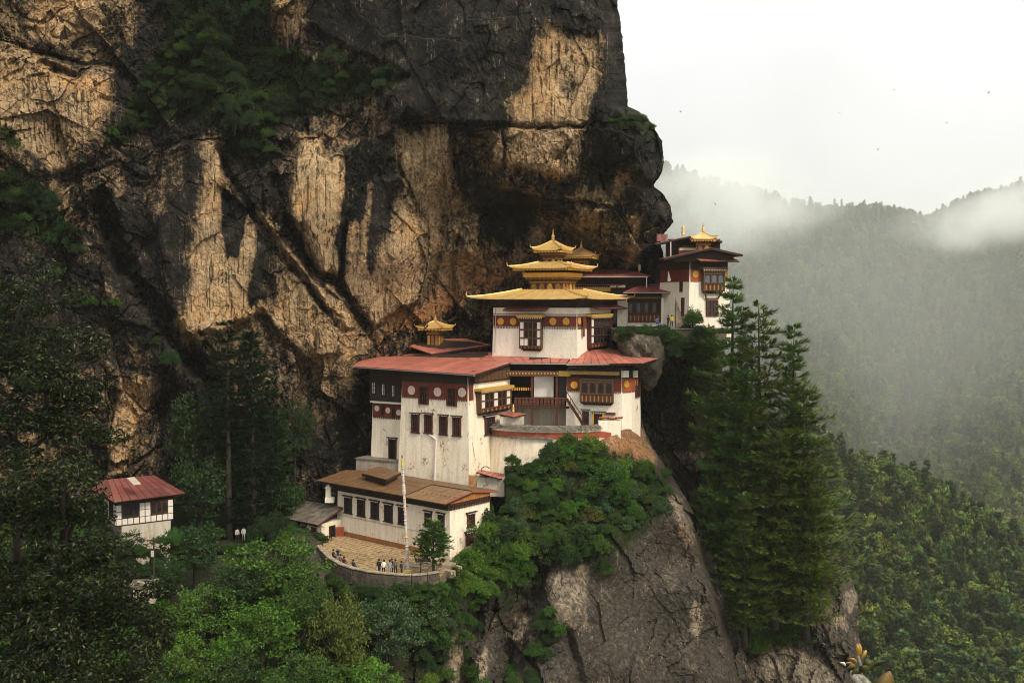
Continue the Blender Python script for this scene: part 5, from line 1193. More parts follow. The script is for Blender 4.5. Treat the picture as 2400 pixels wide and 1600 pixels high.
window(fX3, TW, 1606, 698, 742, 6, name='door', style='plain', frame=WRED, pane=WRED, lintel=False)
window(fX3, TW, 1600, 660, 684, 6, style='plain', lintel=False, frame=WRED)
a0 = fX.hit(1622, 612)[0]; a1 = fX.hit(1714, 612)[0]; zz = upz(fX, 1665, 613)
roof(TW, [(fX.W(a0, zz, 2.1), fX.W(a1, zz, 2.1), fX.W(a1, zz + .55, .3), fX.W(a0, zz + .55, .3), 6, 1)], RED_TIN, .12, name='awning')
# gabled roof seen from its end
ap = P(1668, 581, 142.0); el = P(1556, 606, 142.5); er = P(1741, 597, 142.5); bk = Vector((.8, 11.5, .35))
roof(TW, [(el + bk, el, ap, ap + bk, 8, 2), (er, er + bk, ap + bk, ap, 8, 2)], tin_mat('dark_red_tin', (.20, .07, .06), (.13, .05, .045), .12), .24)
m = MB(); g0 = lerp(el, ap, .25) + Vector((0, .9, -.35)); g1 = lerp(er, ap, .25) + Vector((0, .9, -.35)); g2 = ap + Vector((0, .9, -.35)); dn = Vector((0, 0, -1.0)); y_ = Vector((0, .3, 0))
m.loft([[g0 + dn * .5, g1 + dn * .5, g1, g2, g0], [p + y_ for p in (g0 + dn * .5, g1 + dn * .5, g1, g2, g0)]]); m.part('gable', WDK, TW)
# upper hall rising behind the tower
UP = thing('upper_hall', P(1590, 600, 152), 'dark upper hall with sloping red roof behind the tower', 'hall')
new_block(UP, 'wall', [XY(1560, 590, 152), XY(1688, 590, 152), XY(1688, 590, 160), XY(1560, 590, 160)], P(1600, 640, 152).z, P(1600, 560, 152).z, 0, WDK)
el = P(1537, 571, 149.5); ap = P(1636, 550, 149.5); er = P(1693, 566, 149.5); bk = Vector((1, 10, .3))
roof(UP, [(el + bk, el, ap, ap + bk, 6, 2), (er, er + bk, ap + bk, ap, 4, 2)], tin_mat('faded_dark_tin', (.30, .10, .085), (.22, .07, .06), .1), .22)
fU = Fac(P(1560, 590, 152), 0)
band(fU, UP, fU.hit(1588, 590)[0], fU.hit(1627, 590)[0], upz(fU, 1600, 600), upz(fU, 1600, 588), 1.2, 1.2, REDW, 'red_frieze'); band(fU, UP, fU.hit(1589, 590)[0], fU.hit(1627, 590)[0], upz(fU, 1600, 588) + .005, upz(fU, 1600, 582), 1.3, 1.3, WALL_C, 'white_course'); band(fU, UP, fU.hit(1595, 590)[0], fU.hit(1627, 590)[0], upz(fU, 1600, 582) + .005, upz(fU, 1600, 576), 1.2, 1.2, WMID, 'frieze')
pipe(UP, [P(1572, 567, 149), P(1572, 602, 149)], .08, PANEL); banner_cyl(UP, P(1601, 556, 151), 29 * 151 / 2400, .55)
LAN3 = thing('gilded_lantern', P(1648, 590, 147), 'gilded roof lantern with tall spire on top of the tower', 'roof lantern', 'gilded roof lanterns')
cc = P(1648, 570, 148); sc = 148 / 2400; zA = P(1648, 592, 148).z; zB = P(1648, 572, 148).z
drum(LAN3, cc, -8, 15 * sc, zA, zB, 2); stepped_cornice(LAN3, cc, -8, 15 * sc, zB, (.2, .5), (P(1648, 560, 148).z - zB) / 2, (WRED, WMID))
gold_roof(LAN3, cc, -8, 29 * sc, .15, P(1650, 559, 147).z, P(1648, 546, 148).z, .25, .3); spire(LAN3, (cc.x, cc.y, P(1645, 548, 148).z), 29 * sc, .62)
# crumpled red sheet leaning on the rock
m = MB(); rs = random.Random(3); pts = []
for j in range(5):
    pts.append([P(1539 + i * 5.2, 566 - j * 4.4 + rs.uniform(-1.5, 1.5), 150 + j * .4 + rs.uniform(-.3, .3)) for i in range(6)])
for j in range(4):
    for i in range(5): m.hexa([pts[j][i], pts[j][i + 1], pts[j + 1][i + 1], pts[j + 1][i]] + [q + Vector((0, -.05, .04)) for q in (pts[j][i], pts[j][i + 1], pts[j + 1][i + 1], pts[j + 1][i])])
o = put('crumpled_sheet', m.mesh('crumpled_sheet', MAROON_TIN)); tag(o, 'crumpled faded red tin sheet against the dark rock', 'tin sheet')
# white flag hanging by the dark rock
m = MB(); m.tube([P(1565, 632, 146), P(1565, 664, 146)], .03, 5, 0); a = P(1565, 636, 146)
m.hexa([a + Vector(q) for q in ((-.05, 0, -1.5), (.5, 0, -1.3), (.5, .03, -1.3), (-.05, .03, -1.5), (0, 0, 0), (.12, 0, 0), (.12, .03, 0), (0, .03, 0))], 1)
FL = thing('white_flag', P(1565, 664, 146), 'narrow white flag hanging beside the dark rock by the tower', 'flag'); m2 = MB(); m2.v, m2.f, m2.m = m.v, m.f, m.m; m2.part('cloth', [WDK, PANEL], FL)
# terrace wall under porch and tower
TR = thing('terrace_wall', P(1540, 790, 142), 'ivy hung terrace wall below porch and tower', 'wall')
q = [P(1440, 768, 141.5), P(1560, 768, 140.5), P(1648, 768, 142), P(1712, 768, 146)]
m = MB(); m.loft([[(p.x, p.y, P(1500, 800, 141).z) for p in q] + [(q[-1].x, 162, P(1500, 800, 141).z), (q[0].x, 162, P(1500, 800, 141).z)], [(p.x, p.y, zfl2 - .14) for p in q] + [(q[-1].x, 162, zfl2 - .14), (q[0].x, 162, zfl2 - .14)]]); m.part('wall', PARA, TR)
for a, b in zip(q[:-1], q[1:]):
    L_ = (b - a).xy.length; n = int(L_ / .9)
    for i in range(n):
        p = lerp(a, b, (i + .5) / n); m = MB(); m.box(-.43, .43, -.25, .6, 0, .13, 0, .01, .01); put('coping_slab', m.mesh('coping_slab', SLATE), TR, (p.x, p.y, zfl2 - .138 + random.uniform(0, .03)), math.atan2(b.y - a.y, b.x - a.x))
# boulder beneath the terrace
def boulder(name, c, s, seed, label, mat=ROCK2, cat='boulder', shape=None, tan=.35):
    n1, n2 = 40, 56; th, ph = np.meshgrid(np.linspace(.02, math.pi - .02, n1), np.linspace(0, 2 * math.pi, n2, endpoint=False), indexing='ij')
    d = np.stack([np.sin(th) * np.cos(ph), np.sin(th) * np.sin(ph), np.cos(th)], -1)
    r = 1 + .16 * fbm(d[..., 0] * 1.4 + seed, d[..., 1] * 1.4, d[..., 2] * 1.4, 4, seed) 
    f1, f2, cx, cz, h = worley(d[..., 0] * 1.6, d[..., 1] * 1.6, d[..., 2] * 1.6, seed); r = r + .13 * h[0] + .14 * h[1] * (d[..., 0] * 1.6 - cx) + .03 * fbm(d[..., 0] * 8, d[..., 1] * 8, d[..., 2] * 8, 3, 3)
    V_ = d * r[..., None] * np.array(s)
    if shape: V_ = shape(V_)
    i = np.arange(n1 * n2).reshape(n1, n2); j = np.roll(i, -1, 1); Fq = np.stack([i[:-1], i[1:], j[1:], j[:-1]], -1).reshape(-1, 4)
    me = np_mesh(name, V_.reshape(-1, 3), Fq, [mat], None, True, {'tan': np.full(n1 * n2, tan) + .4 * fbm(d[..., 0] * 2, d[..., 1] * 2, d[..., 2] * 2 + seed, 2, 4).ravel(), 'moss': np.full(n1 * n2, .05), 'rust': np.zeros(n1 * n2)})
    o = put(name, me); o.location = c; return tag(o, label, cat)
def shp(v):
    x = v[..., 0].copy(); z = v[..., 2]; k = np.clip((z + 3.4) / 6.0, .0, 1); v[..., 0] = x * (.35 + .65 * k) + (1 - k) * .9; v[..., 2] = z + .10 * -x * (z > 0); return v
boulder('boulder', P(1502, 842, 142.0), (4.3, 3.8, 4.1), 5, 'big grey overhanging boulder above the house roof', shape=shp)
# ================================================================== LONG BROWN ROOFED HOUSE
k0 = P(1054.5, 1309, 118); ZF = k0.z; zt = P(1054.5, 1196, 118).z
LHO = thing('long_house', (k0.x, k0.y, ZF), 'long white house with brown tin roof above the court', 'house')
fL = Fac(k0, -40, zt, .02); fL2 = Fac(k0, 50, zt, .02); LL = 19.8; LW = 7.0
q = [fL.W(-LL, 0), fL.W(0, 0), fL2.W(LW, 0), fL2.W(LW, 0) - fL.d * LL]
q = [fL.p - fL.d * LL, fL.p, fL.p + fL2.d * LW, fL.p + fL2.d * LW - fL.d * LL]
new_block(LHO, 'wall', [(p.x, p.y) for p in q], ZF - 1.4, zt, .02, WALL)
for x, t, b, w_ in ((817.5, 1165, 1201, 17), (848, 1170, 1208, 18), (880, 1175, 1214, 18.5), (912, 1181, 1221, 19), (944, 1187, 1227, 17), (1005, 1199, 1231, 15), (1035.5, 1204, 1238, 15)): window(fL, LHO, x, t, b, w_, frame=WDK, off=.02)
for x, t, b in ((998, 1246, 1281), (1034, 1252, 1288)): window(fL, LHO, x, t, b, 15, frame=WDK, off=.02)
window(fL2, LHO, 1102.5, 1202, 1232, 17, off=.02); window(fL2, LHO, 1099, 1247, 1284, 19, name='door', style='plain', pane=WRED, off=.02, label='closed brown door in the gable end')
# plaster ledge and ochre splash along the foot
zl = upz(fL, 900, 1228); band(fL, LHO, -LL + .2, -.2, zl, zl + .09, .05, .2, WALL_G, 'ledge')
OCH = simple('ochre_stain', (.36, .15, .045), (.22, .10, .05), 2.2, .95, .4)
band(fL, LHO, -LL + .1, -4.5, ZF - .3, ZF + .55, .08, .2, OCH, 'foot_course')
# roof
ZE = P(1036, 1181, 116.2).z; rz = P(1105, 1148, 121).z; ov = 1.3
ra = fL.p - fL.d * (LL + 2.6) + fL.n * ov; rb = fL.p + fL.d * .38 + fL.n * ov; w2 = fL2.d * (LW / 2 + ov)
E0 = Vector((ra.x, ra.y, ZE)); E1 = Vector((rb.x, rb.y, ZE)); R0 = Vector((ra.x, ra.y, rz)) + w2; R1 = Vector((rb.x, rb.y, rz)) + w2; B0 = E0 + w2 * 2; B1 = E1 + w2 * 2
sp = .705
roof(LHO, [(E0, lerp(E0, E1, sp), lerp(R0, R1, sp), R0, 13, 3), (lerp(E0, E1, sp) + Vector((0, 0, -.12)), E1 + Vector((0, 0, -.12)), R1 + Vector((0, 0, -.12)), lerp(R0, R1, sp) + Vector((0, 0, -.12)), 6, 3), (B1, B0, R0, R1, 14, 2)], BROWN_TIN, .2, mats=[BROWN_TIN, TAN_TIN, BROWN_TIN])
# boards of the verge and gable
for a, b, nm in ((E1, R1, 'verge_board'), (R1, B1, 'verge_board')):
    m = MB(); m.bar(a + fL.d * .06 + Vector((0, 0, -.06)), b + fL.d * .06 + Vector((0, 0, -.06)), .06, .17); m.part(nm, simple('red_verge_paint', (.34, .10, .06), (.25, .07, .04), 2, .7, .1), LHO)
gz = zt + .75; n = 22
for i in range(n):
    t0 = i / n; t1 = (i + .94) / n; f = lambda t: rz - .25 - abs(t - .5) * 2 * (rz - .35 - ZE) * .93
    p0 = fL2.W(LW * t0, 0, .09); p1 = fL2.W(LW * t1, 0, .09); m = MB(); th = -fL2.n * .08
    za, zb_ = max(gz + .02, f(t0)), max(gz + .02, f(t1))
    v = lambda p, z: Vector((p.x, p.y, z)); m.hexa([v(p0, gz), v(p1, gz), v(p1, gz) + th, v(p0, gz) + th, v(p0, za), v(p1, zb_), v(p1, zb_) + th, v(p0, za) + th]); m.part('gable_board', WOR, LHO)
band(fL2, LHO, 0, LW, zt + .01, gz, .10, .5, WDK, 'bracket_beam')
for r in range(2): dentils(fL2, LHO, .05, LW - .05, zt + .08 + r * .32, .24 + .1 * r, .2, .42, WRED if r else WMID, 'bracket_row', .2)
band(fL, LHO, -LL, 0, zt + .01, ZE - .12, .25, .6, WDK, 'timber_course')
m = MB()
for i in range(30):
    u = -LL - 2 + (i + .5) * (LL + 2.3) / 30; m.bar(fL.W(u, ZE - .3, ov - .1), fL.W(u, ZE + .25, -1), .13, .16)
m.part('rafters', WDK, LHO, kind='stuff')
# raised skylight box on the ridge
SK = Fac(P(893, 1126, 126.0), -40); a0 = SK.hit(848, 1115)[0]; a1 = SK.hit(905, 1124)[0]; zz = upz(SK, 893, 1124)
p = [P(848, 1113, 129.5), P(905, 1122, 125.0), P(940, 1108, 128.5), P(886, 1099, 133.5)]; zs = sum(v.z for v in p) / 4
p = [Vector((v.x, v.y, zs + (.25 if i > 1 else 0))) for i, v in enumerate(p)]
roof(LHO, [(p[0], p[1], p[2], p[3], 5, 2)], BROWN_TIN, .3, name='skylight_roof')
cq = (p[0] + p[2]) / 2; m = MB(); m.loft([[lerp(Vector((cq.x, cq.y, v.z)), v, .82) + Vector((0, 0, -1.6)) for v in p], [lerp(Vector((cq.x, cq.y, v.z)), v, .82) + Vector((0, 0, -.31)) for v in p]]); m.part('skylight_wall', WDK, LHO)
# ---- annex on the left
AN = thing('annex', P(755, 1270, 126), 'low white annex with weathered grey roof left of the long house', 'annex')
n0 = P(754, 1282, 127.5); fN = Fac(n0, -38); fN2 = Fac(n0, 52); zt = P(754, 1227, 127.5).z
LN = -fN.hit(672, 1240)[0]; q = [fN.p - fN.d * LN, fN.p, fN.p + fN2.d * 4.6, fN.p + fN2.d * 4.6 - fN.d * LN]
new_block(AN, 'wall', [(v.x, v.y) for v in q], n0.z - 2, zt, .015, WALL)
for x, t, b, w_ in ((679, 1221, 1246, 10), (698, 1224, 1250, 11), (714, 1229, 1253, 11.5), (737, 1233, 1261, 11)): window(fN, AN, x, t, b, w_, frame=WRED)
window(fN2, AN, 778, 1231, 1273, 14, name='door', style='plain', pane=DARK, frame=WDK, lintel=False)
u, z = fN2.hit(786, 1272); m = MB(); m.box(0, .95, -.04, .04, 0, 2.1); sub_ = put('door_leaf', m.mesh('door_leaf', REDW), AN, fN2.W(u, z, .2), fN2.a - .9); sub_['label'] = 'red door leaf standing open'
A = fN.p - fN.d * (LN + .5) + fN.n * .8; B = fN.p + fN.d * .3 + fN.n * .8; w2 = fN2.d * 4.2; ze = zt + .05; A = Vector((A.x, A.y, ze)); B = Vector((B.x, B.y, ze)); up = Vector((0, 0, 1.5))
roof(AN, [(A, B, B + w2 + up, A + w2 + up, 7, 3), (B + w2 * 1.7 + up * .3, A + w2 * 1.7 + up * .3, A + w2 + up, B + w2 + up, 7, 2)], GREY_ROOF, .18, fascia=WRED)
m = MB()
for h0, h1, z0, z1 in ((.34, .30, 0, 1.5), (.40, .40, 1.5, 1.62), (.26, .18, 1.62, 2.0)): m.box(-h0, h0, -h0, h0, z0, z1, 0, h0 - h1, h0 - h1)
CH = put('chimney', m.mesh('chimney', WALL_C), AN, P(770, 1170, 131)); m = MB(); m.box(-.55, .55, -.45, .45, -.4, .25); put('chimney_base', m.mesh('chimney_base', WALL_C), AN, P(773, 1169, 130.5))
# ---- small shed on the right
SHD = thing('shed', P(1150, 1150, 131), 'tiny white shed with sloping red roof beside the bushes', 'shed')
s0 = P(1118, 1150, 128.5); fS = Fac(s0, -8); ls = fS.hit(1182, 1130)[0]
new_block(SHD, 'wall', [(v.x, v.y) for v in (fS.W(0, 0), fS.W(ls, 0), fS.W(ls, 0, -3), fS.W(0, 0, -3))], P(1150, 1162, 128.5).z, P(1150, 1118, 128.5).z, .0, WALL_G)
roof(SHD, [(P(1116, 1106, 127.8), P(1174, 1122, 127.4), P(1192, 1113, 131), P(1124, 1100, 131.5), 5, 2)], RED_TIN, .14)
m = MB(); m.box(-.45, .45, -.1, .1, 0, 1.7); put('rusty_panel', m.mesh('rusty_panel', simple('rusted_plate', (.42, .24, .10), (.24, .10, .04), 3, .8, .2)), SHD, P(1107, 1145, 126.5), -.2)
m = MB(); m.tube([P(1128, 1104, 127.6), P(1129, 1097, 127.6), P(1135, 1093, 127.6), P(1142, 1093, 127.8), P(1147, 1097, 128)], .06, 6); m.part('bent_pipe', DARK, SHD)

# ================================================================== PAVED COURT
ZF0 = ZF + .02
par = [P(748, 1290, 121.5), P(757, 1302, 117.5), P(775, 1320, 113.6), P(800, 1335, 110.9), P(830, 1345, 109.3), P(860, 1351, 108.6), P(890, 1355, 108.2), P(930, 1359, 108.0), P(965, 1361, 108.0), P(1000, 1358, 108.6), P(1027, 1353, 109.4)]
# distances adjusted so that the parapet top is level
par = [Vector((v.x, v.y, 0)) * (-(ZF - .0) / -v.z) for v in par]
CT = thing('paved_court', (par[5].x, par[5].y, ZF), 'flagstone court with a curved stone parapet below the long house', 'court')
inner = [(fL.p - fL.d * LL - fL2.d * -.2), fL.p + fL2.d * .2 + fL.d * .3, Vector((P(1085, 1300, 118).x, 118, 0))]
m = MB(); poly = [(v.x, v.y, ZF - .03) for v in par] + [(inner[2].x, inner[2].y, ZF - .03), (inner[1].x, inner[1].y, ZF - .03), (inner[0].x, inner[0].y, ZF - .03), (inner[0].x - 1.5, inner[0].y - 3, ZF - .03)]
m.loft([[(x, y, z - 1.0) for x, y, z in poly], poly]); m.part('court_bed', MORTAR, CT)
def inside(x, y, poly_):
    c = False; n = len(poly_)
    for i in range(n):
        a, b = poly_[i], poly_[(i + 1) % n]
        if (a[1] > y) != (b[1] > y) and x < (b[0] - a[0]) * (y - a[1]) / (b[1] - a[1]) + a[0]: c = not c
    return c
rs = random.Random(11); ca, sa = math.cos(R(-40)), math.sin(R(-40)); fl_ = []
for j in range(-2, 30):
    for i in range(-36, 14):
        u = i * .80 + (.40 if j % 2 else 0) + rs.uniform(-.08, .08); v = j * .60 + rs.uniform(-.05, .05)
        x = fL.p.x + u * ca + v * fL.n.x; y = fL.p.y + u * sa + v * fL.n.y
        if v < .15 or not inside(x, y, poly): continue
        if min((Vector((x, y, 0)) - w_).length for w_ in par) < .45: continue
        fl_.append((y, x))
fl_.sort(); more = MB()
for c_, (y, x) in enumerate(fl_):
    a, b = rs.uniform(.33, .385), rs.uniform(.24, .285); m = MB()
    g = [(-a, -b * rs.uniform(.8, 1)), (a * rs.uniform(.8, 1), -b), (a, b * rs.uniform(.8, 1)), (-a * rs.uniform(.8, 1), b)]; rot_ = R(-40) + rs.uniform(-.06, .06); z_ = ZF - .03 + rs.uniform(0, .015)
    if c_ < 298:
        m.loft([[(p_[0], p_[1], 0) for p_ in g], [(p_[0] * .97, p_[1] * .97, .05) for p_ in g]]); put('flagstone', m.mesh('flagstone', FLAG), CT, (x, y, z_), rot_)
    else:
        cr, sr = math.cos(rot_), math.sin(rot_); more.loft([[(x + p_[0] * k * cr - p_[1] * k * sr, y + p_[0] * k * sr + p_[1] * k * cr, z_ + h_) for p_ in g] for k, h_ in ((1, 0), (.97, .05))])
if more.v: more.part('flagstones', FLAG, CT, kind='stuff')
# parapet: courses of stone with a coping
for i in range(len(par) - 1):
    a, b = par[i], par[i + 1]; d = (b - a); L_ = d.length; d.normalize(); n = Vector((d.y, -d.x, 0))
    m = MB(); A = a; B = b; z0, z1 = ZF - .95, ZF + .62
    m.hexa([Vector((v.x, v.y, z)) + n * o_ for z in (z0, z1) for v, o_ in ((A, .22 if z == z1 else .5), (B, .22 if z == z1 else .5), (B, -.2), (A, -.2))])
    m.part('parapet', PARA, CT)
    nk = max(2, round(L_ / .85))
    for row in range(2, 5):
        for q_ in range(nk):
            t_ = (q_ + (.5 if row % 2 else .75)) / (nk + .25); p_ = lerp(a, b, min(.97, t_)); o_ = .5 - .28 * (row + .5) / 5 * (2.52 / 2.52); m = MB(); w_ = L_ / nk * rs.uniform(.42, .49); h_ = .44; m.box(-w_, w_, -.12 - rs.uniform(0, .06), .1, .02, h_, 0, .03, .02)
            put('parapet_stone', m.mesh('parapet_stone', PARA), CT, (p_.x + n.x * o_, p_.y + n.y * o_, ZF - 1.88 + row * .46 + rs.uniform(-.01, .01)), math.atan2(d.y, d.x) + rs.uniform(-.03, .03))
    k = max(1, int(L_ / .8))
    for q_ in range(k):
        p_ = lerp(a, b, (q_ + .5) / k); m = MB(); w_ = L_ / k * .48; m.box(-w_, w_, -.34, .26, 0, .11, 0, .015, .015); put('coping_stone', m.mesh('coping_stone', STONE), CT, (p_.x, p_.y, ZF + .622 + rs.uniform(0, .02)), math.atan2(d.y, d.x))
# steps and slabs to the right of the pole
def slab(px, py, Y, sx, sy, h, rz=-.7, name='stone_step'):
    p_ = P(px, py, Y); m = MB(); m.box(-sx / 2, sx / 2, -sy / 2, sy / 2, -h, 0, 0, .02, .02); put(name, m.mesh(name, STONE), CT, p_, rz)
for i in range(7): slab(972 + i * 8.5, 1341 - i * 6.2, 112.6 + i * .75, 1.5, .8, .5 + .1 * i, -.5)
for i in range(5): slab(975 + i * 10, 1324 - i * 4, 114.5 + i * .5, 1.6, 1.0, .5, -.5)
slab(1042, 1320, 114.5, 2.3, 1.5, .35, -.2, 'stone_platform'); slab(1050, 1335, 113, 1.6, .8, .7); slab(1066, 1325, 114.5, 1.5, .9, .7)
for i in range(8): slab(1070 + i * 7.5, 1310 - i * 6.2, 116.6 + i * .7, 1.5, 1.0, .9 + i * .15, .9)
slab(1120, 1281, 121.8, 3.0, 1.0, .5, .9, 'stone_platform')

# ================================================================== COTTAGE ON THE LEFT
h0 = P(272, 1232, 115); COT = thing('cottage', h0, 'small cottage with patched maroon roof and white timber framed panels', 'cottage')
zs0 = P(272, 1232, 115).z; zs1 = P(272, 1182, 115).z; fC = Fac(h0, 35, zs1, 0); fC2 = Fac(h0, 125 - 180, zs1, 0)
LC = fC.hit(406, 1192)[0]; WC = -fC2.hit(246, 1200)[0]
q = [fC.p, fC.p + fC.d * LC, fC.p + fC.d * LC - fC2.d * WC, fC.p - fC2.d * WC]
new_block(COT, 'wall', [(v.x, v.y) for v in q], zs0, zs1 + .1, 0, WDK)
new_block(COT, 'stone_base', [(v.x, v.y) for v in (q[0] + fC.d * .6, q[1] - fC.d * .3, q[2], q[3])], zs0 - 6.0, zs0 - .12, -.03, WALL_G)
m = MB(); m.loft([[(v.x, v.y, zs0 - .12) for v in q], [(v.x, v.y, zs0 - .002) for v in q]]); m.part('sole_plate', WDK, COT)
hS = zs1 - zs0
def cpanel(f, u0, u1, z0, z1):
    m = MB(); m.box(u0 + .05, u1 - .05, -.05, .02, z0 + .04, z1 - .04); put('plaster_panel', m.mesh('plaster_panel', PANEL), COT, f.W(0, zs0), f.a)
n = 10; w_ = LC / n
for i in range(n): cpanel(fC, i * w_, (i + 1) * w_, 0, hS * .30)
for i in (0, 4, 5, 9):
    for r_ in range(2): cpanel(fC, i * w_, (i + 1) * w_, hS * (.30 + .33 * r_), hS * (.63 + .33 * r_))
for i0 in (1, 6):
    m = MB(); m.box(i0 * w_ + .05, (i0 + 3) * w_ - .05, -.07, .02, hS * .32, hS * .95); o = put('window', m.mesh('window', WRED if i0 == 6 else WDK), COT, fC.W(0, zs0), fC.a)
    for k in range(3):
        m = MB(); arch_prism(m, (i0 + k + .5) * w_, w_ * .62, hS * .42, hS * .88, -.10, .01, 0, .5); sub('pane', m.mesh('pane', GLASS), o)
        m = MB(); m.box((i0 + k) * w_ + .02, (i0 + k) * w_ + .10, -.11, -.02, hS * .32, hS * .95); sub('mullion', m.mesh('mullion', WDK), o)
n2 = 5; w2_ = WC / n2
for i in range(n2): cpanel(fC2, -WC + i * w2_, -WC + (i + 1) * w2_, 0, hS * .30)
for i in (0, 1, 4):
    for r_ in range(2): cpanel(fC2, -WC + i * w2_, -WC + (i + 1) * w2_, hS * (.30 + .33 * r_), hS * (.63 + .33 * r_))
A = P(216, 1146, 121); B = P(267, 1176, 112.6); C1 = P(433, 1155, 119.5); D1 = P(360, 1116, 131); E1_ = P(278, 1116, 127)
lz = lerp(A, E1_, .45)
ridL = P(250, 1126, 123.5); ridR = P(362, 1114, 130)
roof(COT, [(B, C1, ridR, P(252, 1124, 123.0), 9, 3), (A, B, P(252, 1124, 123.0), P(252, 1124, 123.0) + Vector((-.3, .3, 0)), 3, 2)], MAROON_TIN, .2)
m = MB(); a = P(297, 1130, 118.6); b = P(313, 1145, 115.2); a.z += .5; b.z += .42; sd = Vector((.75, .35, .05))
m.hexa([a, a + sd, b + sd, b] + [v + Vector((0, 0, .05)) for v in (a, a + sd, b + sd, b)]); m.part('patch_sheet', PALE_TIN, COT)
# stone hut lower down, half hidden
HU = thing('stone_hut', P(338, 1400, 100), 'low stone wall hut half hidden below the cottage', 'hut')
fU_ = Fac(P(312, 1405, 100), 12); m = MB(); m.box(0, 2.0, 0, 2, -.5, 1.25); put('wall', m.mesh('wall', WALL_D), HU, fU_.W(0, P(312, 1405, 100).z), fU_.a)
m = MB(); m.box(-.3, 2.2, -.3, 2.3, 1.25, 1.42); put('roof', m.mesh('roof', GREY_ROOF), HU, fU_.W(0, P(312, 1405, 100).z + .003), fU_.a)
for i in range(9):
    m = MB(); m.box(-.22, .22, -.2, .2, 0, .14, 0, .03, .03); put('roof_stone', m.mesh('roof_stone', SLATE if i % 2 else STONE), HU, fU_.W(-.1 + i * .25, P(312, 1405, 100).z + 1.425, -.1 - (i % 3) * .5), fU_.a + i)
# electric pole
PLm = MB(); pb = P(361, 1385, 104); PLm.tube([pb, P(360, 1262, 104)], [.12, .08], 8)
EP = thing('electric_pole', pb, 'thin dark wooden pole standing below the cottage', 'pole'); PLm.part('pole', BARK, EP)
m = MB(); v = P(360, 1266, 104); m.box(v.x - .6, v.x + .6, v.y - .05, v.y + .05, v.z - .05, v.z + .05); m.part('cross_arm', BARK, EP)
m = MB(); v = P(357, 1297, 103.8); m.box(v.x - .12, v.x + .12, v.y - .1, v.y + .1, v.z - .3, v.z + .3); m.part('meter_box', WALL_G, EP)

# ================================================================== FLAGPOLE, LAMP
FP = thing('prayer_flag_pole', P(957, 1345, 112.6), 'tall leaning pole wrapped in faded prayer flags in the court', 'flagpole')
fb = P(957, 1346, 112.6); ft = P(942, 1066, 112.6); m = MB(); m.tube([fb, ft], [.11, .06], 8); m.part('pole', BARK, FP)
CL = [simple('flag_white', (.62, .58, .52), (.45, .41, .36), 2.5, .9, .3), simple('flag_pink', (.50, .30, .25), (.55, .45, .40), 2.5, .9, .3), simple('flag_yellow', (.62, .48, .10), (.5, .4, .12), 2.5, .9, .3), simple('flag_bluegrey', (.33, .36, .40), (.5, .5, .48), 2.5, .9, .3)]
rs = random.Random(5); n = 26
for i in range(n):
    t = .03 + .94 * i / n; p_ = lerp(fb, ft, t); m = MB(); r = rs.uniform(.13, .21); prof = [(.10, -.02), (r, .05), (r * rs.uniform(.7, 1.1), .25), (r * rs.uniform(.9, 1.2), .40), (.09, .52)]
    m.lathe(prof, 7); put('prayer_flag', m.mesh('prayer_flag', CL[2] if i in (n - 1, n - 2, 8) else CL[rs.choice((0, 0, 0, 1, 3))]), FP, p_, rs.uniform(0, 6))
m = MB(); m.box(-.5, .5, -.4, .4, -.1, .5, 0, .06, .06); put('base_block', m.mesh('base_block', CL[2]), FP, P(955, 1347, 112.2))
LP = thing('court_lamp', P(986, 1357, 109.5), 'dark iron lamp post with four lanterns on the parapet', 'lamp post')
lb = P(986, 1357, 109.2); lt = P(986, 1312, 109.2); m = MB(); m.tube([lb, lt], .055, 6); m.lathe([(.16, 0), (.14, .2), (.06, .3)], 8, lb); m.part('post', WDK, LP)
m = MB(); v = P(986, 1322, 109.2)
for dx in (-.48, -.16, .16, .48): m.tube([v, v + Vector((dx, -.05, .1)), v + Vector((dx, -.05, .3))], .03, 5)
m.part('bracket', WDK, LP)
for dx in (-.48, -.16, .16, .48):
    m = MB(); m.lathe([(.05, 0), (.12, .05), (.15, .30), (.17, .32), (.02, .44)], 6); put('lantern', m.mesh('lantern', WDK), LP, v + Vector((dx, -.05, .3)))
# ================================================================== VEGETATION
def leaves(C, size, up=.5, asp=.55, out=None, seed=0, jit=.35):
    """diamond leaves at centres C"""
    r = np.random.default_rng(seed); n = len(C)
    nrm = r.normal(size=(n, 3)); nrm[:, 2] = np.abs(nrm[:, 2]) + up
    if out is not None: nrm += out * 1.1
    nrm /= np.linalg.norm(nrm, axis=1, keepdims=True) + 1e-9
    a = np.cross(nrm, r.normal(size=(n, 3))); a /= np.linalg.norm(a, axis=1, keepdims=True) + 1e-9
    b = np.cross(nrm, a); s = (size * (1 + jit * r.uniform(-1, 1, n)))[:, None]
    bend = nrm * s * .18
    V = np.stack([C - a * s * .5 - bend, C + b * s * asp * .5, C + a * s * .5 - bend, C - b * s * asp * .5], 1).reshape(-1, 3)
    return V, np.arange(n * 4).reshape(-1, 4)
def crown_points(rs, clusters, per, seed, hollow=.45):
    """leaf centres on lumpy clusters: (x, y, z, rx, rz)"""
    r = np.random.default_rng(seed); pts = []; outs = []
    for (x, y, z, rx, rz) in clusters:
        n = int(per * rx * rx); d = r.normal(size=(n, 3)); d /= np.linalg.norm(d, axis=1, keepdims=True)
        k = r.uniform(hollow, 1.0, n) ** .6 * (1 + .18 * r.normal(size=n))
        d[:, 2] = np.where(d[:, 2] < -.35, d[:, 2] * .4, d[:, 2])
        p = d * k[:, None] * np.array([rx, rx, rz]) + np.array([x, y, z]); pts.append(p); outs.append(d)
    return np.concatenate(pts), np.concatenate(outs)
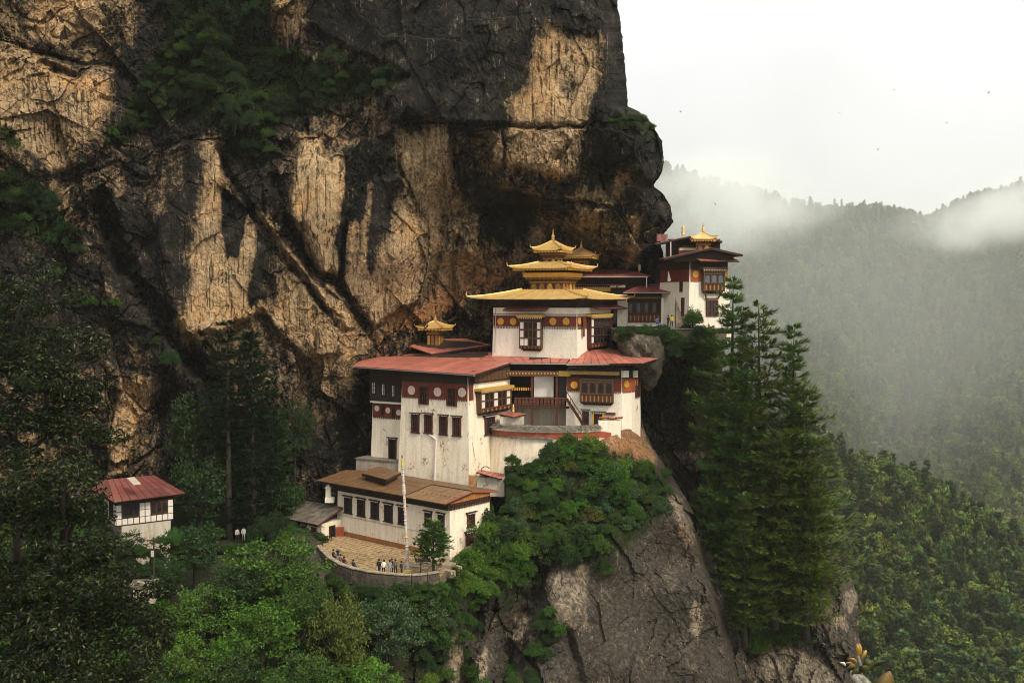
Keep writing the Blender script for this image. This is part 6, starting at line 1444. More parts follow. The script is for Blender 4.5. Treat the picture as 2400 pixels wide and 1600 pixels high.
def broadleaf_meshes(seed, h, rad, base=.25, ncl=26, per=170, leaf=.34, mat=None, flat=.75, cl=(.20, .36), asp=.6):
    """trunk mesh and crown mesh of a deciduous tree, base at the origin"""
    rs = random.Random(seed); tm = MB(); cz = h * (base + (1 - base) * .5); rz = h * (1 - base) * .5
    tops = []; clusters = []
    for i in range(ncl):
        th = i * 2.399 + rs.uniform(-.4, .4); v = 1 - 2 * (i + .5) / ncl; v = v * .95; rr = math.sqrt(max(0, 1 - v * v)) * rs.uniform(.62, 1.0)
        k = rs.uniform(.82, 1.12); x, y, z = rad * rr * math.cos(th) * k, rad * rr * math.sin(th) * k, cz + rz * v * rs.uniform(.8, 1.0)
        c = rad * rs.uniform(*cl); clusters.append((x, y, z, c, c * flat))
    for i in range(ncl // 3):
        clusters.append((rs.uniform(-.45, .45) * rad, rs.uniform(-.45, .45) * rad, cz + rs.uniform(-.5, .6) * rz, rad * .34, rad * .3))
    lean = rs.uniform(-.05, .05) * h
    tm.tube([(0, 0, -1.5), (0, 0, h * .12), (lean * .5, 0, h * .4), (lean, 0, h * .8)], [h * .030 + .05, h * .024 + .04, h * .017 + .02, .03], 8)
    for (x, y, z, c, f) in clusters[:14]:
        z0 = max(h * .12, min(z * .7, z - .5)); p0 = Vector((lean * z0 / h, 0, z0)); p1 = Vector((x, y, z)); mid = lerp(p0, p1, .5) + Vector((0, 0, -.06 * h)); tm.tube([p0, mid, p1], [h * .011 + .015, h * .007 + .01, .012], 5)
    C, O = crown_points(rs, clusters, per / (rad * rad) * 10, seed); V, Fq = leaves(C, leaf, .25, asp, O * .7, seed, .5)
    return tm.mesh('trunk', BARK, smooth=True), np_mesh('crown', V, Fq, [mat])
def conifer_meshes(seed, h, rad, mat, start=.22, whorls=26, per=6, tuft=.7, droop=.25, top_pow=.9, irregular=.3, flatness=1.0, tufts=9, sweep=.3, wide=.15, nn=6):
    """trunk with whorled boughs; each bough carries tufts of needles"""
    rs = random.Random(seed); r = np.random.default_rng(seed); tm = MB(); lean = rs.uniform(-.03, .03) * h
    tm.tube([(0, 0, -2), (0, 0, h * .1), (lean * .5, 0, h * .5), (lean, 0, h * .985)], [h * .016 + .10, h * .013 + .08, h * .008 + .05, .02], 8)
    VV = []; FF = []; nb = 0
    for k in range(whorls):
        t = start + (1 - start) * ((k + rs.uniform(-.3, .3)) / whorls) ; z0 = h * min(.985, max(start * .8, t))
        prof = (1 - (z0 / h - start) / (1 - start)); prof = max(.03, prof) ** top_pow * min(1, .45 + (z0 / h - start) * 5)
        n = max(3, per + rs.randint(-1, 1)); ph = rs.uniform(0, 6.28)
        for i in range(n):
            if rs.random() < .10: continue
            th = ph + 6.283 * i / n + rs.uniform(-.35, .35); L_ = rad * prof * rs.uniform(1 - irregular, 1 + irregular * .6) + .25
            d = Vector((math.cos(th), math.sin(th), 0)); side = Vector((-d.y, d.x, 0)); zs = z0 + rs.uniform(-.3, .3)
            pt = lambda q: Vector((lean * zs / h, 0, zs)) + d * (L_ * q) + Vector((0, 0, -droop * L_ * math.sin(q * 2.2) * .5 + sweep * L_ * q * q * .55))
            if L_ > .9: tm.tube([pt(0), pt(.5), pt(.92)], [.02 + L_ * .009, .015 + L_ * .006, .01], 4)
            m = max(3, int(tufts * L_ / rad + 3))
            for j in range(m):
                q = .22 + .78 * (j + rs.random()) / m; p = pt(q); w_ = L_ * .30 * (1.15 - q) + .12
                o = side * rs.uniform(-w_, w_); c = p + o + Vector((0, 0, rs.uniform(-.08, .12)))
                axis = (d * (.8 + q) + side * (o.dot(side) / (w_ + .01)) * .8 + Vector((0, 0, .15 + sweep * .6))).normalized()
                for s in range(nn):
                    a = (axis + Vector((rs.uniform(-.55, .55), rs.uniform(-.55, .55), rs.uniform(-.4, .75)))).normalized()
                    b = a.cross(Vector((rs.uniform(-.4, .4), rs.uniform(-.4, .4), 1))).normalized() * tuft * wide; l = a * tuft * rs.uniform(.6, 1.1)
                    VV += [c - b * .3, c + l * .5 - b, c + l, c + l * .5 + b]
    V = np.array([tuple(v) for v in VV]); 
    return tm.mesh('trunk', BARK, smooth=True), np_mesh('crown', V, np.arange(len(V)).reshape(-1, 4), [mat])
def bush_meshes(seed, r_, h, mat, leaf=.22, ncl=12, per=260, asp=.6, cl=(.25, .45)):
    rs = random.Random(seed); cs = []
    for i in range(ncl):
        th = i * 2.4 + rs.uniform(-.4, .4); q = math.sqrt((i + .3) / ncl) * rs.uniform(.7, 1.05); c = r_ * rs.uniform(*cl)
        cs.append((math.cos(th) * q * r_, math.sin(th) * q * r_, h * (.75 - .55 * q * q) * rs.uniform(.45, 1.35), c, c * rs.uniform(.9, 1.5)))
    tm = MB()
    for c in cs[:6]: tm.tube([(0, 0, -.6), (c[0] * .5, c[1] * .5, c[2] * .4), (c[0], c[1], c[2])], [.06, .04, .015], 5)
    C, O = crown_points(rs, cs, per / (r_ * r_) * 10, seed); V, Fq = leaves(C, leaf, .05, asp, O * .45, seed, .6)
    return tm.mesh('stems', BARK), np_mesh('foliage', V, Fq, [mat])
def plant_thing(name, meshes, loc, rz, scale, label, cat, group=None, parts=('trunk', 'crown'), sz=None):
    t = thing(name, loc, label, cat, group); t.rotation_euler = (0, 0, rz); t.scale = (scale, scale, sz or scale)
    sub(parts[0], meshes[0], t); sub(parts[1], meshes[1], t); return t

G_DARK = leaf_mat('dark_foliage', (.028, .064, .011), (.010, .026, .006), .5, .25, .35)
G_MID = leaf_mat('green_foliage', (.056, .122, .014), (.020, .052, .008), .55, .3, .3)
G_BRI = leaf_mat('fresh_foliage', (.092, .188, .017), (.036, .086, .010), .55, .35, .3)
G_YEL = leaf_mat('yellow_green_foliage', (.110, .125, .020), (.050, .062, .012), .55, .3, .3)
G_BLUE = leaf_mat('blue_green_foliage', (.070, .130, .050), (.028, .060, .024), .55, .3, .3)
G_PINE = leaf_mat('pine_needles', (.092, .160, .026), (.034, .070, .015), .55, .2, .3)
G_HEM = leaf_mat('hemlock_needles', (.022, .046, .014), (.009, .020, .008), .55, .2, .3)
G_GLOSS = leaf_mat('glossy_oak_leaves', (.014, .024, .005), (.004, .008, .002), .45, .10, .2, .06, hi=(.10, .115, .04))  # a few random leaves are pale: highlights painted into the leaf colour
G_FAR = leaf_mat('far_foliage', (.105, .145, .022), (.040, .062, .013), .7, .2, .2, .22)
G_FAR2 = leaf_mat('far_pine_foliage', (.060, .094, .024), (.025, .044, .014), .7, .2, .2, .22)

# ---- forest across the valley --------------------------------------
def far_tree_meshes():
    out = []
    for s in range(4):
        if s < 2:      # rounded broad crowns
            t, c = broadleaf_meshes(300 + s, 12, 4.2, .18, 11, 26, 1.15, G_FAR, .85, (.30, .5), .8)
        else:          # pointed pines
            t, c = conifer_meshes(310 + s, 15, 3.2, G_FAR2, .2, 13, 5, 1.7, .2, .8, .35, tufts=4)
        V = np.zeros(len(c.vertices) * 3, np.float32); c.vertices.foreach_get('co', V); V = V.reshape(-1, 3)
        bm_ = MB(); bm_.tube([(0, 0, -3), (0, 0, 6), (0, 0, 11)], [.3, .2, .05], 5); n0 = len(bm_.v)
        V2 = np.concatenate([np.array(bm_.v, np.float32), V]); 
        Ft = np.array([f for f in bm_.f if len(f) == 4]); Fc = np.arange(len(V)).reshape(-1, 4) + n0
        out.append(np_mesh('far_tree', V2, np.concatenate([Ft, Fc]), [BARK, c.materials[0]], np.concatenate([np.zeros(len(Ft)), np.ones(len(Fc))])))
    return out
FT = far_tree_meshes()
r = np.random.default_rng(5)
pxa = r.uniform(1700, 2750, 9000); ta = r.uniform(-.05, 1.1, 9000); va = ridge_pt(pxa, ta)
ok = r.random(9000) < ((va[:, 1] / 560.0) ** 2) * .62
pts = [(v, px, t) for v, px, t in zip(va[ok], pxa[ok], ta[ok])]
vis = [q for q in pts if 1820 < proj(q[0])[0] < 2430 and proj(q[0])[1] < 1660]
vis.sort(key=lambda q: q[0][1] - 60 * (q[2] < .1))
kinds = ['rounded_tree', 'rounded_tree', 'pointed_pine', 'pointed_pine']
labs = ['rounded green tree on the wooded ridge at the right edge of the valley', 'pointed pine on the wooded ridge at the right edge of the valley']
def ztree(v): return (float(v[0]), float(v[1]), float(v[2]) - .5)
sel = vis[:299]
selid = set(id(q) for q in sel); rest_ = [q for q in pts if id(q) not in selid]
for q in sel:
    k = int(r.integers(0, 4)); o = put(kinds[k], FT[k]); o.location = ztree(q[0]); o.rotation_euler = (0, 0, r.uniform(0, 6.28)); s = r.uniform(.6, 1.2); o.scale = (s * r.uniform(.85, 1.2), s, s * r.uniform(.8, 1.1))
    u_, v_ = proj(q[0]); wh = 'along the crest' if q[2] < .1 else 'halfway down' if q[2] < .5 else 'low down'; sd = 'beside the pines' if u_ < 2010 else 'in the middle' if u_ < 2220 else 'near the right edge'
    kd = ('rounded tree', 'pointed pine')[k // 2]; big = 'tall ' if s > .9 else 'small '
    tag(o, f'{big}{kd} {wh} of the near wooded ridge, {sd}', 'tree', f'{big}{kd}s {wh} of the wooded ridge {sd}')
def scatter(name, P_, srcs, smin, smax, seed, label, scl=None):
    me = bpy.data.meshes.new(name); me.vertices.add(len(P_)); me.vertices.foreach_set('co', np.asarray(P_, np.float32).ravel())
    at = me.attributes.new('scl', 'FLOAT', 'POINT'); at.data.foreach_set('value', np.asarray(scl if scl is not None else np.ones(len(P_)), np.float32))
    o = bpy.data.objects.new(name, me); COL.objects.link(o); tag(o, label, 'forest' if 'forest' in name else 'undergrowth', None, 'stuff')
    g = bpy.data.node_groups.new(name, 'GeometryNodeTree'); g.interface.new_socket('Geometry', in_out='INPUT', socket_type='NodeSocketGeometry'); g.interface.new_socket('Geometry', in_out='OUTPUT', socket_type='NodeSocketGeometry')
    gi = g.nodes.new('NodeGroupInput'); go = g.nodes.new('NodeGroupOutput'); jg = g.nodes.new('GeometryNodeGeometryToInstance')
    for s in srcs:
        oi = g.nodes.new('GeometryNodeObjectInfo'); oi.inputs[0].default_value = s; oi.transform_space = 'ORIGINAL'; oi.inputs['As Instance'].default_value = True
        g.links.new(oi.outputs['Geometry'], jg.inputs[0])
    ip = g.nodes.new('GeometryNodeInstanceOnPoints'); ip.inputs['Pick Instance'].default_value = True
    g.links.new(gi.outputs[0], ip.inputs['Points']); g.links.new(jg.outputs[0], ip.inputs['Instance'])
    ri = g.nodes.new('FunctionNodeRandomValue'); ri.data_type = 'INT'; ri.inputs['Min'].default_value = 0; ri.inputs['Max'].default_value = 3; ri.inputs['Seed'].default_value = seed
    g.links.new([q for q in ri.outputs if q.type == 'INT'][0], ip.inputs['Instance Index'])
    rr = g.nodes.new('FunctionNodeRandomValue'); rr.data_type = 'FLOAT_VECTOR'; rr.inputs[0].default_value = (0, 0, 0); rr.inputs[1].default_value = (0, 0, 6.28); g.links.new(rr.outputs[0], ip.inputs['Rotation'])
    rv = g.nodes.new('FunctionNodeRandomValue'); rv.data_type = 'FLOAT_VECTOR'; rv.inputs[0].default_value = smin; rv.inputs[1].default_value = smax; rv.inputs['Seed'].default_value = seed + 3
    na = g.nodes.new('GeometryNodeInputNamedAttribute'); na.data_type = 'FLOAT'; na.inputs[0].default_value = 'scl'; vm = g.nodes.new('ShaderNodeVectorMath'); vm.operation = 'SCALE'; g.links.new(rv.outputs[0], vm.inputs[0]); g.links.new(na.outputs[0], vm.inputs['Scale']); g.links.new(vm.outputs[0], ip.inputs['Scale'])
    g.links.new(ip.outputs[0], go.inputs[0])
    md = o.modifiers.new('scatter', 'NODES'); md.node_group = g; return o
def forest(name, P_, smin, smax, seed, label):
    srcs = []
    for m_ in FT: srcs.append([q for q in COL.objects if q.data == m_][0])
    if 'mountain' in name: srcs = [srcs[0], srcs[1], srcs[0], srcs[3]]
    return scatter(name, P_, srcs, (smin, smin, smin * .9), (smax, smax, smax * 1.1), seed, label)
forest('ridge_forest', [ztree(q[0]) for q in rest_], .6, 1.2, 3, 'dense forest covering the rest of the near ridge')
pxa = r.uniform(1380, 2800, 22000); ta = r.uniform(-.01, 1.05, 22000); va = mount_pt(pxa, ta)
pm = [ztree(v) for v in va[r.random(22000) < (va[:, 1] / 2000.0) ** 2]]
for px in np.arange(1900, 2420, 3.2):      # crest line pines
    v = mount_pt(np.array([px + r.uniform(-2, 2)]), np.array([.0]))[0]; pm.append(ztree(v))
forest('mountain_forest', pm, .8, 1.9, 7, 'hazy forest covering the far mountainside')

# ---- pines right of the promontory ----------------------------------
G_PIN2 = leaf_mat('yellowish_pine_needles', (.125, .170, .026), (.048, .078, .016), .55, .2, .3)
PM = [conifer_meshes(20, 26, 5.2, G_PINE, .05, 30, 5, .95, .12, .75, .80, tufts=13, sweep=.40, wide=.085, nn=11), conifer_meshes(21, 26, 6.0, G_PIN2, .05, 27, 5, 1.0, .24, .62, .80, tufts=13, sweep=.28, wide=.09, nn=11), conifer_meshes(22, 26, 5.0, G_PINE, .05, 32, 5, .9, .05, .88, .85, tufts=12, sweep=.52, wide=.08, nn=11), conifer_meshes(23, 26, 6.2, G_PIN2, .04, 25, 6, 1.05, .30, .58, .85, tufts=13, sweep=.25, wide=.09, nn=11)]
def conifer(name, meshes, H0, bx, by, Y, ty, wide, label, group=None):
    b = P(bx, by, Y); tz = P(bx, ty, Y).z; s = (tz - b.z) / H0
    return plant_thing(name, meshes, b, random.uniform(0, 6.28), wide * s, label, 'tree', group, sz=s)
g_ = 'pines on the right of the cliff'
for i, (bx, by, Y, ty, wd, lab) in enumerate([
    (1712, 1130, 137, 645, 1.0, 'tallest blue pine with its tip beside the white tower'), (1783, 1240, 135, 703, 1.0, 'slim pine with its tip between the two other pine tips right of the tower'),
    (1853, 1340, 133, 760, 1.05, 'spreading pine with the rightmost high tip above the gully'), (1885, 1390, 130, 900, 1.1, 'lower wide pine leaning out over the valley'),
    (1740, 1350, 132, 860, 1.1, 'dense dark pine filling the middle of the gully'), (1815, 1440, 129, 1000, 1.2, 'broad pine in front, low in the gully'), (1690, 1330, 138, 900, .9, 'shaded pine against the dark gully wall'),
    (1890, 1470, 128, 1090, 1.05, 'short pine above the rock outcrop'), (1745, 1490, 127, 1150, 1.15, 'low bushy pine at the foot of the gully'), (1660, 1050, 143, 760, .8, 'small pine close below the terrace')]):
    conifer('blue_pine', PM[i % 4], 26, bx, by, Y, ty, wd, lab, g_)
# ---- dark conifers on the left --------------------------------------
HM = [conifer_meshes(40 + i, 26, 4.6, G_HEM, .06, 32, 7, .85, .3, .7, .4, tufts=11, sweep=.1) for i in range(2)]
HT = conifer_meshes(44, 27, 3.6, G_HEM, .42, 15, 6, .8, .12, .5, .5, tufts=12, sweep=.05)
conifer('hemlock', HT, 27, 537, 1245, 128, 745, 1.0, 'flat topped hemlock with a long bare trunk before the tan rock', 'dark hemlocks')
conifer('hemlock', HM[0], 26, 594, 1255, 130, 765, 1.0, 'bushy hemlock right of the flat topped one', 'dark hemlocks')
conifer('hemlock', HM[1], 26, 640, 1250, 133, 880, .9, 'shorter hemlock nearest the long house', 'dark hemlocks')
# ---- broadleaf trees below ------------------------------------------
BM = {}
def bl(kind, seed, mat, h=9, rad=4.6, **k):
    if (kind, seed) not in BM: BM[(kind, seed)] = broadleaf_meshes(seed, h, rad, mat=mat, **k)
    return BM[(kind, seed)]
def btree(px, py, Y, rpx, hpx, kind, seed, mat, label, group='broadleaf trees below the monastery'):
    """crown centred on a spot of the photograph"""
    m = Y / 2400; h = hpx * 2 * m; rad = rpx * m; c = P(px, py, Y)
    ms = bl(kind, seed, mat); sx = rad / 5.4; sz = h * 1.15 / 9.6
    t = plant_thing('broadleaf_tree', ms, (c.x, c.y, c.z - sz * 9 * .58), random.uniform(0, 6.28), sx, label, 'tree', group, sz=sz)
    return t
for a in [(655, 1335, 108, 135, 92, 'm', 1, G_MID, 'big round green tree left of the court parapet'), (615, 1492, 99, 105, 92, 'b', 2, G_BRI, 'bright green tree low in the middle of the slope'),
          (470, 1440, 102, 100, 80, 'm', 3, G_MID, 'green tree between the dark oak and the bright tree'), (455, 1292, 112, 92, 72, 'd', 4, G_DARK, 'dark tree between cottage and hemlock trunks'),
          (800, 1510, 99, 92, 118, 'y', 5, G_YEL, 'olive yellow feathery tree below the court'), (905, 1480, 103, 95, 95, 'l', 6, G_BLUE, 'bluish green tree right of the olive one'),
          (430, 1555, 95, 100, 80, 'b', 7, G_BRI, 'fresh green tree at the foot of the dark oak'), (710, 1600, 94, 110, 70, 'm', 8, G_MID, 'green tree cut by the bottom of the picture'), (540, 1580, 95, 90, 70, 'd', 4, G_DARK, 'dark tree in the gap near the bottom of the slope'),
          (470, 1010, 131, 95, 105, 'd', 9, G_DARK, 'dark tree behind the bare hemlock trunk'), (600, 1080, 134, 100, 120, 'd', 4, G_DARK, 'dark leafy tree behind the bushy hemlock'), (690, 1010, 138, 60, 80, 'd', 9, G_DARK, 'dark tree against the rock left of the monastery'),
          (470, 1150, 126, 85, 90, 'd', 4, G_DARK, 'dark tree just right of the cottage roof'), (660, 1180, 132, 70, 70, 'd', 9, G_DARK, 'dark tree close behind the annex'), (390, 1350, 108, 60, 50, 'd', 9, G_DARK, 'small dark tree beside the electric pole'),
          (560, 1370, 105, 80, 55, 'd', 4, G_DARK, 'dark tree in the shade left of the round tree'), (720, 1420, 102, 80, 60, 'm', 3, G_MID, 'green tree under the left end of the parapet'), (860, 1600, 97, 90, 60, 'b', 2, G_BRI, 'bright tree at the bottom right of the olive one'),
          (990, 1460, 108, 70, 70, 'l', 6, G_BLUE, 'bluish shrubby tree below the court steps'), (300, 1290, 112, 60, 50, 'd', 9, G_DARK, 'dark tree hiding the foot of the cottage')]: btree(*a)
# ---- big dark oak close by on the left --------------------------------
def oak(seed, c, clusters, label, per=900, leaf=.24):
    rs = random.Random(seed); t = thing('oak_tree', c, label, 'tree', 'dark oaks close by'); tm = MB(); cs = []
    for (px, py, rp, Y) in clusters:
        v = P(px, py, Y) - Vector(c); rr = rp * Y / 2400; cs.append((v.x, v.y, v.z, rr * .55, rr * .5))
        for k in range(13):
            a = rs.uniform(0, 6.28); e = rs.uniform(-.9, 1.1); q = rr * rs.uniform(.75, 1.08); cs.append((v.x + math.cos(a) * math.cos(e) * q, v.y + math.sin(a) * math.cos(e) * q, v.z + math.sin(e) * q, rr * rs.uniform(.2, .44), rr * .26))
    tm.tube([(0, 0, -3), (.1, 0, 3), (.2, 0, 7), (0, .3, 10.5)], [.38, .3, .2, .05], 8)
    for q in cs[::10]: tm.tube([(.1, 0, max(1, q[2] - 3)), (q[0] * .5, q[1] * .5, q[2] - 1.2), q[:3]], [.13, .09, .03], 5)
    C, O = crown_points(rs, cs, per, seed, .6); keep = np.random.default_rng(seed).random(len(C)) < .8; C, O = C[keep], O[keep]
    V, Fq = leaves(C, leaf, .45, .42, O, seed); sub('trunk', tm.mesh('trunk', BARK, smooth=True), t); sub('crown', np_mesh('crown', V, Fq, [G_GLOSS]), t); return t
oak(1, P(40, 1500, 50), [(40, 720, 120, 50), (120, 860, 110, 50), (60, 980, 140, 49), (150, 1000, 100, 51), (190, 920, 40, 51), (-80, 850, 160, 50), (-120, 1100, 160, 48)], 'tall dark oak at the left edge, upper crown of glossy leaves', 420)
oak(2, P(150, 1700, 46), [(100, 1200, 150, 46), (150, 1180, 85, 47), (165, 1110, 55, 48), (180, 1330, 120, 46), (80, 1400, 170, 45), (290, 1420, 95, 46), (200, 1520, 150, 45), (330, 1560, 85, 45), (60, 1580, 170, 44), (-100, 1350, 170, 45)], 'dark oak at the lower left, crown of small glossy leaves', 420)
# ---- bushes ------------------------------------------------------------
G_LEDGE = leaf_mat('ledge_foliage', (.018, .040, .008), (.006, .016, .004), .55, .2, .2)  # darker green for the ledge bushes
BS = {k: [bush_meshes(100 + i + 10 * n, 2.0, 2.1 + .5 * i, m_, (.17, .26)[i], (30, 20)[i], 190 + 80 * (1 - i), (.75, .5)[i], (.14, .36)) for i in range(2)] for n, (k, m_) in enumerate((('m', G_MID), ('b', G_BRI), ('d', G_DARK), ('l', G_BLUE), ('y', G_YEL), ('k', G_LEDGE)))}
rb = random.Random(21)
def bushes(poly_, n, surf, kinds, rpx, label, group, sink=.3, dz=0, dy=0):
    xs = [q[0] for q in poly_]; ys = [q[1] for q in poly_]; k = 0; tries = 0; pts_ = []
    while k < n and tries < n * 60:
        tries += 1; x = rb.uniform(min(xs), max(xs)); y = rb.uniform(min(ys), max(ys))
        if not inside(x, y, poly_): continue
        rr = rb.uniform(*rpx)
        if any((x - a) ** 2 + (y - b) ** 2 < (rr * .62) ** 2 for a, b in pts_): continue
        pts_.append((x, y)); Y = SURF[surf](x, y) - sink + dy; c = P(x, y, Y); s = rr * Y / 2400 / 2.3; kk = rb.choice(kinds)
        tone = {'m': 'green', 'b': 'bright green', 'd': 'dark', 'l': 'bluish', 'y': 'yellowish', 'k': 'dark'}[kk]; size_ = 'big' if rr > (rpx[0] + rpx[1]) / 2 else 'small'; xm, ym = (min(xs) + max(xs)) / 2, (min(ys) + max(ys)) / 2
        sd = ('upper ' if y < ym else 'lower ') + ('left' if x < xm else 'right'); lb_ = f'{size_} {tone} {label}, {sd} side'; gp_ = f'{size_} {tone} {group}, {sd}'
        BL.append((rr, kk, rb.randint(0, 1), (c.x, c.y, c.z - s * .6), rb.uniform(0, 6.28), s, rb.uniform(.7, 1.5), lb_, gp_)); k += 1
BL = []
bushes([(1200, 1105), (1215, 1090), (1290, 1100), (1340, 1030), (1410, 1050), (1420, 1100), (1500, 1100), (1545, 1150), (1500, 1230), (1400, 1250), (1410, 1310), (1340, 1320), (1280, 1230), (1200, 1260), (1150, 1260), (1165, 1190)], 80, 'promontory', 'mmdlybm', (17, 40), 'bush on the slope under the curved white wall', 'bushes under the curved white wall')
bushes([(1200, 1080), (1290, 1085), (1290, 1105), (1205, 1110)], 7, 'promontory', 'mb', (16, 26), 'bush along the foot of the curved white wall', 'bushes along the curved wall foot', .2)
bushes([(1290, 1040), (1410, 1040), (1420, 1075), (1290, 1085)], 8, 'promontory', 'md', (24, 36), 'bush right against the curved white wall', 'bushes against the curved wall')
bushes([(1060, 1340), (1120, 1290), (1180, 1270), (1250, 1330), (1280, 1390), (1180, 1380), (1100, 1420), (1030, 1400)], 24, 'promontory', 'bbmb', (24, 42), 'bush beside the court steps', 'bright bushes beside the court steps', .6)
bushes([(1130, 1190), (1180, 1200), (1190, 1290), (1120, 1290)], 9, 'promontory', 'bm', (20, 32), 'bush crowding the gable of the long house', 'bushes at the gable')
bushes([(790, 1400), (900, 1390), (1050, 1400), (1080, 1520), (1010, 1560), (860, 1480), (800, 1470)], 24, 'promontory', 'mlmd', (22, 40), 'bush on the steep bank under the court parapet', 'bushes under the court parapet', .6)
SURF['parapet'] = lambda x, y: float(np.interp(x, [750, 775, 800, 830, 860, 900, 965, 1000, 1030], [119, 113, 110.3, 108.7, 108, 107.6, 107.4, 108, 108.8]))
bushes([(752, 1325), (775, 1352), (830, 1378), (900, 1380), (1040, 1370), (1045, 1396), (900, 1406), (800, 1392), (755, 1352)], 34, 'parapet', 'dmld', (16, 26), 'bush at the foot of the court parapet', 'bushes at the parapet foot', .2)
bushes([(1080, 1400), (1130, 1450), (1110, 1560), (1060, 1600), (1010, 1560)], 11, 'promontory', 'dm', (18, 30), 'bush in the rock cleft below the steps', 'bushes in the rock cleft', .4)
bushes([(1240, 1440), (1310, 1420), (1320, 1510), (1270, 1560), (1250, 1620)], 9, 'promontory', 'md', (18, 32), 'bush on the rock rib below the bright bushes', 'bushes on the rock rib', .4)
bushes([(1000, 1560), (1250, 1560), (1250, 1640), (1000, 1640)], 10, 'promontory', 'bm', (22, 36), 'bush at the foot of the rock cleft', 'bushes at the foot of the cleft', .6)
bushes([(1130, 1230), (1290, 1230), (1300, 1330), (1240, 1345), (1130, 1290)], 16, 'promontory', 'mmbd', (24, 42), 'bush between the gable and the rock face', 'bushes between gable and rock face', .4)
bushes([(1290, 1230), (1420, 1230), (1425, 1340), (1350, 1350), (1300, 1300)], 9, 'promontory', 'md', (22, 38), 'bush hanging over the top of the rock face', 'bushes over the rock face', .4)
bushes([(1440, 1090), (1520, 1080), (1570, 1180), (1520, 1230), (1450, 1190)], 10, 'promontory', 'ml', (20, 34), 'bush on the shoulder right of the white wall', 'bushes on the shoulder', .4)
bushes([(1500, 1080), (1560, 1100), (1590, 1150), (1550, 1190), (1510, 1150)], 7, 'promontory', 'bm', (15, 26), 'bush on the edge of the orange rock', 'bushes on the orange rock edge', .3)
bushes([(1595, 765), (1640, 750), (1690, 760), (1690, 840), (1650, 890), (1610, 870)], 18, 'gully', 'bbm', (24, 40), 'bush over the terrace edge below the tower', 'bushes below the tower', .3, dy=-2.5)
SURF['terrace'] = lambda x, y: 141.2 - .012 * abs(x - 1540)
bushes([(1450, 776), (1650, 776), (1650, 812), (1560, 850), (1540, 812), (1460, 800)], 20, 'terrace', 'dmm', (15, 26), 'creeper on the terrace wall', 'creepers on the terrace wall', .2)
bushes([(1560, 860), (1650, 880), (1680, 1000), (1620, 990)], 8, 'gully', 'd', (20, 34), 'bush on the gully wall', 'bushes on the gully wall', .3)
bushes([(1680, 1390), (1880, 1370), (1915, 1500), (1740, 1525)], 32, 'gully', 'dmm', (24, 42), 'bush at the foot of the pines', 'bushes at the foot of the pines', .5)
bushes([(1600, 1180), (1700, 1200), (1740, 1400), (1720, 1480), (1650, 1330)], 14, 'gully', 'd', (28, 44), 'bush in the shaded gully', 'bushes in the shaded gully', .5)
bushes(VEG['upper ledge'], 60, 'cliff', 'kkkd', (18, 38), 'bush on the cliff\'s upper ledge', 'bushes on the upper ledge', .3)
bushes(VEG['top gully'], 20, 'cliff', 'k', (26, 44), 'bush in the cliff\'s top gully', 'bushes in the top gully', .3)
bushes(VEG['left ledge'], 16, 'cliff', 'kkkd', (24, 40), 'bush on the cliff\'s left ledge', 'bushes on the left ledge', .3)
bushes(VEG['hanging slope'], 10, 'cliff', 'kkkd', (20, 34), 'bush hanging below the upper ledge', 'bushes below the upper ledge', .3)
bushes([(1395, 285), (1470, 262), (1510, 270), (1550, 330), (1520, 330), (1480, 295)], 9, 'cliff', 'dm', (12, 20), 'bush on the jutting rock nose', 'tufts on the rock nose', .2)
bushes([(100, 640), (180, 560), (260, 600), (420, 800), (380, 900), (200, 800)], 9, 'cliff', 'd', (16, 28), 'bush in the deep cleft', 'bushes in the deep cleft', .3)
bushes([(200, 1240), (330, 1270), (430, 1380), (380, 1420), (250, 1360)], 12, 'hill', 'dm', (22, 36), 'bush on the bank below the cottage', 'bushes below the cottage', .8)
SURF['cottage'] = lambda x, y: 110.5
bushes([(255, 1278), (420, 1268), (440, 1320), (300, 1345), (245, 1310)], 13, 'cottage', 'ddm', (20, 34), 'bush at the foot of the cottage', 'bushes at the cottage foot', .1)
bushes([(470, 1240), (680, 1225), (745, 1270), (745, 1330), (640, 1290), (480, 1300)], 22, 'hill', 'ddm', (22, 38), 'bush in the dark wood left of the annex', 'bushes in the dark wood', .8)
bushes([(330, 1400), (700, 1380), (780, 1420), (700, 1620), (350, 1620)], 26, 'hill', 'mdb', (30, 50), 'bush between the trees of the lower slope', 'bushes on the lower slope', .8)
BL.sort(key=lambda q: -q[0])
for rr, kk, i_, loc_, rz_, s_, f_, lb_, gp_ in BL[:296]: plant_thing('bush', BS[kk][i_], loc_, rz_, s_, lb_, 'bush', gp_, ('stems', 'foliage'), s_ * f_)
hb_ = []
for k in range(170):
    x, y = rb.uniform(-420, 250), rb.uniform(1215, 1640); c = P(x, y, SURF['hill'](x, y) - .3); hb_.append((0, 0, 0, tuple(c), 0, rb.uniform(.8, 1.6)))
BL = BL[:296] + BL[296:] + hb_
scatter('undergrowth', [q[3] for q in BL[296:]], [q for q in COL.objects if q.name.startswith('foliage') and q.data in (BS['m'][0][1], BS['d'][0][1], BS['m'][1][1], BS['b'][0][1])][:4], (1, 1, 1), (1, 1, 1), 17, 'small bushes and undergrowth between the larger bushes', [q[5] for q in BL[296:]])
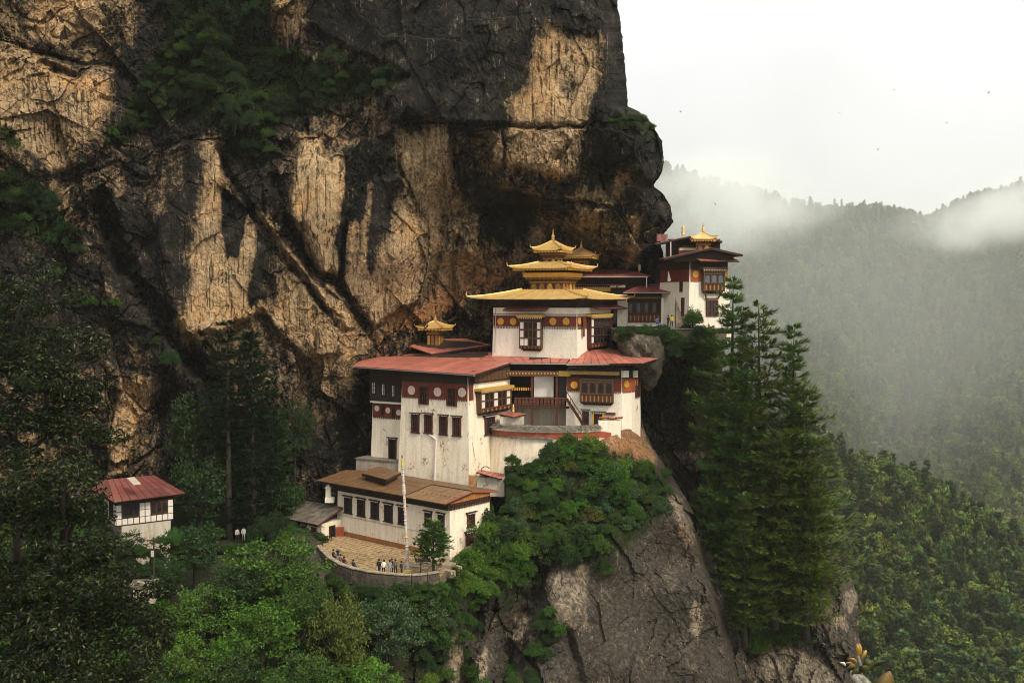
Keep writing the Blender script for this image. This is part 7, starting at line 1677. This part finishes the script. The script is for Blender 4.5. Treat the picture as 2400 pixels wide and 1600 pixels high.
# ---- small tree in the court --------------------------------------------
CTm = conifer_meshes(61, 6.2, 2.4, leaf_mat('bright_needles', (.085, .15, .025), (.035, .07, .014), .55, .25, .3), .30, 12, 6, .6, .1, .75, .35, tufts=10, sweep=.25)
conifer('court_tree', CTm, 6.2, 1016, 1350, 111.5, 1219, 1.0, 'small bright conifer in the court in front of the long house')
BT = broadleaf_meshes(66, 4.2, 1.0, .45, 8, 22, .20, G_BRI); plant_thing('sapling', BT, P(1113, 1300, 118.5), 0, 1.0, 'thin sapling beside the gable door', 'tree')
# ---- budding rhododendron tip close to the camera -------------------------
RH = thing('rhododendron_shrub', P(2030, 1680, 9), 'close yellow budded shrub tip at the bottom right', 'shrub')
LBR = simple('leaf_underside', (.16, .10, .03), (.10, .07, .02), 8, .5, .1); LGR = simple('dark_leaf', (.045, .05, .012), (.03, .035, .01), 8, .45, .1); BUD = simple('yellow_bud', (.40, .24, .045), (.28, .12, .025), 14, .5, .1); BRN = simple('lichen_twig', (.34, .33, .28), (.12, .11, .09), 22, .9, .4)
def L9(px, py, Y=9): return P(px, py, Y)
def tube_part(pts, rad, nm, mt):
    m = MB(); m.tube(pts, rad, 8); return m.part(nm, mt, RH, smooth=True)
tube_part([L9(2035, 1690), L9(2025, 1610), L9(1998, 1578)], [.045, .04, .03], 'branch', BRN); tube_part([L9(2045, 1612), L9(2020, 1590), L9(1995, 1573)], [.035, .035, .02], 'branch', BRN)
tube_part([L9(2020, 1600), L9(2018, 1560), L9(2010, 1530)], [.015, .012, .01], 'branch', BRN)
def leaf_part(a, b, wd, mt, nm='leaf'):
    a = Vector(a); b = Vector(b); d = b - a; s = d.cross(Vector((0, 1, .3))).normalized() * wd; m = MB(); n = 7; r0 = []; up = Vector((0, -.012, .008))
    for i in range(n):
        t = i / (n - 1); w_ = math.sin(math.pi * min(1, t * .92 + .06)) ** .8; c = lerp(a, b, t) + up * math.sin(math.pi * t) * 2; r0.append([c - s * w_, c + up * .6, c + s * w_, c - up * .6])
    m.loft(r0); return m.part(nm, mt, RH, smooth=True)
leaf_part(L9(2012, 1538), L9(2008, 1508), .022, BUD, 'bud'); leaf_part(L9(2015, 1538), L9(2013, 1506), .017, BUD, 'bud'); leaf_part(L9(2018, 1545), L9(2030, 1522), .02, BUD, 'bud'); leaf_part(L9(2008, 1552), L9(1990, 1542), .016, BUD, 'bud'); leaf_part(L9(1998, 1556), L9(1980, 1553), .013, BUD, 'bud'); leaf_part(L9(1982, 1560), L9(1968, 1551), .014, PANEL, 'bud')
for a, b, w_, mt in (((2028, 1545), (2040, 1570), .05, LGR), ((2020, 1555), (2030, 1580), .05, LGR), ((2005, 1560), (1985, 1566), .035, LBR), ((2015, 1565), (1995, 1585), .04, LGR), ((2060, 1640), (2085, 1572), .09, LBR), ((2040, 1560), (2075, 1548), .03, LGR), ((2050, 1640), (2060, 1590), .07, LGR), ((2020, 1640), (2005, 1590), .06, LBR)): leaf_part(L9(*a), L9(*b), w_, mt)
# ================================================================== PEOPLE, BIRDS, MIST
SKIN = simple('skin', (.42, .24, .16), (.36, .20, .13), 6, .6, 0)
def cloth(nm, c): return simple(nm, c, tuple(x * .7 for x in c), 9, .9, .1)
DIM = cloth('offwhite_cloth', (.48, .46, .42)); BLK = cloth('black_cloth', (.022, .022, .024)); WHT = cloth('white_cloth', (.72, .68, .62)); GRY = cloth('grey_cloth', (.30, .30, .29)); NAVY = cloth('navy_cloth', (.030, .035, .060)); OLV = cloth('olive_cloth', (.12, .12, .07)); PNK = cloth('plum_cloth', (.28, .12, .12)); BEI = cloth('beige_cloth', (.42, .34, .25)); BLU = cloth('blue_cloth', (.04, .07, .42)); HAIR = cloth('black_hair', (.012, .010, .009)); YEL = cloth('yellow_cloth', (.55, .45, .05))
def skin_body(j, edges, rad, mats, split):
    """one continuous body grown round a skeleton; split(z, x) -> material index"""
    me = bpy.data.meshes.new('skeleton'); me.from_pydata(j, edges, []); o = bpy.data.objects.new('skeleton', me); COL.objects.link(o)
    o.modifiers.new('s', 'SKIN'); sv = me.skin_vertices[0].data
    for v, r_ in zip(sv, rad): v.radius = (r_, r_)
    sv[0].use_root = True
    ss = o.modifiers.new('ss', 'SUBSURF'); ss.levels = 1; ss.render_levels = 1
    dg = bpy.context.evaluated_depsgraph_get(); dg.update(); b = bpy.data.meshes.new_from_object(o.evaluated_get(dg)); bpy.data.objects.remove(o); bpy.data.meshes.remove(me)
    b.materials.clear()
    for q in mats: b.materials.append(q)
    b.polygons.foreach_set('material_index', [split(p.center) for p in b.polygons]); b.polygons.foreach_set('use_smooth', [True] * len(b.polygons)); b.name = 'body'; return b
def figure(pose):
    """joints of a person 1.7 m tall facing -Y"""
    if pose == 'sit':
        hz = .48; J = [(0, 0, hz), (0, .02, hz + .25), (0, .0, hz + .50), (0, -.02, hz + .60), (0, -.05, hz + .74), (.17, .0, hz + .46), (.24, -.10, hz + .22), (.16, -.32, hz + .14), (-.17, 0, hz + .46), (-.24, -.10, hz + .22), (-.14, -.34, hz + .16), (.10, -.06, hz - .02), (.13, -.44, hz + .02), (.13, -.46, .10), (.13, -.58, .05), (-.10, -.06, hz - .02), (-.13, -.44, hz), (-.14, -.40, .10), (-.14, -.52, .05)]
    else:
        hz = .90; sp = .12; J = [(0, 0, hz), (0, .02, hz + .24), (0, .01, hz + .48), (0, 0, hz + .57), (0, -.02, hz + .69), (.18, .01, hz + .45), (.25, .0, hz + .17), (.22, -.12, hz - .06), (-.18, .01, hz + .45), (-.25, 0, hz + .17), (-.22, -.10, hz - .07), (.10, 0, hz - .05), (sp, -.02, .47), (sp + .01, .02, .09), (sp + .02, -.14, .04), (-.10, 0, hz - .05), (-sp, .0, .47), (-sp - .01, .04, .09), (-sp - .03, -.12, .04)]
        if pose == 'photo': J[6] = (.24, -.22, hz + .50); J[7] = (.08, -.40, hz + .68); J[9] = (-.24, -.22, hz + .50); J[10] = (-.08, -.40, hz + .68)
        if pose == 'bend': 
            for k in range(1, 11): x, y, z = J[k]; J[k] = (x, y - (z - hz) * .42, hz + (z - hz) * .88)
        if pose == 'phone': J[6] = (.22, -.12, hz + .20); J[7] = (.06, -.30, hz + .30); J[10] = (-.06, -.30, hz + .28); J[9] = (-.22, -.12, hz + .20)
        if pose == 'walk': J[12] = (.11, -.16, .48); J[13] = (.11, -.10, .09); J[14] = (.12, -.26, .05); J[16] = (-.11, .06, .47); J[17] = (-.11, .26, .12); J[18] = (-.12, .14, .04)
    E_ = [(0, 1), (1, 2), (2, 3), (3, 4), (2, 5), (5, 6), (6, 7), (2, 8), (8, 9), (9, 10), (0, 11), (11, 12), (12, 13), (13, 14), (0, 15), (15, 16), (16, 17), (17, 18)]
    rad = [.14, .14, .15, .065, .11, .08, .05, .038, .08, .05, .038, .095, .062, .045, .04, .095, .062, .045, .04]
    return J, E_, rad, hz
_FC = {}
def person(px, py, Y, rz, pose, top, legs, label, hair='hair', scale=1.0, hat=None, z=None, bag=None):
    key = (pose, top.name, legs.name); J, E_, rad, hz = figure(pose)
    if key not in _FC:
        hc = Vector(J[3]); hands = [Vector(J[7]), Vector(J[10])]
        def sp(c):
            if c.z > hc.z - .02 and (Vector((c.x, c.y, 0)) - Vector((J[4][0], J[4][1], 0))).length < .2: return 0
            if min((c - h_).length for h_ in hands) < .09: return 0
            if c.z < .085: return 3
            if pose == 'sit': return 1 if (c.z > hz + .06 and c.y > -.42) else 2
            return 1 if c.z > hz - .02 else 2
        _FC[key] = skin_body(J, E_, rad, [SKIN, top, legs, BLK], sp)
    b = P(px, py, Y)
    if z is not None: b.z = z
    t = thing('person', b, label, 'person'); t.rotation_euler = (0, 0, rz); t.scale = (scale,) * 3
    sub('body', _FC[key], t); h = Vector(J[4]); m = MB()
    m.lathe([(.01, .155), (.07, .145), (.115, .09), (.125, .02), (.115, -.05), (.07, -.08)], 10, (h.x, h.y + .025, h.z - .01)); sub('hair', m.mesh('hair', HAIR if not hat else hat, smooth=True), t)
    m = MB(); m.box(h.x - .018, h.x + .018, h.y - .145, h.y - .10, h.z - .05, h.z + .01); sub('nose', m.mesh('nose', SKIN), t)
    if hat: m = MB(); m.lathe([(.20, 0), (.20, .015), (.12, .02), (.11, .08), (.02, .10)], 12, (h.x, h.y, h.z + .07)); sub('hat', m.mesh('hat', hat), t)
    if bag: m = MB(); m.box(-.15, .15, .13, .29, hz + .05, hz + .48, 0, .03, .02); sub('backpack', m.mesh('backpack', bag), t)
    return t
zf = ZF + .03
def court(px, py, Y_=None):
    r_ = P(px, py, 100.0); return 100.0 * zf / r_.z
for px, py, rz, pose, top, legs, lab, kw in [
    (792, 1318, .5, 'photo', BLK, GRY, 'person in black top and pale hat raising both arms in the court', dict(hat=BEI)),
    (781, 1313, 1.2, 'sit', NAVY, BLK, 'person in dark clothes sitting on the parapet behind the one raising arms', {}),
    (798, 1325, 2.6, 'sit', PNK, BEI, 'person in plum top sitting beside the one raising arms', {}),
    (806, 1331, 2.8, 'sit', BLK, BLK, 'person in black sitting low inside the parapet', {}),
    (828, 1338, 2.6, 'sit', NAVY, BLK, 'person in navy with only head and shoulders above the parapet', {}),
    (889, 1345, 2.4, 'stand', BLK, NAVY, 'person in black with backpack at the left of the standing group', dict(bag=BLK)),
    (899, 1347, 3.0, 'bend', WHT, BLK, 'person in white shirt bending forward in the group', {}),
    (914, 1348, .5, 'stand', GRY, GRY, 'person in grey coat in the middle of the group', {}),
    (918, 1344, -.4, 'stand', BLK, BLK, 'person in black behind the grey coat', {}),
    (927, 1346, -.2, 'phone', OLV, BLK, 'person in olive jacket looking at the hands', {}),
    (941, 1350, -1.2, 'phone', NAVY, BLK, 'person in navy nearest the prayer flag pole', {})]:
    person(px, py, court(px, py), rz, pose, top, legs, lab, z=zf, **kw)
person(1033, 1340, 111.4, -.9, 'sit', PNK, GRY, 'person in plum top sitting on the stone steps under the small tree')
person(556, 1268, 126, .6, 'walk', DIM, BLK, 'person in white shirt walking on the path, left of two'); person(571, 1266, 126, .3, 'walk', DIM, GRY, 'person in white shirt walking on the path, right of two')
person(1539, 765, 143.0, .3, 'sit', BLU, BLK, 'person in bright blue jacket crouching by the porch'); person(1566, 767, 143.4, .6, 'stand', BLK, BLK, 'person in black standing at the porch corner'); person(1574, 766, 144.2, -.2, 'stand', YEL, BLK, 'person with yellow top half hidden at the porch corner', scale=.98)
# path with a low wall where the two walkers are
m = MB(); pa = [P(490, 1277, 124), P(540, 1274, 125.5), P(580, 1272, 126.5), P(640, 1268, 129)]
m.loft([[q + Vector((0, -.6, -.5)), q + Vector((0, -.6, .03)), q + Vector((0, 2.2, .03)), q + Vector((0, 2.2, -.5))] for q in pa]); tag(put('path', m.mesh('path', SOIL)), kind='structure')
# birds
BIRD = simple('dark_feathers', (.030, .028, .026), (.02, .018, .016), 10, .7, 0)
def bird(px, py, Y, rz, flap, span, label):
    m = MB(); s = span
    m.tube([(0, -.30 * s, 0), (0, -.20 * s, .02 * s), (0, 0, .01 * s), (0, .22 * s, 0), (0, .40 * s, .0)], [.012 * s, .055 * s, .075 * s, .04 * s, .05 * s], 7)
    for sg in (-1, 1):
        r0 = []
        for t, c, sw in ((.0, .20, 0), (.30, .19, .03), (.62, .14, .10), (.85, .08, .2), (1.0, .015, .3)):
            x = sg * .5 * s * t; z = flap * s * (math.sin(t * 1.6) * .5) - .12 * s * t * t * flap; y = sw * s * .5
            r0.append([(x, y - c * s * .5, z), (x, y, z + .012 * s), (x, y + c * s * .5, z), (x, y, z - .012 * s)])
        m.loft(r0)
    o = put('bird', m.mesh('bird', BIRD)); o.location = P(px, py, Y); o.rotation_euler = (.15, .2, rz); return tag(o, label, 'bird', 'birds in the white sky')
for i, (x, y, sz_, fl, lab) in enumerate([(1595, 263, 6, .8, 'tiny dark bird in the sky beside the cliff nose'), (1777, 296, 3.5, .3, 'faintest bird, small speck left in the open sky'), (1968, 265, 5, .6, 'bird high in the middle of the white sky'), (2057, 350, 5.5, -.5, 'lowest bird over the tree lined ridge'), (2095, 211, 4.5, .5, 'bird high in the sky right of centre'), (2145, 334, 5, .9, 'bird just above and right of the lowest bird'), (2219, 287, 5.5, -.3, 'bird halfway up the right side of the sky'), (2317, 218, 6.5, .9, 'topmost bird near the right edge of the sky'), (1677, 479, 9, 1.2, 'largest bird with raised wings before the misty slope')]):
    bird(x, y, 170, .6 + i * 1.1, fl, sz_ * 170 / 2400 * 1.45, lab)
# low cloud on the far crest
def cl(name, px, py, Y, sx, sy, sz_, dens, sc, thr, seed, label):
    k = Y / 2400; c = P(px, py, Y); return mist(name, c, (sx * k, sy, sz_ * k), dens, sc, thr, seed, label)
cl('mist_bank', 1660, 480, 1450, 360, 260, 150, .013, 110, .40, 3, 'thick mist over the left end of the far crest')
cl('mist_bank', 1840, 490, 1500, 150, 200, 60, .008, 70, .44, 5, 'wisp of mist below the crest line pines')
cl('mist_bank', 2260, 525, 1500, 170, 200, 85, .012, 80, .40, 9, 'mist patch in the saddle of the far crest')
cl('mist_bank', 2430, 480, 1500, 220, 200, 100, .013, 80, .38, 12, 'mist at the right edge of the far crest')
cl('valley_mist', 1960, 720, 1250, 1000, 400, 760, .00070, 500, .20, 15, 'thin even mist filling the valley before the far mountain')
